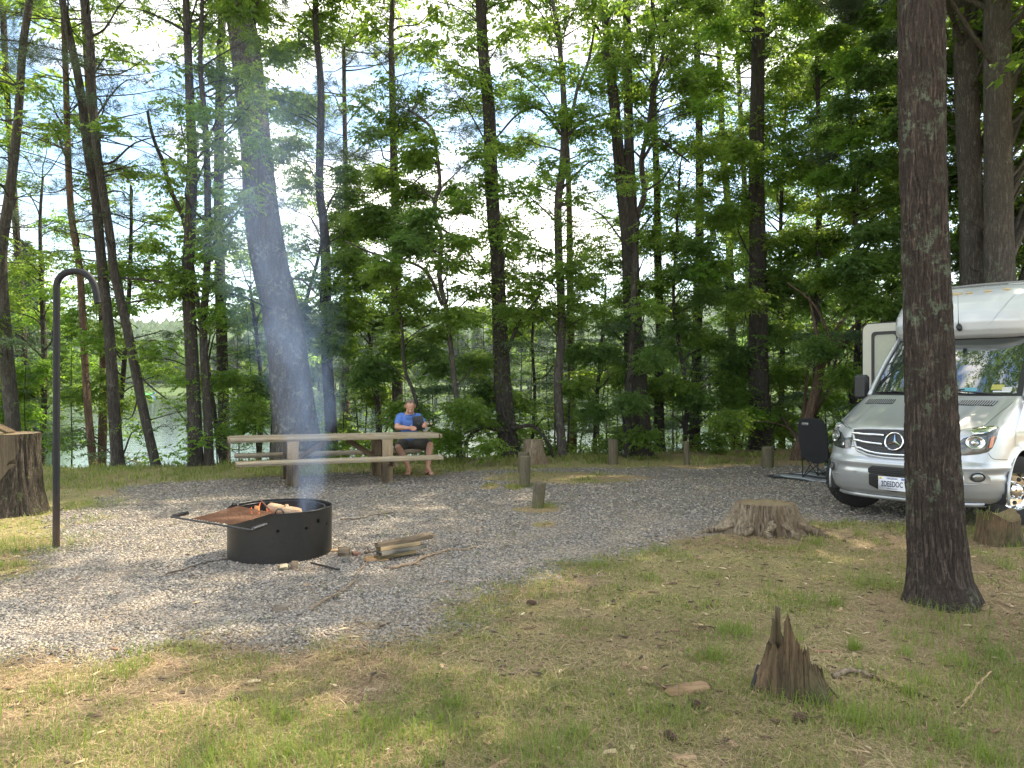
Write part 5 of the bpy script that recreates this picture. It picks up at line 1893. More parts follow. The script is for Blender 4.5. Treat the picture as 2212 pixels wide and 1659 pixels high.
stick([(672, 1215), (700, 1222), (733, 1230)], .011, 'charred stick on the gravel right of the fire ring', CHAR)
stick([(360, 1240), (420, 1222), (455, 1212), (500, 1206)], .007, 'thin twig in the shade left of the fire ring', STICK_D)
stick([(1100, 1455), (1140, 1442), (1175, 1430)], .006, 'straight thin twig lying in the foreground grass', STICK)
stick([(2085, 1520), (2110, 1478), (2142, 1450)], .008, 'pale peeled stick at the right foreground edge', SPLIT, name='peeled_stick')
stick([(618, 1205 + 15), (650, 1232), (690, 1225), (720, 1238)], .004, 'wiry dry stalk under the front of the ring', STICK)
stick([(1800, 1460, .03), (1830, 1447, .04), (1862, 1452, .04), (1880, 1462, .02)], .016, 'thick pale root piece right of the broken stump', STUMP_PALE)
stick([(1880, 1462), (1930, 1480), (1985, 1500), (2030, 1512)], .012, 'grey half buried root right of the broken stump', STUMP_OLD)
stick([(1755, 1408), (1790, 1408), (1815, 1412)], .012, 'reddish bark strip behind the broken stump', m_wood("red bark strip", (.2, .09, .05), (.4, .22, .13)))
stick([(1050, 1670), (1075, 1650), (1100, 1638)], .01, 'splintered wood strip at the bottom centre edge', SPLIT)


def chunk(px, py, d, rz, mat, label, name='wood_chunk', tilt=0.0):
    mb = MB(); mb.box((0, 0, 0), d, bevel=.004)
    V = mb.v[0]; V += rng.normal(0, .12, V.shape) * np.array(d) * .35
    o = mb.build(name, mat)
    g = G(px, py)
    o.location = (g[0], g[1] + d[1] / 2, tz(g[0], g[1]) + d[2] / 2 - .002)
    o.rotation_euler = (tilt, tilt * .5, rz)
    return tag(o, label, 'wood chunk', 'wood scraps around the fire ring')


chunk(741, 1204, (.10, .08, .075), .1, LUM[0], 'cube shaped dark wood block right of the fire ring')
chunk(768, 1202, (.07, .06, .035), .5, m_wood("reddish chip", (.2, .09, .06), (.36, .2, .13)), 'flat reddish wood scrap beside the cube shaped block')
chunk(722, 1194, (.13, .06, .02), .1, SPLIT, 'orange brown bark slab touching the right of the fire ring')
chunk(746, 1217, (.06, .05, .04), .0, LUM[2], 'grey green block in front of the cube shaped block')
chunk(635, 1230, (.055, .05, .07), .1, LUM[0], 'upright grey block standing in front of the fire ring')
chunk(610, 1232, (.075, .05, .05), .4, m_wood("tan stone", (.3, .25, .16), (.45, .38, .26)), 'angular tan rock in front of the fire ring', 'rock')
chunk(605, 1318, (.095, .05, .035), .1, simple("brown stone", (.20, .16, .12), .8, 0, .4, 12, .4), 'brown flat stone on the gravel in the left foreground', 'stone')
chunk(659, 1263, (.04, .03, .02), .2, SPLIT, 'small orange wood scrap on the gravel below the ring')
chunk(811, 1214, (.20, .09, .03), .35, m_wood("fresh split chip", (.45, .24, .11), (.75, .50, .27)), 'fresh orange split slab left of the wood stack', tilt=.15)
chunk(1485, 1502, (.24, .06, .04), .25, m_wood("rotten splinter", (.18, .10, .05), (.40, .26, .14)), 'rotten splintered slab left of the broken stump')
chunk(1392, 1450, (.04, .025, .02), .2, SPLIT, 'pale wood chip in the middle foreground grass')
chunk(800, 1492, (.06, .04, .006), .2, simple("pale leaf", (.45, .33, .22), .8), 'pale dead leaf in the middle of the foreground grass', 'dead_leaf')
chunk(965, 1445, (.03, .03, .006), .2, simple("dry leaf", (.34, .25, .19), .8), 'small grey brown dead leaf in the foreground grass', 'dead_leaf')
chunk(1480, 1642, (.10, .03, .012), .1, SPLIT, 'long pale wood chip at the bottom edge right of centre')
chunk(1316, 1636, (.07, .03, .02), .1, m_wood("tan chip", (.30, .22, .11), (.5, .4, .24)), 'tan half round wood chip at the bottom edge')

CONE = simple("pine cone scales", (.11, .065, .04), .8, 0, .5, 40, .3)
for px, py, sc_, rz_, lab in ((1730, 1560, 1.0, .5, 'dark pine cone just below the broken stump'), (1447, 1598, .9, 1.9, 'slender pine cone in the lower foreground grass'), (1148, 1305, .8, .2, 'pine cone at the border of gravel and grass'), (1500, 1530, .9, 2.4, 'open pine cone left below the broken stump')):
    mb = MB()
    for k in range(60):
        f_ = k / 59
        a = k * 2.39996
        r = .021 * math.sin(math.pi * (.12 + .8 * f_)) ** .8
        c = np.array([(f_ - .5) * .085, r * math.cos(a), r * math.sin(a)])
        d = np.array([.25, math.cos(a), math.sin(a)])
        mb.box(c, (.012, .010, .003), frame(d), bevel=.001)
    mb.ball((0, 0, 0), (.038, .012, .012), 8, 6)
    o = mb.build('pine_cone', CONE)
    g = G(px, py); o.location = (g[0], g[1], tz(g[0], g[1]) + .02); o.rotation_euler = (0, .1, rz_); o.scale = (sc_,) * 3
    tag(o, lab, 'pine cone', 'pine cones in the grass')

# bleached driftwood at the water's edge
for pts, lab in (([(262, 985, .02), (290, 996, .02), (315, 1000, .02)], 'bleached driftwood branch at the water edge behind the leaning pine'),):
    p = np.array([P(a, b, 19.0) for a, b, c in pts]); m = p.mean(0)
    mb = MB(); mb.tube(smooth_path(p, 4) - m, .03, 7)
    for dx, dz in ((-.2, .22), (.05, .28), (.2, .2), (.32, .15)):
        mb.tube([(dx, 0, 0), (dx + .05, 0, dz * .6), (dx + .15, 0, dz)], [.018, .012, .006], 6)
    o = mb.build('driftwood', simple("bleached wood", (.62, .58, .50), .8, 0, .15, 10)); o.location = m; tag(o, lab, 'driftwood')

# ------------------------------------------------------------------ folding camp chair, mat, bottle
CHB = simple("black nylon", (.012, .012, .014), .8, 0, .3, 30)
lf = np.array([4.905, 12.98]); rf = np.array([5.193, 12.60])
cx_ = (lf + rf) / 2
ca = math.atan2(rf[1] - lf[1], rf[0] - lf[0])
ch = thing('camp_chair', 'black folding camp chair with crossed legs standing on the mat', 'camp chair', (cx_[0], cx_[1], tz(*cx_) + .01), ca)
W_, Dp = .48, .46      # local x along the near feet, y away from the camera
mb = MB()
rows = []
for f_ in np.linspace(0, 1, 16):
    z = .36 + (.98 - .36) * f_
    bow = .055 * math.sin(f_ * math.pi) * .4
    hw = .235 + .018 * math.sin(f_ * 3) - (.03 * max(0, f_ - .85) / .15)
    row = []
    for u in np.linspace(-1, 1, 17):
        zz = z - (.10 * (1 - u * u) * (1 - f_)) * 1.0 + (.03 * (1 - u * u) * (f_ > .8) * (f_ - .8) / .2)
        y = -.06 - .10 * f_ + .055 * (1 - u * u) * (1.1 - f_) + .02
        row.append((u * hw, y, zz))
    rows.append(row)
rows = np.array(rows)
mb.grid(rows); mb.grid(rows + [0, .018, 0], flip=True)
V = rows
bd = np.concatenate([V[0], V[1:, -1], V[-1][::-1][1:], V[1:-1, 0][::-1]])
bd = np.vstack([bd, bd[:1]])
mb.tube(bd + [0, .009, 0], .0095, 6, cap=False)
mb.build('backrest', CHB, ch, True)
mb = MB()
rows = [[(u * .24, v_, .43 - .05 * (1 - u * u) * math.sin(max(.1, (v_ + .02) / .46) * 3.0)) for u in np.linspace(-1, 1, 11)] for v_ in np.linspace(-.02, .44, 11)]
rows = np.array(rows); mb.grid(rows); mb.grid(rows - [0, 0, .012], flip=True); mb.build('seat', CHB, ch, True)
FRM = simple("grey black tube", (.03, .03, .033), .4, .4)
for sx in (-1, 1):
    mb = MB(); mb.tube([(sx * .24, -.0, .0), (sx * .24, -.01, .42), (sx * .235, -.06, .68), (sx * .22, -.13, .97)], .009, 8); mb.build('back_post', FRM, ch, True)
    mb = MB(); mb.tube([(sx * .24, Dp, 0), (sx * .24, Dp - .01, .42), (sx * .25, Dp - .02, .62)], .009, 8); mb.build('front_post', FRM, ch, True)
    mb = MB(); mb.box((sx * .275, .22, .635), (.075, .46, .022), bevel=.01); mb.build('armrest', CHB, ch, True)
    mb = MB(); mb.tube([(sx * .24, 0, .42), (-sx * .24, 0, .01)], .008, 7); mb.build('cross_leg', FRM, ch, True)
    mb = MB(); mb.tube([(sx * .24, Dp, .42), (-sx * .24, Dp, .01)], .008, 7); mb.build('cross_leg', FRM, ch, True)
    mb = MB(); mb.tube([(sx * .24, 0, .40), (sx * .24, Dp, .01)], .008, 7); mb.build('cross_leg', FRM, ch, True)
    mb = MB(); mb.tube([(sx * .24, Dp, .40), (sx * .24, 0, .01)], .008, 7); mb.build('cross_leg', FRM, ch, True)
    for yy in (0, Dp):
        mb = MB(); mb.lathe([(0, 0), (.02, 0), (.018, .02), (.01, .03), (0, .03)], (sx * .24, yy, -.005), 10); mb.build('foot', BLACK_PL, ch, True)
mb = MB(); mb.lathe([(.04, .55), (.042, .64), (.036, .64), (.034, .555), (0, .553)], (.29, .40, 0), 16); mb.build('cup_holder', CHB, ch, True)
mb = MB()
mb.box((-.10, -.155, .918), (.115, .004, .040), frame((1, 0, 0), (0, .12, 1)), bevel=.001); lg_ = mb.build('logo_patch', simple("grey badge", (.33, .33, .30), .6), ch)


def text_obj(txt, size, loc, rot, mat, parent, name='lettering', depth=.0008, xs=1.0, bold=0.0):
    c = bpy.data.curves.new(name, 'FONT')
    c.body = txt; c.size = size; c.extrude = depth; c.align_x = 'CENTER'; c.align_y = 'CENTER'; c.offset = bold
    o = bpy.data.objects.new(name, c); COL.objects.link(o)
    o.location = loc; o.rotation_euler = rot; o.scale = (xs, 1, 1)
    bpy.context.view_layer.update()
    me = bpy.data.meshes.new_from_object(o.evaluated_get(bpy.context.evaluated_depsgraph_get()))
    me.materials.clear(); me.materials.append(mat)
    o2 = bpy.data.objects.new(name, me); COL.objects.link(o2)
    o2.location = loc; o2.rotation_euler = rot; o2.scale = (xs, 1, 1)
    if parent: o2.parent = parent
    bpy.data.objects.remove(o)
    return o2


text_obj("Coleman", .026, (-.10, -.1590, .918), (math.radians(83), 0, 0), simple("dark print", (.05, .05, .05), .6), lg_, xs=.95, bold=.0008)

N = Nodes("striped mat")
v = N.coord('Object')
sx_ = N.n('ShaderNodeSeparateXYZ'); N.link(v, sx_.inputs[0])
st = N.ramp(N.math('FRACT', N.math('MULTIPLY', sx_.outputs['Y'], 1.9)), [(0, .0), (.28, .0), (.30, 1.0), (.52, 1.0), (.54, .45), (.9, .45), (.92, 0.0)])
MATM = N.done(N.bsdf(N.mix(st, (.035, .037, .045), (.40, .42, .44)), .75))
# corners: near left, near right (under the van), far right, far left
qa, qb = G(1655, 1029), G(1830, 1051)
dxy = (qb - qa)[:2]; dxy /= np.linalg.norm(dxy)
nrm = np.array([-dxy[1], dxy[0]])
mo = qa[:2]
rows = []
for vv in np.linspace(0, 1.5, 22):
    row = []
    for uu in np.linspace(0, 4.0, 50):
        p = mo + dxy * uu + nrm * vv
        z = float(terrain(p[0], p[1])[0]) + .014 + .012 * math.sin(uu * 5 + vv) * math.exp(-vv * 3) + .006 * math.sin(uu * 11 + vv * 7)
        row.append((p[0], p[1], z))
    rows.append(row)
rows = np.array(rows)
mb = MB(); orig = np.array([mo[0], mo[1], 0]); 
L2 = (rows - orig) @ rotz(math.atan2(dxy[1], dxy[0]))
mb.grid(L2)
edge = np.concatenate([L2[0], L2[1:, -1], L2[-1][::-1][1:], L2[1:-1, 0][::-1]]); edge = np.vstack([edge, edge[:1]])
mb.tube(edge, .008, 5, cap=False, mi=1)
o = mb.build('outdoor_mat', [MATM, BLACK_PL], None, True); o.location = orig; o.rotation_euler = (0, 0, math.atan2(dxy[1], dxy[0]))
tag(o, 'grey and black striped outdoor mat spread under the camp chair', 'mat')
chunk(1678, 1033, (.14, .05, .06), .05, simple("grey block", (.10, .10, .105), .7), 'small dark box holding down the edge of the mat', 'box')

bt = G(1786, 1020.5, .06)
tr_ = thing('tray', 'low black tray on the mat under the wine bottle', 'tray', (bt[0] + .10, bt[1], tz(bt[0], bt[1]) + .02), ca)
mb = MB(); mb.box((0, 0, .02), (.34, .26, .03), bevel=.01); mb.build('tray_top', BLACK_PL, tr_)
for sx in (-1, 1):
    for sy in (-1, 1):
        mb = MB(); mb.box((sx * .14, sy * .10, .003), (.03, .03, .012)); mb.build('foot', BLACK_PL, tr_)
N = Nodes("green bottle glass"); BG = N.done(N.bsdf((.03, .09, .03), .08, None, **{'Transmission Weight': .35, 'IOR': 1.5}))
b_ = thing('wine_bottle', 'green wine bottle with a white label standing behind the camp chair legs', 'bottle', (bt[0], bt[1], tz(bt[0], bt[1]) + .056))
mb = MB(); mb.lathe([(0, 0), (.036, 0), (.0375, .006), (.0375, .16), (.034, .185), (.018, .215), (.0145, .235), (.0145, .262)], n=28); mb.build('glass_body', BG, b_, True)
mb = MB(); mb.lathe([(.0381, .035), (.0381, .12)], n=28); mb.build('label', simple("label paper", (.55, .57, .60), .7, 0, .1), b_, True)
mb = MB(); mb.lathe([(.0155, .258), (.0155, .295), (0, .296)], n=20); mb.build('cap', simple("white cap", (.75, .75, .72), .4), b_, True)

# ------------------------------------------------------------------ life on the far shore: kayaks and people
kx = (340 - CX) / F
KG = [simple("green hull", (.08, .62, .06), .35), simple("blue hull", (.08, .16, .42), .35), simple("orange hull", (.75, .28, .08), .35)]
ky = 233.0
for px, m_, rz_, lab in ((325.5, 0, .5, 'bright green kayak pulled up on the far shore, left one'), (334.5, 0, -.45, 'bright green kayak pulled up on the far shore, beside the blue one'), (343, 1, -.15, 'blue kayak on the far shore'), (320.5, 2, .9, 'orange kayak on the far shore, leftmost')):
    x = (px - CX) / F * ky
    y = float(shore_y(x)) + 5.0
    k_ = thing('kayak', lab, 'kayak', (x, y, tz(x, y) + .12), rz_ + math.pi / 2, 'kayaks on the far shore')
    mb = MB()
    u = np.linspace(-1, 1, 15)
    rows = []
    for uu in u:
        w = .40 * (1 - abs(uu) ** 2.4) + .01; h = .30
        a = np.linspace(0, 2 * np.pi, 12, endpoint=False)
        rows.append(np.stack([np.full(12, uu * 1.55), w * np.cos(a), .22 + .10 * uu * uu + h * .55 * np.sin(a)], 1))
    mb.grid(rows, wrap=True); mb.build('hull', KG[m_], k_, True)
    mb = MB(); mb.lathe([(0, 0), (.30, 0), (.33, .04), (.27, .05), (0, .03)], (0, 0, .36), 14); mb.build('cockpit', BLACK_PL, k_, True)
    k_.rotation_euler = (0, -.28, rz_ + math.pi / 2)

# ------------------------------------------------------------------ camper van
VO = np.array([4.25, 8.60]); VA = math.radians(-50)
vgz = tz(*VO)
Rv = rotz(VA)


def v2w(p):
    return np.asarray(p) @ Rv.T + np.array([VO[0], VO[1], vgz])


def w2px(p):
    p = np.asarray(p)
    return np.stack([CX + F * p[..., 0] / p[..., 1], CY + F * (EYE - p[..., 2]) / p[..., 1]], -1)


LV = np.array([  # z, half width, nose setback, corner depth, exponent
    (.27, .86, .20, .66, 3.2), (.30, .90, .12, .68, 3.3), (.34, .935, .065, .70, 3.5), (.42, .955, .03, .70, 3.6), (.50, .962, .010, .70, 3.6), (.58, .966, .000, .70, 3.6), (.66, .970, .0, .70, 3.6),
    (.70, .972, .012, .71, 3.6), (.735, .974, .045, .72, 3.6), (.80, .976, .060, .74, 3.6), (.90, .976, .080, .77, 3.6), (1.00, .974, .105, .80, 3.6), (1.05, .970, .135, .83, 3.6), (1.075, .966, .175, .86, 3.6), (1.11, .962, .27, .91, 3.7),
    (1.16, .955, .42, .99, 3.9), (1.22, .945, .58, 1.07, 4.2), (1.28, .93, .73, 1.15, 4.6), (1.34, .91, .87, 1.23, 5.0), (1.39, .885, .98, 1.30, 5.4), (1.425, .86, 1.06, 1.36, 5.8)])


def lvl(z):
    return [np.interp(z, LV[:, 0], LV[:, i]) for i in (1, 2, 3, 4)]


def vsurf(t, z):
    """body surface; t in -2..2 : |t|<1 the curved nose, beyond 1 straight along the side (per metre)"""
    t = np.asarray(t, float); z = np.asarray(z, float)
    W, b0, Bc, n = lvl(z)
    at_ = np.clip(np.abs(t), 0, 1)
    # t is spread evenly over the width up to ~.8, then round the corner
    th = np.where(at_ < .8, np.arcsin(np.clip((at_ / .8 * .90) ** (n / 2), 0, 1)), 0)
    th8 = np.arcsin(.90 ** (n / 2))
    th = np.where(at_ >= .8, th8 + (np.pi / 2 - th8) * (at_ - .8) / .2, th)
    l = W * np.sin(th) ** (2 / n)
    b = Bc - (Bc - b0) * np.cos(th)
    ex = np.clip(np.abs(t) - 1, 0, None)
    b = b + ex
    return np.stack([np.sign(t) * l, b, np.broadcast_to(z, b.shape)], -1)


_T, _Z = np.meshgrid(np.linspace(-1.3, 1.4, 900), np.linspace(.27, 1.425, 420))
_S = vsurf(_T, _Z); _PX = w2px(v2w(_S.reshape(-1, 3))).reshape(_S.shape[:2] + (2,))
_N = np.cross(np.gradient(_S, axis=1), np.gradient(_S, axis=0)); _N /= np.linalg.norm(_N, axis=2)[..., None] + 1e-12
_cl = (np.array([0, 0, EYE - vgz]) - np.array([VO[0], VO[1], 0])) @ Rv      # camera in van space
_face = (_N * (_cl - _S)).sum(-1)
if np.median(_face) < 0: _N = -_N; _face = -_face


def inv(px, py):
    d = (_PX[..., 0] - px) ** 2 + (_PX[..., 1] - py) ** 2 + (_face < 0) * 1e6
    i = np.unravel_index(np.argmin(d), d.shape)
    return _T[i], _Z[i]


def zh(x, y): return 1788.4 + .19147 * x, 855.8 + .19147 * y


def invs(pts): return np.array([inv(*zh(x, y)) for x, y in pts])


def vnormal(t, z):
    e = 1e-3
    du = vsurf(t + e, z) - vsurf(t - e, z); dz = vsurf(t, np.minimum(z + e, 1.425)) - vsurf(t, z - e)
    n = np.cross(du, dz); n /= np.linalg.norm(n, axis=-1)[..., None] + 1e-12
    s = vsurf(t, z)
    out = s - np.array([0, 1.2, .6])
    sg = np.sign((n * out).sum(-1))[..., None]
    return n * np.where(sg == 0, 1, sg)


def patch(mb, top, bot, off, nu=24, nv=10, crown=0.0, mi=0, edge=True, flip=None):
    """sheet on the body between two (t,z) curves, raised by off metres, with a rim that goes down to the body"""
    def rs(c):
        c = np.asarray(c, float)
        d = np.concatenate([[0], np.cumsum(np.hypot(*np.diff(c, axis=0).T))]); s = np.linspace(0, d[-1], nu)
        return np.stack([np.interp(s, d, c[:, 0]), np.interp(s, d, c[:, 1])], 1)
    A, B = rs(top), rs(bot)
    v = np.linspace(0, 1, nv)[:, None, None]
    Q = A[None] * (1 - v) + B[None] * v
    Sf = vsurf(Q[..., 0], Q[..., 1]); Nn = vnormal(Q[..., 0], Q[..., 1])
    vv, uu = np.meshgrid(np.linspace(-1, 1, nv), np.linspace(-1, 1, nu), indexing='ij')
    h = off + crown * (1 - vv ** 2) * (1 - uu ** 4)
    V = Sf + Nn * h[..., None]
    mb.grid(V, mi=mi)
    if edge:
        k = np.concatenate([V[0], V[1:, -1], V[-1][::-1][1:], V[1:-1, 0][::-1]])
        kb = np.concatenate([Sf[0], Sf[1:, -1], Sf[-1][::-1][1:], Sf[1:-1, 0][::-1]]) - np.concatenate([Nn[0], Nn[1:, -1], Nn[-1][::-1][1:], Nn[1:-1, 0][::-1]]) * .004
        mb.grid(np.stack([k, kb]), mi=mi, wrap=True)
    return V


def strip(mb, tzs, w, off, mi=0):
    q = smooth_path(np.asarray(tzs, float), 6)
    Sf = vsurf(q[:, 0], q[:, 1]); Nn = vnormal(q[:, 0], q[:, 1])
    mb.tube(Sf + Nn * off, w / 2, 8, mi=mi)


def mirror(c):
    c = np.asarray(c, float).copy(); c[:, 0] *= -1
    return c


# materials
N = Nodes("silver paint")
v = N.coord('Object')
flk = N.noise(v, 900, 1, .5)
dirt = N.noise(v, 3, 6, .6)
c = N.mix(flk, (.40, .415, .43), (.50, .515, .53))
c = N.mix(N.ramp(dirt, [(.5, 0.0), (.8, .18)]), c, (.38, .36, .32))
PAINT = N.done(N.bsdf(c, .30, None, **{'Metallic': .55, 'Coat Weight': .8, 'Coat Roughness': .04}))
FIBRE = simple("white gelcoat", (.56, .575, .59), .22, 0, .05, 3, **{'Coat Weight': .6, 'Coat Roughness': .06})
CREAM = simple("cream door panel", (.50, .49, .41), .5, 0, .06, 3)
CHROME = simple("chrome", (.80, .80, .80), .07, 1.0, .02)
TRIM = simple("black trim", (.02, .02, .022), .45, 0, .2, 40)
RUBBER = simple("tyre rubber", (.022, .021, .02), .8, 0, .4, 60, .4)
N = Nodes("tinted windscreen")
WSG = N.done(N.bsdf((.02, .028, .028), .025, None, **{'IOR': 2.5, 'Coat Weight': .3, 'Coat Roughness': .02}))
N = Nodes("lens glass")
LENS = N.done(N.bsdf((.95, .97, .97), .03, None, **{'Transmission Weight': .95, 'IOR': 1.25}))
HLD = simple("headlight housing", (.045, .05, .05), .25, .2, .3, 30, **{'Coat Weight': 1.0})
REFL = simple("reflector", (.72, .73, .72), .12, 1.0, .2, 60)
AMBER = simple("amber plastic", (.55, .14, .03), .2, 0, .1, **{'Coat Weight': 1.0})
AMBER_P = simple("faded amber lens", (.46, .36, .20), .3, 0, .2, 60, **{'Coat Weight': .6})
GREYT = simple("silver trim", (.42, .43, .44), .3, .6, .1, 40)

van = thing('camper_van', 'silver camper van with a white cab-over cap parked at the right behind the foreground trunk', 'camper van', (VO[0], VO[1], vgz), VA)

# body shell with wheel arches
AXB, AXZ, AR = .96, .385, .455
mb = MB()
tt = np.concatenate([np.linspace(-5.0, -1.9, 16)[:-1], np.linspace(-1.9, -1.0, 46)[:-1], np.linspace(-1, 1, 121)[:-1], np.linspace(1.0, 1.9, 46)[:-1], np.linspace(1.9, 5.0, 16)])
zz = np.concatenate([np.linspace(.27, .66, 22)[:-1], np.linspace(.66, .76, 9)[:-1], np.linspace(.76, 1.04, 16)[:-1], np.linspace(1.04, 1.425, 34)])
T_, Z_ = np.meshgrid(tt, zz)
S_ = vsurf(T_, Z_)
side = np.abs(S_[..., 0]) > .5
d = np.hypot(S_[..., 1] - AXB, S_[..., 2] - AXZ)
ins = (d < AR) & side
near = side & (np.abs(d - AR) < .028)
f_ = AR / np.maximum(d, 1e-6)
S2 = S_.copy()
S2[..., 1] = np.where(near, AXB + (S_[..., 1] - AXB) * f_, S_[..., 1]); S2[..., 2] = np.where(near, AXZ + (S_[..., 2] - AXZ) * f_, S_[..., 2])
# fender lip bulges outwards a little around the arch
lip = np.exp(-((d - AR) / .05) ** 2) * side * .022
S2[..., 0] += np.sign(S2[..., 0]) * lip
# bumper sculpting: a crease band across the bumper and a shallow shelf
cr = .010 * np.exp(-((Z_ - .665) / .03) ** 2) * (np.abs(T_) < 1.3) - .012 * np.exp(-((Z_ - .60) / .035) ** 2) * (np.abs(T_) < 1.05)
nn = vnormal(T_, Z_)
hoodr = .014 * np.exp(-((np.abs(S_[..., 0]) - (.52 + .25 * (Z_ - 1.08))) / .05) ** 2) * (Z_ > 1.085) * np.clip((Z_ - 1.085) / .05, 0, 1) * np.clip((1.345 - Z_) / .08, 0, 1)
S2 = S2 + nn * (cr + hoodr)[..., None]
r_, c_ = T_.shape
idx = np.arange(r_ * c_).reshape(r_, c_)
q = np.stack([idx[:-1, :-1], idx[:-1, 1:], idx[1:, 1:], idx[1:, :-1]], -1).reshape(-1, 4)
kill = (ins & ~near).reshape(-1)
q = q[~kill[q].any(1)]
mb.add(S2.reshape(-1, 3), np.ascontiguousarray(q))
body = mb.build('body', PAINT, van, 35)
# upper cab sides, roof panel behind, floor and inner arches
mb = MB()
for s in (-1, 1):
    mb.grid(np.array([[(s * .86, 1.36, 1.425), (s * .90, 2.6, 1.425), (s * .97, 5.6, 1.425)], [(s * .80, 1.80, 1.95), (s * .86, 2.6, 2.0), (s * .95, 5.6, 2.0)], [(s * .76, 2.1, 2.2), (s * .82, 2.6, 2.25), (s * .9, 5.6, 2.25)]]))
mb.build('cab_side', PAINT, van, True)
mb = MB(); mb.box((0, 3.2, .40), (1.7, 5.0, .12)); mb.box((0, .62, .62), (1.0, .5, .62)); mb.build('chassis', TRIM, van)
for s in (-1, 1):
    mb = MB()
    a = np.linspace(-.25, math.pi + .25, 24)
    rows = [[(s * l, AXB + (AR + .006) * math.cos(t), AXZ + (AR + .006) * math.sin(t)) for t in a] for l in (.965, .50)]
    mb.grid(rows); mb.add([rows[1][k] for k in range(24)], [list(range(24))]); mb.build('wheel_arch_liner', TRIM, van, True)
    mb = MB(); mb.tube([(s * (.985), AXB + (AR + .002) * math.cos(t), AXZ + (AR + .002) * math.sin(t)) for t in np.linspace(-.1, math.pi + .25, 30)], .016, 8); mb.build('fender_flare', PAINT, van, True)
# under lip
mb = MB()
rows = []
tq = np.linspace(-.80, .80, 50)
for off, z in ((.0, .285), (-.02, .255), (.04, .235), (.14, .245)):
    p = vsurf(tq, np.full(50, .29)); p[:, 1] += off + .0; p[:, 2] = z
    rows.append(p)
mb.grid(rows); mb.build('chin_spoiler', GREYT, van, True)

# grille
tl = invs([(285, 372), (450, 368), (600, 371), (714, 374)]); bl = invs([(330, 602), (450, 660), (600, 690), (714, 702)])
tl[-1, 0] = 0; bl[-1, 0] = 0
top = np.vstack([tl, mirror(tl[:-1])[::-1]]); bot = np.vstack([bl, mirror(bl[:-1])[::-1]])
gril = MB(); patch(gril, top, bot, .006, 60, 14); G_ = gril.build('grille', TRIM, van)
mb = MB(); ol = np.vstack([top, bot[::-1], top[:1]])
for k in range(len(ol) - 1): pass
q = np.vstack([ol])
strip(mb, np.vstack([np.linspace(ol[k], ol[k + 1], 3)[:-1] for k in range(len(ol) - 1)] + [ol[-1:]]), .034, .004)
mb.build('grille_surround', PAINT, G_, True)
# honeycomb knobs
mb = MB()
for zr in np.linspace(.78, 1.04, 11):
    for k, tt_ in enumerate(np.linspace(-.50, .50, 64)):
        tk = tt_ + (.004 if int(zr * 100) % 2 else 0)
        zt_ = np.interp(abs(tk), -top[:4, 0][::-1], top[:4, 1][::-1]) if top[0, 0] < 0 else 1.04
        zb_ = np.interp(abs(tk), -bl[:, 0][::-1], bl[:, 1][::-1])
        if not (zb_ + .015 < zr < zt_ - .012): continue
        p = vsurf(tk, zr) + vnormal(np.array(tk), np.array(zr)) * .007
        mb.box(p, (.008, .006, .010))
mb.build('grille_mesh', simple("grille mesh", (.05, .05, .055), .4), G_)
for pts, end in (([(287, 418), (345, 420), (400, 430), (520, 437), (640, 444)], 0), ([(300, 497), (350, 500), (400, 515), (520, 532), (618, 545)], 0), ([(328, 580), (370, 586), (430, 612), (500, 634), (600, 652), (714, 663)], 1)):
    c_ = invs(pts)
    if end: c_[-1, 0] = 0; full = np.vstack([c_, mirror(c_[:-1])[::-1]]); sets = [full]
    else: sets = [c_, mirror(c_)]
    for ss in sets:
        mb = MB()
        q = smooth_path(ss, 5); Sf = vsurf(q[:, 0], q[:, 1]); Nn = vnormal(q[:, 0], q[:, 1])
        mb.tube(Sf + Nn * .018, .0145, 8, flat=1.0)
        mb.build('chrome_bar', CHROME, G_, True)
# emblem: ring with a three pointed star
t0_, z0_ = inv(*zh(716, 515)); p0 = vsurf(0.0, z0_); n0 = vnormal(np.array(0.0), np.array(z0_))
Re = np.stack([[1, 0, 0], np.cross(n0, [1, 0, 0]), n0], 1)       # columns: right, up, out
if Re[2, 1] < 0: Re[:, 1] *= -1
pc = p0 + n0 * .040
em_ = bpy.data.objects.new('star_emblem', None); COL.objects.link(em_); em_.parent = van
mb = MB()
a = np.linspace(0, 2 * np.pi, 49)
ring_pts = np.stack([np.cos(a) * .098, np.sin(a) * .098, a * 0], 1) @ Re.T + pc
mb.tube(ring_pts, .0085, 10, cap=False)
for k in range(3):
    an = math.pi / 2 + k * 2 * math.pi / 3
    d_ = np.array([math.cos(an), math.sin(an), 0]); s_ = np.array([-math.sin(an), math.cos(an), 0])
    V = np.array([d_ * .095, s_ * .0 - d_ * .010 + s_ * .017 + d_ * .018, -d_ * .0 + np.array([0, 0, .014]), -s_ * .017 + d_ * .008, np.zeros(3) - np.array([0, 0, .004])])
    V[1] = s_ * .015 + d_ * .009; V[3] = -s_ * .015 + d_ * .009
    mb.add(V @ Re.T + pc, [[0, 1, 2], [0, 2, 3], [1, 0, 4], [0, 3, 4]])
COL.objects.unlink(em_); bpy.data.objects.remove(em_)
mb.build('star_emblem', CHROME, van, 30)
mb = MB(); mb.add(np.vstack([pc - n0 * .014 + (np.stack([np.cos(a[:-1]) * .094, np.sin(a[:-1]) * .094, a[:-1] * 0], 1) @ Re.T)]), [list(range(48))]); mb.build('emblem_backing', TRIM, van)
te, ze = inv(*zh(762, 300)); mb = MB(); pe = vsurf(0.03, ze); ne = vnormal(np.array(0.03), np.array(ze)); mb.ball(pe, (.028, .028, .006), 16, 6, rot=frame([1, 0, 0], ne)); mb.build('hood_badge', CHROME, van, True)

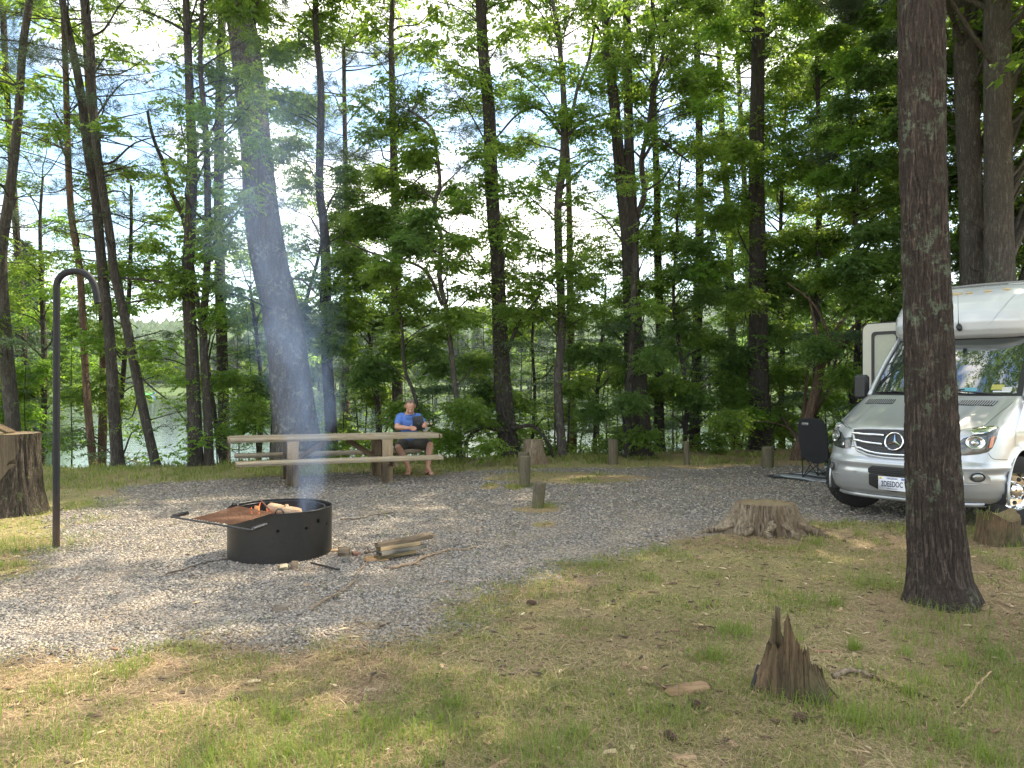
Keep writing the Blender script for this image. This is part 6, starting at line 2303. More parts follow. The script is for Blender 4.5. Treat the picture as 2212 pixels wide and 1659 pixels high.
# headlights
hb = invs([(1330, 655), (1440, 672), (1560, 670), (1700, 656), (1800, 634), (1850, 585), (1885, 510), (1915, 440), (1932, 372)])
ht = invs([(1330, 448), (1440, 408), (1540, 388), (1650, 362), (1740, 348), (1810, 340), (1870, 338), (1915, 345), (1934, 362)])
for s in (1, -1):
    A_, B_ = (ht, hb) if s > 0 else (mirror(ht), mirror(hb))
    mb = MB(); patch(mb, A_, B_, .006, 40, 16, .012); H_ = mb.build('headlight', HLD, van, True)
    # projector bowl, upper reflector strip, amber marker, small indicator
    c1 = invs([(1650, 530)])[0]; c1[0] *= s
    p = vsurf(c1[0], c1[1]); n = vnormal(np.array(c1[0]), np.array(c1[1]))
    mb = MB(); M = frame(np.cross([0, 0, 1], n), (0, 0, 1)); zc = n; xx = np.cross([0, 0, 1.0], n); xx /= np.linalg.norm(xx); yy = np.cross(n, xx)
    Mr = np.stack([xx, yy, n], 1)
    mb.lathe([(.082, .026), (.086, .030), (.078, .028), (.060, .016), (.035, .012), (.03, .02), (0, .024)], p, 28, rot=Mr * [1.12, .82, 1]); mb.build('projector', REFL, H_, True)
    mb = MB(); mb.ball(p + n * .022, (.030, .030, .016), 14, 8, rot=Mr); mb.build('bulb_lens', LENS, H_, True)
    up_ = invs([(1600, 395), (1700, 368), (1810, 352), (1900, 356)]); lo_ = invs([(1620, 440), (1720, 430), (1820, 405), (1890, 375)])
    if s < 0: up_, lo_ = mirror(up_), mirror(lo_)
    mb = MB(); patch(mb, up_, lo_, .020, 16, 5, .003, edge=False); mb.build('daylight_strip', REFL, H_, True)
    up_ = invs([(1825, 470), (1870, 450)]); lo_ = invs([(1800, 590), (1838, 575)])
    if s < 0: up_, lo_ = mirror(up_), mirror(lo_)
    mb = MB(); patch(mb, up_, lo_, .020, 6, 6, .0, edge=False); mb.build('side_marker', AMBER, H_, True)
    c2 = invs([(1468, 622)])[0]; c2[0] *= s; p = vsurf(c2[0], c2[1]); n = vnormal(np.array(c2[0]), np.array(c2[1]))
    mb = MB(); mb.ball(p + n * .014, (.030, .028, .012), 14, 8, rot=Mr); mb.build('indicator_lamp', REFL, H_, True)
    up_ = invs([(1335, 440), (1440, 415), (1560, 395), (1630, 385)]); lo_ = invs([(1335, 520), (1450, 540), (1520, 480), (1640, 445)])
    if s < 0: up_, lo_ = mirror(up_), mirror(lo_)
    mb = MB(); patch(mb, up_, lo_, .020, 16, 6, .002, edge=False); mb.build('inner_bezel', GREYT, H_, True)

# seams
for pts in ([(1330, 440), (1440, 400), (1600, 362), (1760, 336), (1840, 270), (1960, 170), (2090, 60)], [(1804, 642), (1840, 690), (1880, 712), (2000, 715), (2090, 722)]):
    c_ = invs(pts)
    for ss in (c_, mirror(c_)):
        mb = MB(); strip(mb, ss, .006, -.0005); mb.build('panel_seam', TRIM, van, True)

# lower intake, number plate and its panel
ti = invs([(458, 815), (500, 782), (600, 790), (716, 800)]); bi = invs([(455, 850), (470, 868), (600, 884), (716, 898)])
ti[-1, 0] = 0; bi[-1, 0] = 0
mb = MB(); patch(mb, np.vstack([ti, mirror(ti[:-1])[::-1]]), np.vstack([bi, mirror(bi[:-1])[::-1]]), .006, 50, 6)
IN_ = mb.build('lower_intake', TRIM, van, True)
for k in range(4):
    mb = MB(); f_ = (k + .7) / 4.4; c_ = ti * (1 - f_) + bi * f_; c_ = np.vstack([c_, mirror(c_[:-1])[::-1]]); strip(mb, c_, .008, .010); mb.build('intake_slat', BLACK_PL, IN_, True)
tp_ = invs([(464, 872), (560, 884), (716, 900)]); bp_ = invs([(468, 990), (560, 1040), (716, 1072)])
tp_[-1, 0] = 0; bp_[-1, 0] = 0
mb = MB(); patch(mb, np.vstack([tp_, mirror(tp_[:-1])[::-1]]), np.vstack([bp_, mirror(bp_[:-1])[::-1]]), .010, 40, 8); mb.build('plate_panel', TRIM, van, True)
pz = inv(*zh(709, 982))[1]
pp_ = vsurf(0.0, pz) + np.array([0, -.030, 0])
N = Nodes("plate enamel")
PLATE = N.done(N.bsdf((.62, .63, .66), .35, None))
mb = MB(); mb.box((0, 0, 0), (.305, .006, .152), bevel=.002); pl = mb.build('number_plate', PLATE, van); pl.location = pp_
rot = (math.pi / 2, 0, 0)
INK = simple("blue black ink", (.02, .025, .06), .5)
INKB = simple("state name blue", (.06, .08, .25), .5)
text_obj("2DEEDOC", .085, (0, -.0036, -.008), rot, INK, pl, 'plate_number', xs=.62, bold=.0012)
text_obj("VIRGINIA", .030, (0, -.0036, .055), rot, INKB, pl, 'state_name', xs=1.0, bold=.0004)
text_obj("VIRGINIA IS FOR LOVERS", .0115, (0, -.0036, -.058), rot, INK, pl, 'plate_motto', xs=.85)
mb = MB(); mb.box((-.128, -.0035, .056), (.028, .0012, .024)); mb.build('yellow_sticker', simple("yellow sticker", (.75, .52, .05), .5), pl)
mb = MB(); mb.box((.118, -.0035, .056), (.034, .0012, .022)); mb.build('blue_sticker', simple("blue sticker", (.18, .26, .62), .5), pl)
mb = MB()
mb.tube(np.array([(x, -.0025, z) for x, z in ((-.15, -.074), (.15, -.074), (.15, .074), (-.15, .074), (-.15, -.074))]), .0022, 5); mb.build('plate_rim', simple("plate rim", (.75, .75, .75), .4), pl)

# fog lamps
for s in (1, -1):
    c1 = invs([(1682, 916)])[0]; c1[0] *= s
    p = vsurf(c1[0], c1[1]); n = vnormal(np.array(c1[0]), np.array(c1[1]))
    xx = np.cross([0, 0, 1.0], n); xx /= np.linalg.norm(xx); yy = np.cross(n, xx); Mr = np.stack([xx, yy, n], 1)
    up_ = invs([(1530, 862), (1640, 858), (1750, 862), (1822, 915)]); lo_ = invs([(1545, 935), (1585, 972), (1700, 980), (1828, 984)])
    if s < 0: up_, lo_ = mirror(up_), mirror(lo_)
    mb = MB(); patch(mb, up_, lo_, .008, 18, 8, -.004); B_ = mb.build('fog_lamp_bezel', GREYT, van, True)
    mb = MB(); mb.lathe([(.078, .010), (.076, .020), (.066, .018), (.062, .010), (0, .008)], p, 26, rot=Mr * [1, .66, 1]); mb.build('fog_lamp_ring', TRIM, B_, True)
    mb = MB(); mb.ball(p + n * .012, (.060, .040, .012), 20, 8, rot=Mr); mb.build('fog_lens', simple("fog lens", (.30, .31, .30), .12, .7, .5, 120), B_, True)
    ex = invs([(1475, 990), (1600, 1000), (1820, 985)])
    if s < 0: ex = mirror(ex)
    mb = MB(); strip(mb, ex, .012, .0); mb.build('bumper_crease', PAINT, van, True)
c1 = inv(*zh(315, 865)); p = vsurf(*c1); n = vnormal(np.array(c1[0]), np.array(c1[1])); xx = np.cross([0, 0, 1.0], n); xx /= np.linalg.norm(xx); Mr = np.stack([xx, np.cross(n, xx), n], 1)
mb = MB(); mb.lathe([(.030, -.001), (.030, .003), (.027, .0035), (.0265, .001), (.025, .0035), (0, .0035)], p, 24, rot=Mr); mb.build('tow_cover', PAINT, van, 30)

# hood vents
for s in (-1, 1):
    A_ = invs([(462, 36), (560, 36), (668, 37), (768, 40)]); B_ = invs([(420, 88), (520, 90), (620, 90), (730, 90)])
    if s > 0: A_, B_ = mirror(A_), mirror(B_)
    mb = MB(); patch(mb, A_, B_, .005, 20, 5); v_ = mb.build('hood_vent', TRIM, van, True)
    for k in range(15):
        f_ = (k + .5) / 15
        a0 = A_[0] * (1 - f_) + A_[-1] * f_; b0_ = B_[0] * (1 - f_) + B_[-1] * f_
        mb = MB(); strip(mb, [a0 * .92 + b0_ * .08, (a0 + b0_) / 2, a0 * .08 + b0_ * .92], .009, .008); mb.build('vent_slat', GREYT, v_, True)


# windscreen
def wsurf(u, v):
    """u -1..1 across, v 0..1 up"""
    zb, zt_ = 1.432, 2.145
    Wb, Wt = .835, .775
    bc0, be0 = 1.075, 1.33
    bc1, be1 = 1.78, 2.02
    W = Wb * (1 - v) + Wt * v
    b = (bc0 + (be0 - bc0) * np.abs(u) ** 2.3) * (1 - v) + (bc1 + (be1 - bc1) * np.abs(u) ** 2.3) * v
    bow = -.035 * np.sin(np.pi * v)
    return np.stack([u * W, b + bow, zb + (zt_ - zb) * v + 0 * u], -1)


U, V_ = np.meshgrid(np.linspace(-1.035, 1.035, 41), np.linspace(-.02, 1.02, 17))
mb = MB(); g_ = wsurf(U, V_); g_[..., 1] += .012; mb.grid(g_); mb.build('windscreen_frit', TRIM, van, True)
U, V_ = np.meshgrid(np.linspace(-.975, .975, 41), np.linspace(.03, .965, 17))
mb = MB(); mb.grid(wsurf(U, V_)); ws = mb.build('windscreen', WSG, van, True)
for s in (-1, 1):
    mb = MB(); vv = np.linspace(-.03, 1.05, 14)
    pts = wsurf(np.full(14, s * 1.05), vv) + [s * .012, .02, 0]
    mb.tube(pts, .034, 10); mb.build('a_pillar', PAINT, van, True)
mb = MB(); uu = np.linspace(-1.04, 1.04, 30); mb.tube(wsurf(uu, np.full(30, 1.035)) + [0, .01, 0], .016, 8); mb.build('header_trim', PAINT, van, True)
for (u0, v0, u1, v1) in ((.02, -.005, -.62, .045), (.86, -.005, .10, .085)):
    mb = MB(); q = np.array([[u0 + (u1 - u0) * k, v0 + (v1 - v0) * k] for k in np.linspace(0, 1, 8)])
    pts = wsurf(q[:, 0], q[:, 1]) + [0, -.022, .010]
    mb.tube(pts, np.linspace(.012, .006, 8), 6); W_b = mb.build('wiper', BLACK_PL, van, True)
    mb = MB(); pts = wsurf(np.linspace(u1 - .28, u1 + .30, 8), np.linspace(v1 - .012, v1 + .008, 8)) + [0, -.010, .004]; mb.tube(pts, .006, 5); mb.build('wiper_blade', BLACK_PL, W_b, True)
# windscreen stickers
for (x, y, w, h, col, nm) in ((1290, 1345, .15, .055, (.10, .30, .36), 'blue_sticker'), (1625, 1315, .11, .075, (.36, .34, .08), 'yellow_sticker'), (1735, 1340, .08, .06, (.50, .50, .48), 'white_sticker'), (1668, 1367, .15, .022, (.55, .56, .58), 'paper_strip')):
    tx, ty = 1854.3 + .18514 * x, 592.5 + .18514 * y
    UU, VV = np.meshgrid(np.linspace(-1, 1, 200), np.linspace(0, 1, 100)); W3 = w2px(v2w(wsurf(UU, VV).reshape(-1, 3)))
    k = np.argmin(((W3 - [tx, ty]) ** 2).sum(1)); u_, v_ = UU.ravel()[k], VV.ravel()[k]
    U2, V2 = np.meshgrid(np.linspace(u_ - w / 2 / .8, u_ + w / 2 / .8, 6), np.linspace(v_ - h / 2 / .9, v_ + h / 2 / .9, 4))
    mb = MB(); mb.grid(wsurf(U2, V2) + [0, -.003, .002]); mb.build(nm, simple(nm, col, .4), ws, True)

# cab-over cap
CL = np.array([(2.115, 1.90, .80, .95), (2.135, 1.78, .86, .95), (2.18, 1.70, .91, .98), (2.24, 1.65, .945, 1.0), (2.34, 1.63, .965, 1.05), (2.46, 1.67, .975, 1.1), (2.58, 1.79, .975, 1.1), (2.68, 1.93, .955, 1.0), (2.76, 2.09, .92, .9), (2.82, 2.25, .86, .8), (2.855, 2.45, .78, .65), (2.87, 2.70, .66, .5)])


def csurf(t, k):
    """t -1..1 round the front, k level height"""
    z = k
    b0, W, dp = [np.interp(z, CL[:, 0], CL[:, i]) for i in (1, 2, 3)]
    th = t * np.pi / 2
    n = 3.0
    l = W * np.sign(th) * np.abs(np.sin(th)) ** (2 / n)
    b = b0 + dp * (1 - np.abs(np.cos(th)) ** (2 / 2.4))
    return np.stack([l, b, z + 0 * t], -1)


tt = np.sin(np.linspace(-1, 1, 81) * np.pi / 2); tt = np.sign(tt) * np.abs(tt) ** 1.4
zz = np.interp(np.linspace(0, 1, 60), np.linspace(0, 1, len(CL)), CL[:, 0])
T_, Z_ = np.meshgrid(tt, zz)
mb = MB(); cs = csurf(T_, Z_); mb.grid(cs)
# continue back along both sides to the coach body
for s, col_ in ((-1, 0), (1, -1)):
    e = cs[:, col_]; e2 = e.copy(); e2[:, 0] = s * np.where(e[:, 2] < 2.7, 1.08, np.abs(e[:, 0]) + .08); e2[:, 1] = 3.1
    mb.grid(np.stack([e, (e + e2) / 2 + [s * .02, 0, 0], e2], 1))
mb.add(cs[-1], [list(range(len(tt)))])
mb.grid(np.stack([cs[0], cs[0] * [1, 0, 1] + [0, 3.0, -.0]]))
cap = mb.build('cab_over_cap', FIBRE, van, 50)
_u, _k = np.meshgrid(np.linspace(-1, 1, 400), np.linspace(2.11, 2.865, 300)); _C = csurf(_u, _k); _CP = w2px(v2w(_C.reshape(-1, 3)))


def cinv(x, y):
    tx, ty = 1854.3 + .18514 * x, 592.5 + .18514 * y
    return _C.reshape(-1, 3)[np.argmin(((_CP - [tx, ty]) ** 2).sum(1))]


lamps = [cinv(1300, 222), cinv(1510, 200), cinv(1735, 180)]
for k, p in enumerate(lamps + [lamps[0] * [-1, 1, 1], lamps[0] * [-.45, 1, 1]]):
    mb = MB(); mb.ball(p + [0, -.008, .004], (.045, .030, .022), 16, 8); mb.build('marker_lamp', AMBER_P, cap, True)
pa = cinv(1185, 620)
mb = MB(); mb.ball(pa + [0, -.015, 0], (.030, .045, .050), 14, 8, rot=frame([1, -.2, .2])); an = mb.build('antenna_base', TRIM, cap, True)
mb = MB(); mb.tube([pa + [0, -.04, .04], pa + [0, -.045, .10], pa + [-.01, -.03, .40]], [.006, .003, .002], 6); mb.build('antenna_rod', TRIM, an, True)
q = np.array([cinv(1470, 655), cinv(1560, 540), cinv(1660, 420), cinv(1760, 310), cinv(1835, 235)]); mb = MB(); mb.tube(smooth_path(q, 4), .0025, 5); mb.build('cap_seam', GREYT, cap, True)
# roof edge rail
mb = MB(); mb.tube([(-.9, 2.75, 2.88), (-.6, 2.62, 2.885), (0, 2.58, 2.89), (.6, 2.62, 2.885), (.9, 2.75, 2.88), (1.05, 3.3, 2.9), (1.08, 5.0, 2.92)], .014, 8); mb.build('roof_rail', simple("grey rail", (.22, .22, .22), .5), van, True)
# coach body
mb = MB()
mb.box((0, 5.05, 1.68), (2.20, 4.0, 2.42), bevel=.09); coach = mb.build('coach_body', FIBRE, van, 30)
mb = MB(); mb.box((1.105, 4.4, 2.0), (.012, 1.0, .55), bevel=.004); mb.build('side_window', WSG, coach)
mb = MB(); mb.box((.25, 4.4, 2.97), (.75, .9, .14), bevel=.04); mb.build('roof_vent', simple("white roof vent", (.7, .7, .68), .5), coach)
# open coach door seen from its outer face
dr_b = 3.05
mb = MB(); mb.box((-1.46, dr_b, 1.545), (.66, .045, 1.90), bevel=.012)
DX0, DX1, DZ0, DZ1, RR = -1.78, -1.12, .58, 2.50, .11


def rrect(x0, x1, z0, z1, r, y):
    out = []
    for cx2, cz2, a0 in ((x1 - r, z1 - r, 0), (x0 + r, z1 - r, 90), (x0 + r, z0 + r, 180), (x1 - r, z0 + r, 270)):
        for k in range(7):
            a = math.radians(a0 + k * 15); out.append((cx2 + r * math.cos(a), y, cz2 + r * math.sin(a)))
    return np.array(out)


mb = MB(); A_ = rrect(DX0, DX1, DZ0, DZ1, RR, dr_b - .02); B_ = rrect(DX0, DX1, DZ0, DZ1, RR, dr_b + .02)
mb.grid(np.stack([A_, B_]), wrap=True); mb.add(A_, [list(range(28))]); mb.add(B_, [list(range(28))[::-1]])
door = mb.build('entry_door', CREAM, van)
mb = MB(); A_ = rrect(DX0, DX1, DZ0, DZ1, RR, dr_b - .012); mb.tube(np.vstack([A_, A_[:1]]), .012, 6, cap=False); mb.build('door_seal', TRIM, door, True)
mb = MB(); A_ = rrect(DX0 + .14, DX1 - .10, 1.35, 2.37, .06, dr_b - .030); B_ = rrect(DX0 + .19, DX1 - .15, 1.40, 2.32, .05, dr_b - .030)
mb.grid(np.stack([A_, B_]), wrap=True); mb.grid(np.stack([A_, A_ + [0, .012, 0]]), wrap=True); mb.build('window_frame', TRIM, door)
mb = MB(); B_ = rrect(DX0 + .19, DX1 - .15, 1.40, 2.32, .05, dr_b - .024); mb.add(B_, [list(range(28))]); mb.build('window_shade', simple("pale blind", (.42, .43, .34), .6), door)

# mirrors
for s in (-1, 1):
    mb = MB(); mb.box((s * 1.12, 1.62, 1.53), (.20, .10, .33), bevel=.035); mi_ = mb.build('side_mirror', TRIM, van, 40)
    mb = MB(); mb.tube([(s * .86, 1.56, 1.42), (s * .98, 1.60, 1.42), (s * 1.06, 1.62, 1.44)], .022, 8); mb.build('mirror_arm', TRIM, mi_, True)

# wheels, steered
def wheel(l, b, steer, s):
    w_ = bpy.data.objects.new('wheel', None)
    rt = rotz(steer)
    c0_ = np.array([l, b, AXZ])
    ry = np.array([[0, 0, s], [0, 1, 0], [-s, 0, 0.0]])      # lathe axis z -> x (outwards)
    Rr = rt @ ry
    R0 = .385
    mb = MB(); mb.lathe([(.205, -.10), (.28, -.112), (.35, -.105), (.378, -.085), (R0, -.05), (R0, .05), (.378, .085), (.35, .105), (.28, .112), (.205, .10), (.205, -.10)], c0_, 56, rot=Rr)
    ty = mb.build('tyre', RUBBER, van, 30)
    mb = MB()
    for k in range(64):
        a = k * 2 * math.pi / 64
        for w2, da in ((-.045, 0), (.0, .05), (.045, 0)):
            p = np.array([math.cos(a + da) * (R0 + .002), math.sin(a + da) * (R0 + .002), w2])
            Ml = np.stack([[math.cos(a), math.sin(a), 0], [-math.sin(a), math.cos(a), 0], [0, 0, 1]], 1)
            mb.box(Rr @ p + c0_, (.010, .024, .034), Rr @ Ml)
    mb.build('tread', RUBBER, ty)
    mb = MB(); mb.lathe([(.212, .098), (.206, .108), (.196, .095), (.188, .07), (.17, .035), (.10, .030), (.098, .060), (.085, .100), (.060, .118), (.035, .122), (0, .123)], c0_, 44, rot=Rr)
    rim = mb.build('rim', CHROME, ty, 40)
    mb = MB()
    for k in range(6):
        a = k * math.pi / 3 + .3; p = np.array([math.cos(a) * .078, math.sin(a) * .078, .112]); mb.lathe([(0, .022), (.010, .020), (.012, 0), (.012, -.02)], Rr @ p + c0_, 8, rot=Rr)
    mb.build('lug_nuts', CHROME, rim, True)
    for k in range(8):
        a = k * math.pi / 4 + .2
        mb = MB(); p = np.array([math.cos(a) * .142, math.sin(a) * .142, .0345]); mb.lathe([(0, 0), (.026, 0)], Rr @ p + c0_, 16, rot=Rr); mb.build('rim_hole', TRIM, rim)
    bpy.data.objects.remove(w_)


wheel(.86, AXB, math.radians(-36), 1)
wheel(-.86, AXB, math.radians(-36), -1)
wheel(.95, 5.6, 0, 1)
wheel(-.95, 5.6, 0, -1)

# ------------------------------------------------------------------ the seated man
def mp(x, y, D): return P(822.9 + .11907 * x, 844.8 + .11907 * y, D)


MO = np.array([-1.80, 13.80, tz(-1.8, 13.8)])
man = thing('person', 'man in blue t-shirt sitting at the picnic table end, looking at a tablet', 'person', MO)


def mpl(x, y, D): return mp(x, y, D) - MO


def capsule(mb, a, b, ra, rb, n=14, k=7):
    """tapered limb with round ends"""
    a, b = np.asarray(a, float), np.asarray(b, float)
    d = b - a; L = np.linalg.norm(d); d /= L
    pts, rad = [], []
    for t in np.linspace(0, np.pi / 2, 5)[:-1]:
        pts.append(a - d * ra * np.cos(t)); rad.append(max(ra * np.sin(t), ra * .08))
    for t in np.linspace(0, 1, k):
        pts.append(a + d * L * t); rad.append(ra + (rb - ra) * t)
    for t in np.linspace(0, np.pi / 2, 5)[1:]:
        pts.append(b + d * rb * np.sin(t)); rad.append(max(rb * np.cos(t), rb * .08))
    mb.tube(np.array(pts), np.array(rad), n)


def limb(mb, pts, rad, n=14):
    for i in range(len(pts) - 1):
        capsule(mb, pts[i], pts[i + 1], rad[i], rad[i + 1], n)


def remesh(o, vox, smooth=6):
    m = o.modifiers.new("remesh", 'REMESH'); m.mode = 'VOXEL'; m.voxel_size = vox; m.use_smooth_shade = True
    s = o.modifiers.new("smooth", 'SMOOTH'); s.factor = .5; s.iterations = smooth


N = Nodes("skin")
v = N.coord('Object')
c = N.mix(N.noise(v, 14, 5, .6), (.40, .20, .13), (.58, .33, .23))
SKIN = N.done(N.bsdf(c, .5, N.bump(N.noise(v, 120, 3), .15, .002), **{'Subsurface Weight': .1}))
HAIR = simple("short grey brown hair", (.13, .095, .07), .8, 0, .45, 120, .6)
N = Nodes("blue t-shirt")
v = N.coord('Object')
fold = N.noise(N.coord('Object', (6, 6, 2.4)), 3.2, 4, .6, 1.2)
c = N.mix(N.noise(v, 60, 3), (.07, .15, .42), (.10, .20, .52))
SHIRT = N.done(N.bsdf(c, .85, N.bump(N.math('ADD', fold, N.math('MULTIPLY', N.noise(v, 300, 2), .05)), .7, .03)))
SHORTS = simple("dark khaki shorts", (.055, .052, .042), .85, 0, .3, 30, .4)
SANDAL = simple("dark sandal", (.035, .03, .028), .7, 0, .3, 40)

# joints, read off the photo with their depths
hipL, hipR = mpl(430, 950, 13.95), mpl(630, 950, 13.95)
kneeL, kneeR = mpl(318, 1020, 13.56), mpl(890, 975, 13.58)
ankL, ankR = mpl(515, 1395, 13.55), mpl(850, 1385, 13.50)
pel = mpl(530, 930, 13.98); chest = mpl(520, 560, 13.84); neckb = mpl(520, 420, 13.76)
shL, shR = mpl(345, 470, 13.84), mpl(680, 470, 13.84)
elL, elR = mpl(290, 655, 13.66), mpl(800, 625, 13.70)
wrL, wrR = mpl(490, 668, 13.47), mpl(755, 640, 13.47)
head = mpl(530, 285, 13.68)

mb = MB()
limb(mb, [pel, chest, neckb], [.10, .142, .085])
capsule(mb, shL, shR, .062, .062)
limb(mb, [neckb, mpl(528, 360, 13.71)], [.068, .062])
for sh, el, wr in ((shL, elL, wrL), (shR, elR, wrR)):
    limb(mb, [sh, (sh + el) / 2, el], [.058, .052, .044])
    limb(mb, [el, el * .6 + wr * .4, wr], [.045, .046, .029])
for hip, kn, an in ((hipL, kneeL, ankL), (hipR, kneeR, ankR)):
    limb(mb, [hip, (hip + kn) / 2, kn], [.092, .080, .062])
    limb(mb, [kn, kn * .68 + an * .32, an], [.060, .062, .039])
# head: skull, jaw, face (looking down and a little to the right)
hx = np.array([.985, .17, 0]); hx /= np.linalg.norm(hx)
fw = np.array([.12, -.86, -.50]); fw /= np.linalg.norm(fw)         # where the face points
fw = fw - hx * (fw @ hx); fw /= np.linalg.norm(fw)
hu = np.cross(hx, -fw); hu /= np.linalg.norm(hu)
if hu[2] < 0: hu = -hu
HR = np.stack([hx, fw, hu], 1)


HS = 1.10


def hp_(x, y, z): return head + HR @ np.array([x, y, z]) * HS


def hball(x, y, z, r, n=16, m=10): mb.ball(hp_(x, y, z), np.array(r) * HS, n, m, rot=HR)


hball(0, -.018, .028, (.077, .094, .084))            # cranium
hball(0, .028, -.030, (.060, .056, .075))            # face block
hball(0, .026, -.080, (.042, .044, .032))            # jaw / chin
hball(-.035, .02, -.062, (.028, .042, .034)); hball(.035, .02, -.062, (.028, .042, .034))
hball(0, .064, -.090, (.022, .016, .014))            # chin tip
capsule(mb, hp_(-.040, .080, .014), hp_(.040, .080, .014), .0095, .0095)   # brow
hball(-.034, .066, -.030, (.020, .018, .017)); hball(.034, .066, -.030, (.020, .018, .017))   # cheeks
capsule(mb, hp_(0, .086, .004), hp_(0, .106, -.032), .0095, .0125)         # nose bridge to tip
hball(-.012, .092, -.036, (.008, .010, .007)); hball(.012, .092, -.036, (.008, .010, .007))   # nostrils
capsule(mb, hp_(-.020, .082, -.058), hp_(.020, .082, -.058), .0065, .0065)  # upper lip
capsule(mb, hp_(-.017, .081, -.067), hp_(.017, .081, -.067), .0070, .0070)
for s in (-1, 1):
    hball(s * .078, -.012, -.006, (.011, .021, .032)); hball(s * .082, -.022, .012, (.008, .014, .016))
# hands with five fingers closed on the tablet edges


def hand(mb, wr, palm_c, across, out, grip, s):
    """across: unit vector along the knuckles; out: from wrist to knuckles; grip: towards the fingertips' curl"""
    palm = palm_c
    for k, off in enumerate((-.030, -.010, .010, .030)):
        base = palm + across * off + out * .034
        capsule(mb, wr * .5 + palm * .5 + across * off * .6, base, .014, .0105, 10, 4)
        Lf = (.040, .046, .043, .033)[k]
        p1 = base + (out * .75 + grip * .45) * Lf
        p2 = p1 + (out * .25 + grip * .95) * Lf * .62
        p3 = p2 + (grip * .9 - out * .35) * Lf * .48
        limb(mb, [base, p1, p2, p3], [.0100, .0092, .0085, .0075], 10)
    t0 = palm - across * s * .026 - out * .020
    t1 = t0 - across * s * .024 + out * .022 - grip * .006
    t2 = t1 - across * s * .004 + out * .030 - grip * .002
    limb(mb, [t0, t1, t2], [.0135, .0110, .0088], 10)


tabC = mpl(682, 580, 13.42)                 # centre of the tablet
tx_ = np.array([.98, .12, .16]); tx_ /= np.linalg.norm(tx_)
tn = np.array([.10, -.97, -.12]); tn = tn - tx_ * (tn @ tx_); tn /= np.linalg.norm(tn)
tu = np.cross(tn, tx_); tu = tu if tu[2] > 0 else -tu
TW, TH = .19, .25
up = np.array([0, 0, 1.0])
hL = tabC - tx_ * (TW / 2 + .030) - tu * .070
hR = tabC + tx_ * (TW / 2 + .030) - tu * .050
mbh = mb
mb.ball(hL * .75 + wrL * .25, (.040, .034, .030), 14, 8); capsule(mb, wrL, hL, .027, .026)
mb.ball(hR * .75 + wrR * .25, (.040, .034, .030), 14, 8); capsule(mb, wrR, hR, .027, .026)
hand(mb, wrL, hL - tx_ * .006 + tn * .004, tu, tx_ * .35 + tn * .75, tn * .05 + tx_ * .85, -1)
hand(mb, wrR, hR + tx_ * .010 + tn * .004, tu, -tx_ * .35 + tn * .75, tn * .05 - tx_ * .85, -1)
# feet
for an, toe in ((ankL, mpl(475, 1490, 13.28)), (ankR, mpl(975, 1478, 13.28))):
    d = toe - an; d[2] = 0; d /= np.linalg.norm(d)
    heel = an - d * .045; heel[2] = .045
    sd = np.array([-d[1], d[0], 0])
    ball_ = an + d * .135; ball_[2] = .038
    limb(mb, [an, heel], [.040, .034]); limb(mb, [heel, ball_], [.034, .030]); limb(mb, [an, ball_], [.040, .028])
    limb(mb, [ball_ - sd * .022, ball_ + sd * .026], [.026, .022])
    for k, off in enumerate((-.032, -.014, .002, .017, .031)):
        L_ = (.052, .050, .045, .040, .034)[k]
        p0_ = ball_ + sd * off; p0_[2] = .030; p1_ = p0_ + d * L_; p1_[2] = .024
        capsule(mb, p0_, p1_, .0135 if k == 0 else .010, .011 if k == 0 else .008, 10, 3)
body_o = mb.build('body', SKIN, man, True)
remesh(body_o, .0042, 4)

# eyes, brows, mouth line
for s in (-1, 1):
    mb = MB(); mb.ball(hp_(s * .030, .0700, -.006), (.0145, .0115, .0085), 12, 8, rot=HR); e_ = mb.build('eyelid', SKIN, man, True)
    mb = MB(); mb.tube([hp_(s * .020, .0800, -.0115), hp_(s * .030, .0822, -.0130), hp_(s * .041, .0775, -.0115)], .0016, 5); mb.build('lashes', HAIR, e_, True)
    mb = MB(); mb.tube([hp_(s * .014, .0905, .0165), hp_(s * .030, .090, .0205), hp_(s * .046, .080, .0165)], .0032, 6); mb.build('eyebrow', HAIR, man, True)
mb = MB(); mb.tube([hp_(-.021, .0855, -.0625), hp_(0, .0895, -.062), hp_(.021, .0855, -.0625)], .0013, 5); mb.build('mouth_line', simple("lip shadow", (.16, .06, .05), .6), man, True)
# hair: short at the sides and back, receding at the temples
mb = MB()
rows = []
for ph in np.linspace(-.42, 1.52, 18):
    row = []
    for th in np.linspace(0, 2 * np.pi, 48, endpoint=False):
        x, y = math.sin(th), math.cos(th)      # y forward
        front = max(0, y)
        lim = -.42 + 1.22 * sstep(.15, .75, front) + .14 * math.exp(-((abs(x) - .55) / .3) ** 2) * sstep(.2, .6, front)
        p2 = float(max(ph, lim))
        r = np.array([.0800, .0970, .0870])
        row.append(hp_(r[0] * math.cos(p2) * x, -.018 + r[1] * math.cos(p2) * y, .028 + r[2] * math.sin(p2)))
    rows.append(row)
mb.grid(np.array(rows), wrap=True)
mb.build('hair', HAIR, man, True)

# t-shirt
mb = MB()
limb(mb, [pel + [0, -.01, .045], (pel + chest) / 2 + [0, 0, 0], chest], [.150, .158, .163])
limb(mb, [chest, neckb - [0, 0, .050]], [.160, .092])
capsule(mb, shL + [.02, 0, .004], shR - [.02, 0, .004], .076, .076)

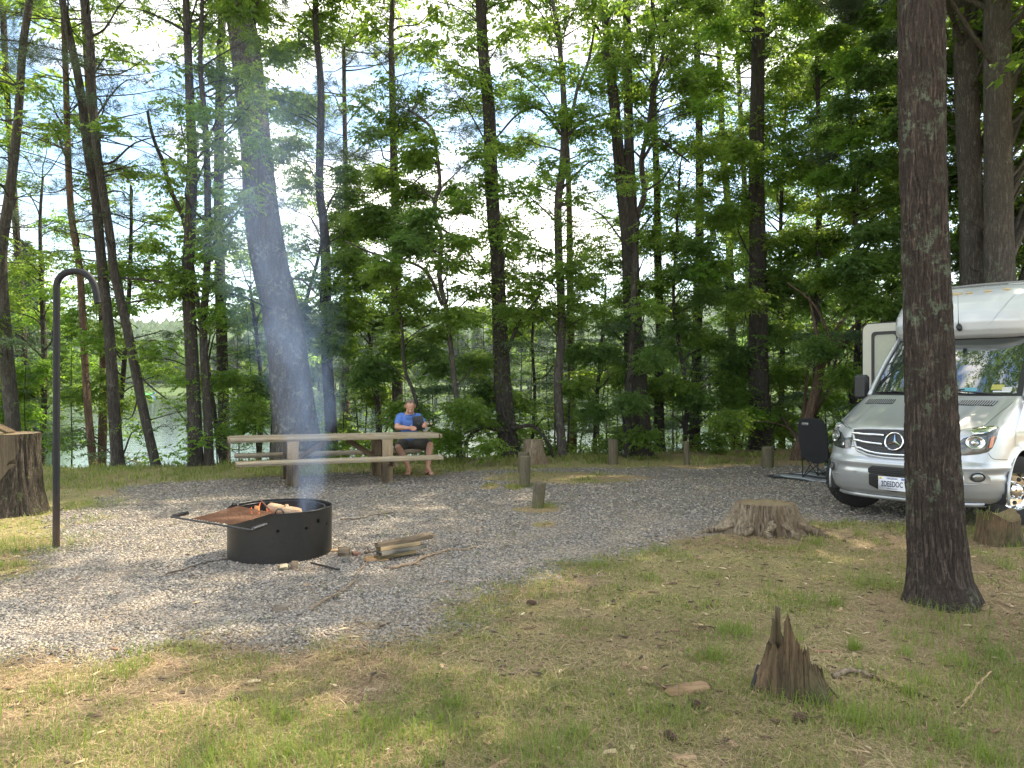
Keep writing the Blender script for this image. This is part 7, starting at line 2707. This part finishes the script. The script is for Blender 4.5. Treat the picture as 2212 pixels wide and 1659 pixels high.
for sh, el in ((shL, elL), (shR, elR)):
    limb(mb, [sh + [0, 0, -.002], sh * .42 + el * .58], [.072, .070])
sh_o = mb.build('t_shirt', SHIRT, man, True)
remesh(sh_o, .007, 5)
mb = MB(); a = np.linspace(0, 2 * np.pi, 30)
nk = mpl(528, 425, 13.735)
mb.tube(np.stack([nk[0] + .076 * np.cos(a), nk[1] + .070 * np.sin(a), nk[2] + .012 * np.sin(a) + .006], 1), .007, 6, cap=False); mb.build('collar', SHIRT, sh_o, True)

# shorts
mb = MB()
limb(mb, [hipL, hipR], [.125, .125]); mb.ball(pel + [0, -.03, .0], (.18, .16, .135), 16, 10)
for hip, kn in ((hipL, kneeL), (hipR, kneeR)):
    limb(mb, [hip, hip * .5 + kn * .5, hip * .16 + kn * .84], [.118, .108, .100])
s_o = mb.build('shorts', SHORTS, man, True); remesh(s_o, .008, 5)

# flip flops
for an, toe in ((ankL, mpl(475, 1490, 13.28)), (ankR, mpl(975, 1478, 13.28))):
    d = toe - an; d[2] = 0; d /= np.linalg.norm(d); sd = np.array([-d[1], d[0], 0])
    mid = an + d * .055; mid[2] = 0
    rows = []
    for z in (.002, .018):
        a = np.linspace(0, 2 * np.pi, 28, endpoint=False)
        rows.append([mid + d * .135 * math.cos(t) + sd * (.048 + .006 * math.cos(t)) * math.sin(t) + [0, 0, z] for t in a])
    mb = MB(); mb.grid(np.array(rows), wrap=True); mb.add(rows[1], [list(range(28))]); f_o = mb.build('sandal_sole', SANDAL, man, 40)
    tp = an + d * .15; tp[2] = .062
    mb = MB()
    for s in (-1, 1):
        e0 = an + d * .035 + sd * s * .043; e0[2] = .018
        mb.tube(smooth_path([e0, e0 * .5 + tp * .5 + [0, 0, .014] + sd * s * .008, tp], 4), .007, 6, flat=1.6)
    mb.tube([tp, tp + [0, 0, -.045]], .004, 5)
    mb.build('sandal_strap', SANDAL, f_o, True)

# tablet in a black case, held by the man
mb = MB(); mb.box((0, 0, 0), (TW, .014, TH), bevel=.005)
mb.box((0, -.0075, 0), (TW - .03, .003, TH - .03), bevel=.001)
tab = mb.build('tablet', simple("black tablet case", (.015, .016, .020), .45, 0, .1, 40))
Mt = Matrix(((tx_[0], -tn[0], tu[0]), (tx_[1], -tn[1], tu[1]), (tx_[2], -tn[2], tu[2])))
tab.matrix_world = Matrix.Translation(Vector(tabC + MO)) @ Mt.to_4x4()
mb = MB(); a = np.linspace(0, 2 * np.pi, 33)[:-4]
sq = lambda t: (math.copysign(abs(math.cos(t)) ** .5, math.cos(t)), math.copysign(abs(math.sin(t)) ** .5, math.sin(t)))
mb.tube(np.array([(sq(t + .6)[0] * .017, -.0092, sq(t + .6)[1] * .017) for t in a]), .0026, 5); mb.build('case_emblem', simple("grey mark", (.12, .12, .12), .5), tab, True)
tag(tab, 'black tablet in a case held up by the seated man', 'tablet')


# ------------------------------------------------------------------ far people
def far_person(px, y, label, shirt, sit=False):
    x = (px - CX) / F * y
    r = thing('person', label, 'person', (x, y, tz(x, y)), 0.2, 'people on the far shore')
    mb = MB()
    h = .62 if sit else 1.0
    for s in (-1, 1):
        if sit: limb(mb, [(s * .1, 0, .45), (s * .13, -.42, .48), (s * .13, -.45, .06)], [.09, .07, .05], 8)
        else: limb(mb, [(s * .09, 0, .88), (s * .11, -.02, .48), (s * .13, 0, .06)], [.09, .065, .045], 8)
    z0 = .45 if sit else .88
    limb(mb, [(0, 0, z0), (0, 0, z0 + .48)], [.14, .15], 8); capsule(mb, (-.17, 0, z0 + .50), (.17, 0, z0 + .50), .06, .06, 8)
    for s in (-1, 1): limb(mb, [(s * .20, 0, z0 + .50), (s * .27, -.04, z0 + .22), (s * .20, -.20, z0 + .02)], [.055, .042, .03], 8)
    limb(mb, [(0, 0, z0 + .52), (0, -.01, z0 + .64)], [.055, .05], 8); mb.ball((0, -.01, z0 + .74), (.085, .10, .115), 12, 8)
    o = mb.build('body', SKIN, r, True); remesh(o, .03, 2)
    mb = MB(); limb(mb, [(0, 0, z0 + .05), (0, 0, z0 + .46)], [.165, .175], 10); capsule(mb, (-.2, 0, z0 + .49), (.2, 0, z0 + .49), .08, .08, 8)
    o = mb.build('shirt', shirt, r, True); remesh(o, .035, 2)
    mb = MB(); limb(mb, [(0, 0, z0), (0, 0, z0 + .06)], [.165, .16], 8)
    for s in (-1, 1): capsule(mb, (s * .09, 0, z0), (s * .12, -.25 if sit else -.02, z0 if sit else .5), .10, .09, 8)
    o = mb.build('shorts', SHORTS, r, True); remesh(o, .035, 2)


W_SH = simple("white shirt", (.70, .72, .76), .8); D_SH = simple("maroon shirt", (.20, .04, .05), .8); P_SH = simple("pale violet shirt", (.50, .48, .62), .8)
sx0 = (329.5 - CX) / F * 240
far_person(329.5, float(shore_y(sx0)) + 7.0, 'person in a white top standing between the green kayaks on the far shore', W_SH)
far_person(353, 330.0, 'person in a maroon top sitting under the trees across the lake', D_SH, True)
far_person(357, 331.0, 'person in a pale violet top sitting under the trees across the lake', P_SH, True)

# ------------------------------------------------------------------ smoke rising from the ring
N = Nodes("wood smoke")
tc_ = N.coord('Object')
xyz = N.n('ShaderNodeSeparateXYZ'); N.link(tc_, xyz.inputs[0])
zc_ = xyz.outputs['Z']
# centre line and radius of the plume as functions of height
cxr = N.math('MULTIPLY', zc_, -.125)
wob_ = N.math('MULTIPLY', N.math('SINE', N.math('MULTIPLY', zc_, 1.9)), .10)
cxr = N.math('ADD', cxr, wob_)
rad_ = N.math('ADD', .12, N.math('MULTIPLY', zc_, .20))
dx = N.math('DIVIDE', N.math('SUBTRACT', xyz.outputs['X'], cxr), rad_)
dy = N.math('DIVIDE', N.math('SUBTRACT', xyz.outputs['Y'], N.math('MULTIPLY', zc_, .06)), rad_)
rr_ = N.math('SQRT', N.math('ADD', N.math('MULTIPLY', dx, dx), N.math('MULTIPLY', dy, dy)))
nz_ = N.noise(N.coord('Object', (1.5, 1.5, .6)), 2.4, 6, .62, 1.8)
core = N.ramp(N.math('ADD', rr_, N.math('MULTIPLY', N.math('SUBTRACT', nz_, .5), 3.4)), [(0.0, 1.0), (.35, .55), (1.0, 0.0)])
fade = N.ramp(N.math('DIVIDE', zc_, 5.0), [(0.0, 1.0), (.12, .85), (.40, .36), (.68, .12), (.92, 0.0)])
dens = N.math('MULTIPLY', N.math('MULTIPLY', core, fade), 1.45)
pv = N.n('ShaderNodeVolumePrincipled')
pv.inputs['Color'].default_value = (.46, .63, 1.0, 1)
pv.inputs['Anisotropy'].default_value = .35
N.link(dens, pv.inputs['Density'])
N.link(pv.outputs[0], N.out.inputs['Volume'])
SMK = N.m
SMK.cycles.volume_step_rate = 1.0
mb = MB()
zs = np.linspace(-.10, 5.2, 14)
pts = np.stack([-.125 * zs + .10 * np.sin(1.9 * zs), .06 * zs, zs], 1)
mb.tube(pts, (.12 + .20 * np.clip(zs, 0, 9)) * 1.3, 16)
sm = mb.build('smoke', SMK)
sm.location = (RC[0] + .22, RC[1] + .10, .36)
tag(sm, kind='stuff')

# ------------------------------------------------------------------ thin haze over the whole place
N = Nodes("air haze")
pv = N.n('ShaderNodeVolumePrincipled')
pv.inputs['Color'].default_value = (.86, .92, 1.0, 1)
pv.inputs['Density'].default_value = .00014
pv.inputs['Anisotropy'].default_value = .3
N.link(pv.outputs[0], N.out.inputs['Volume'])
mb = MB(); mb.box((0, 540, 95), (2100, 1240, 220))
tag(mb.build('haze', N.m), kind='stuff')
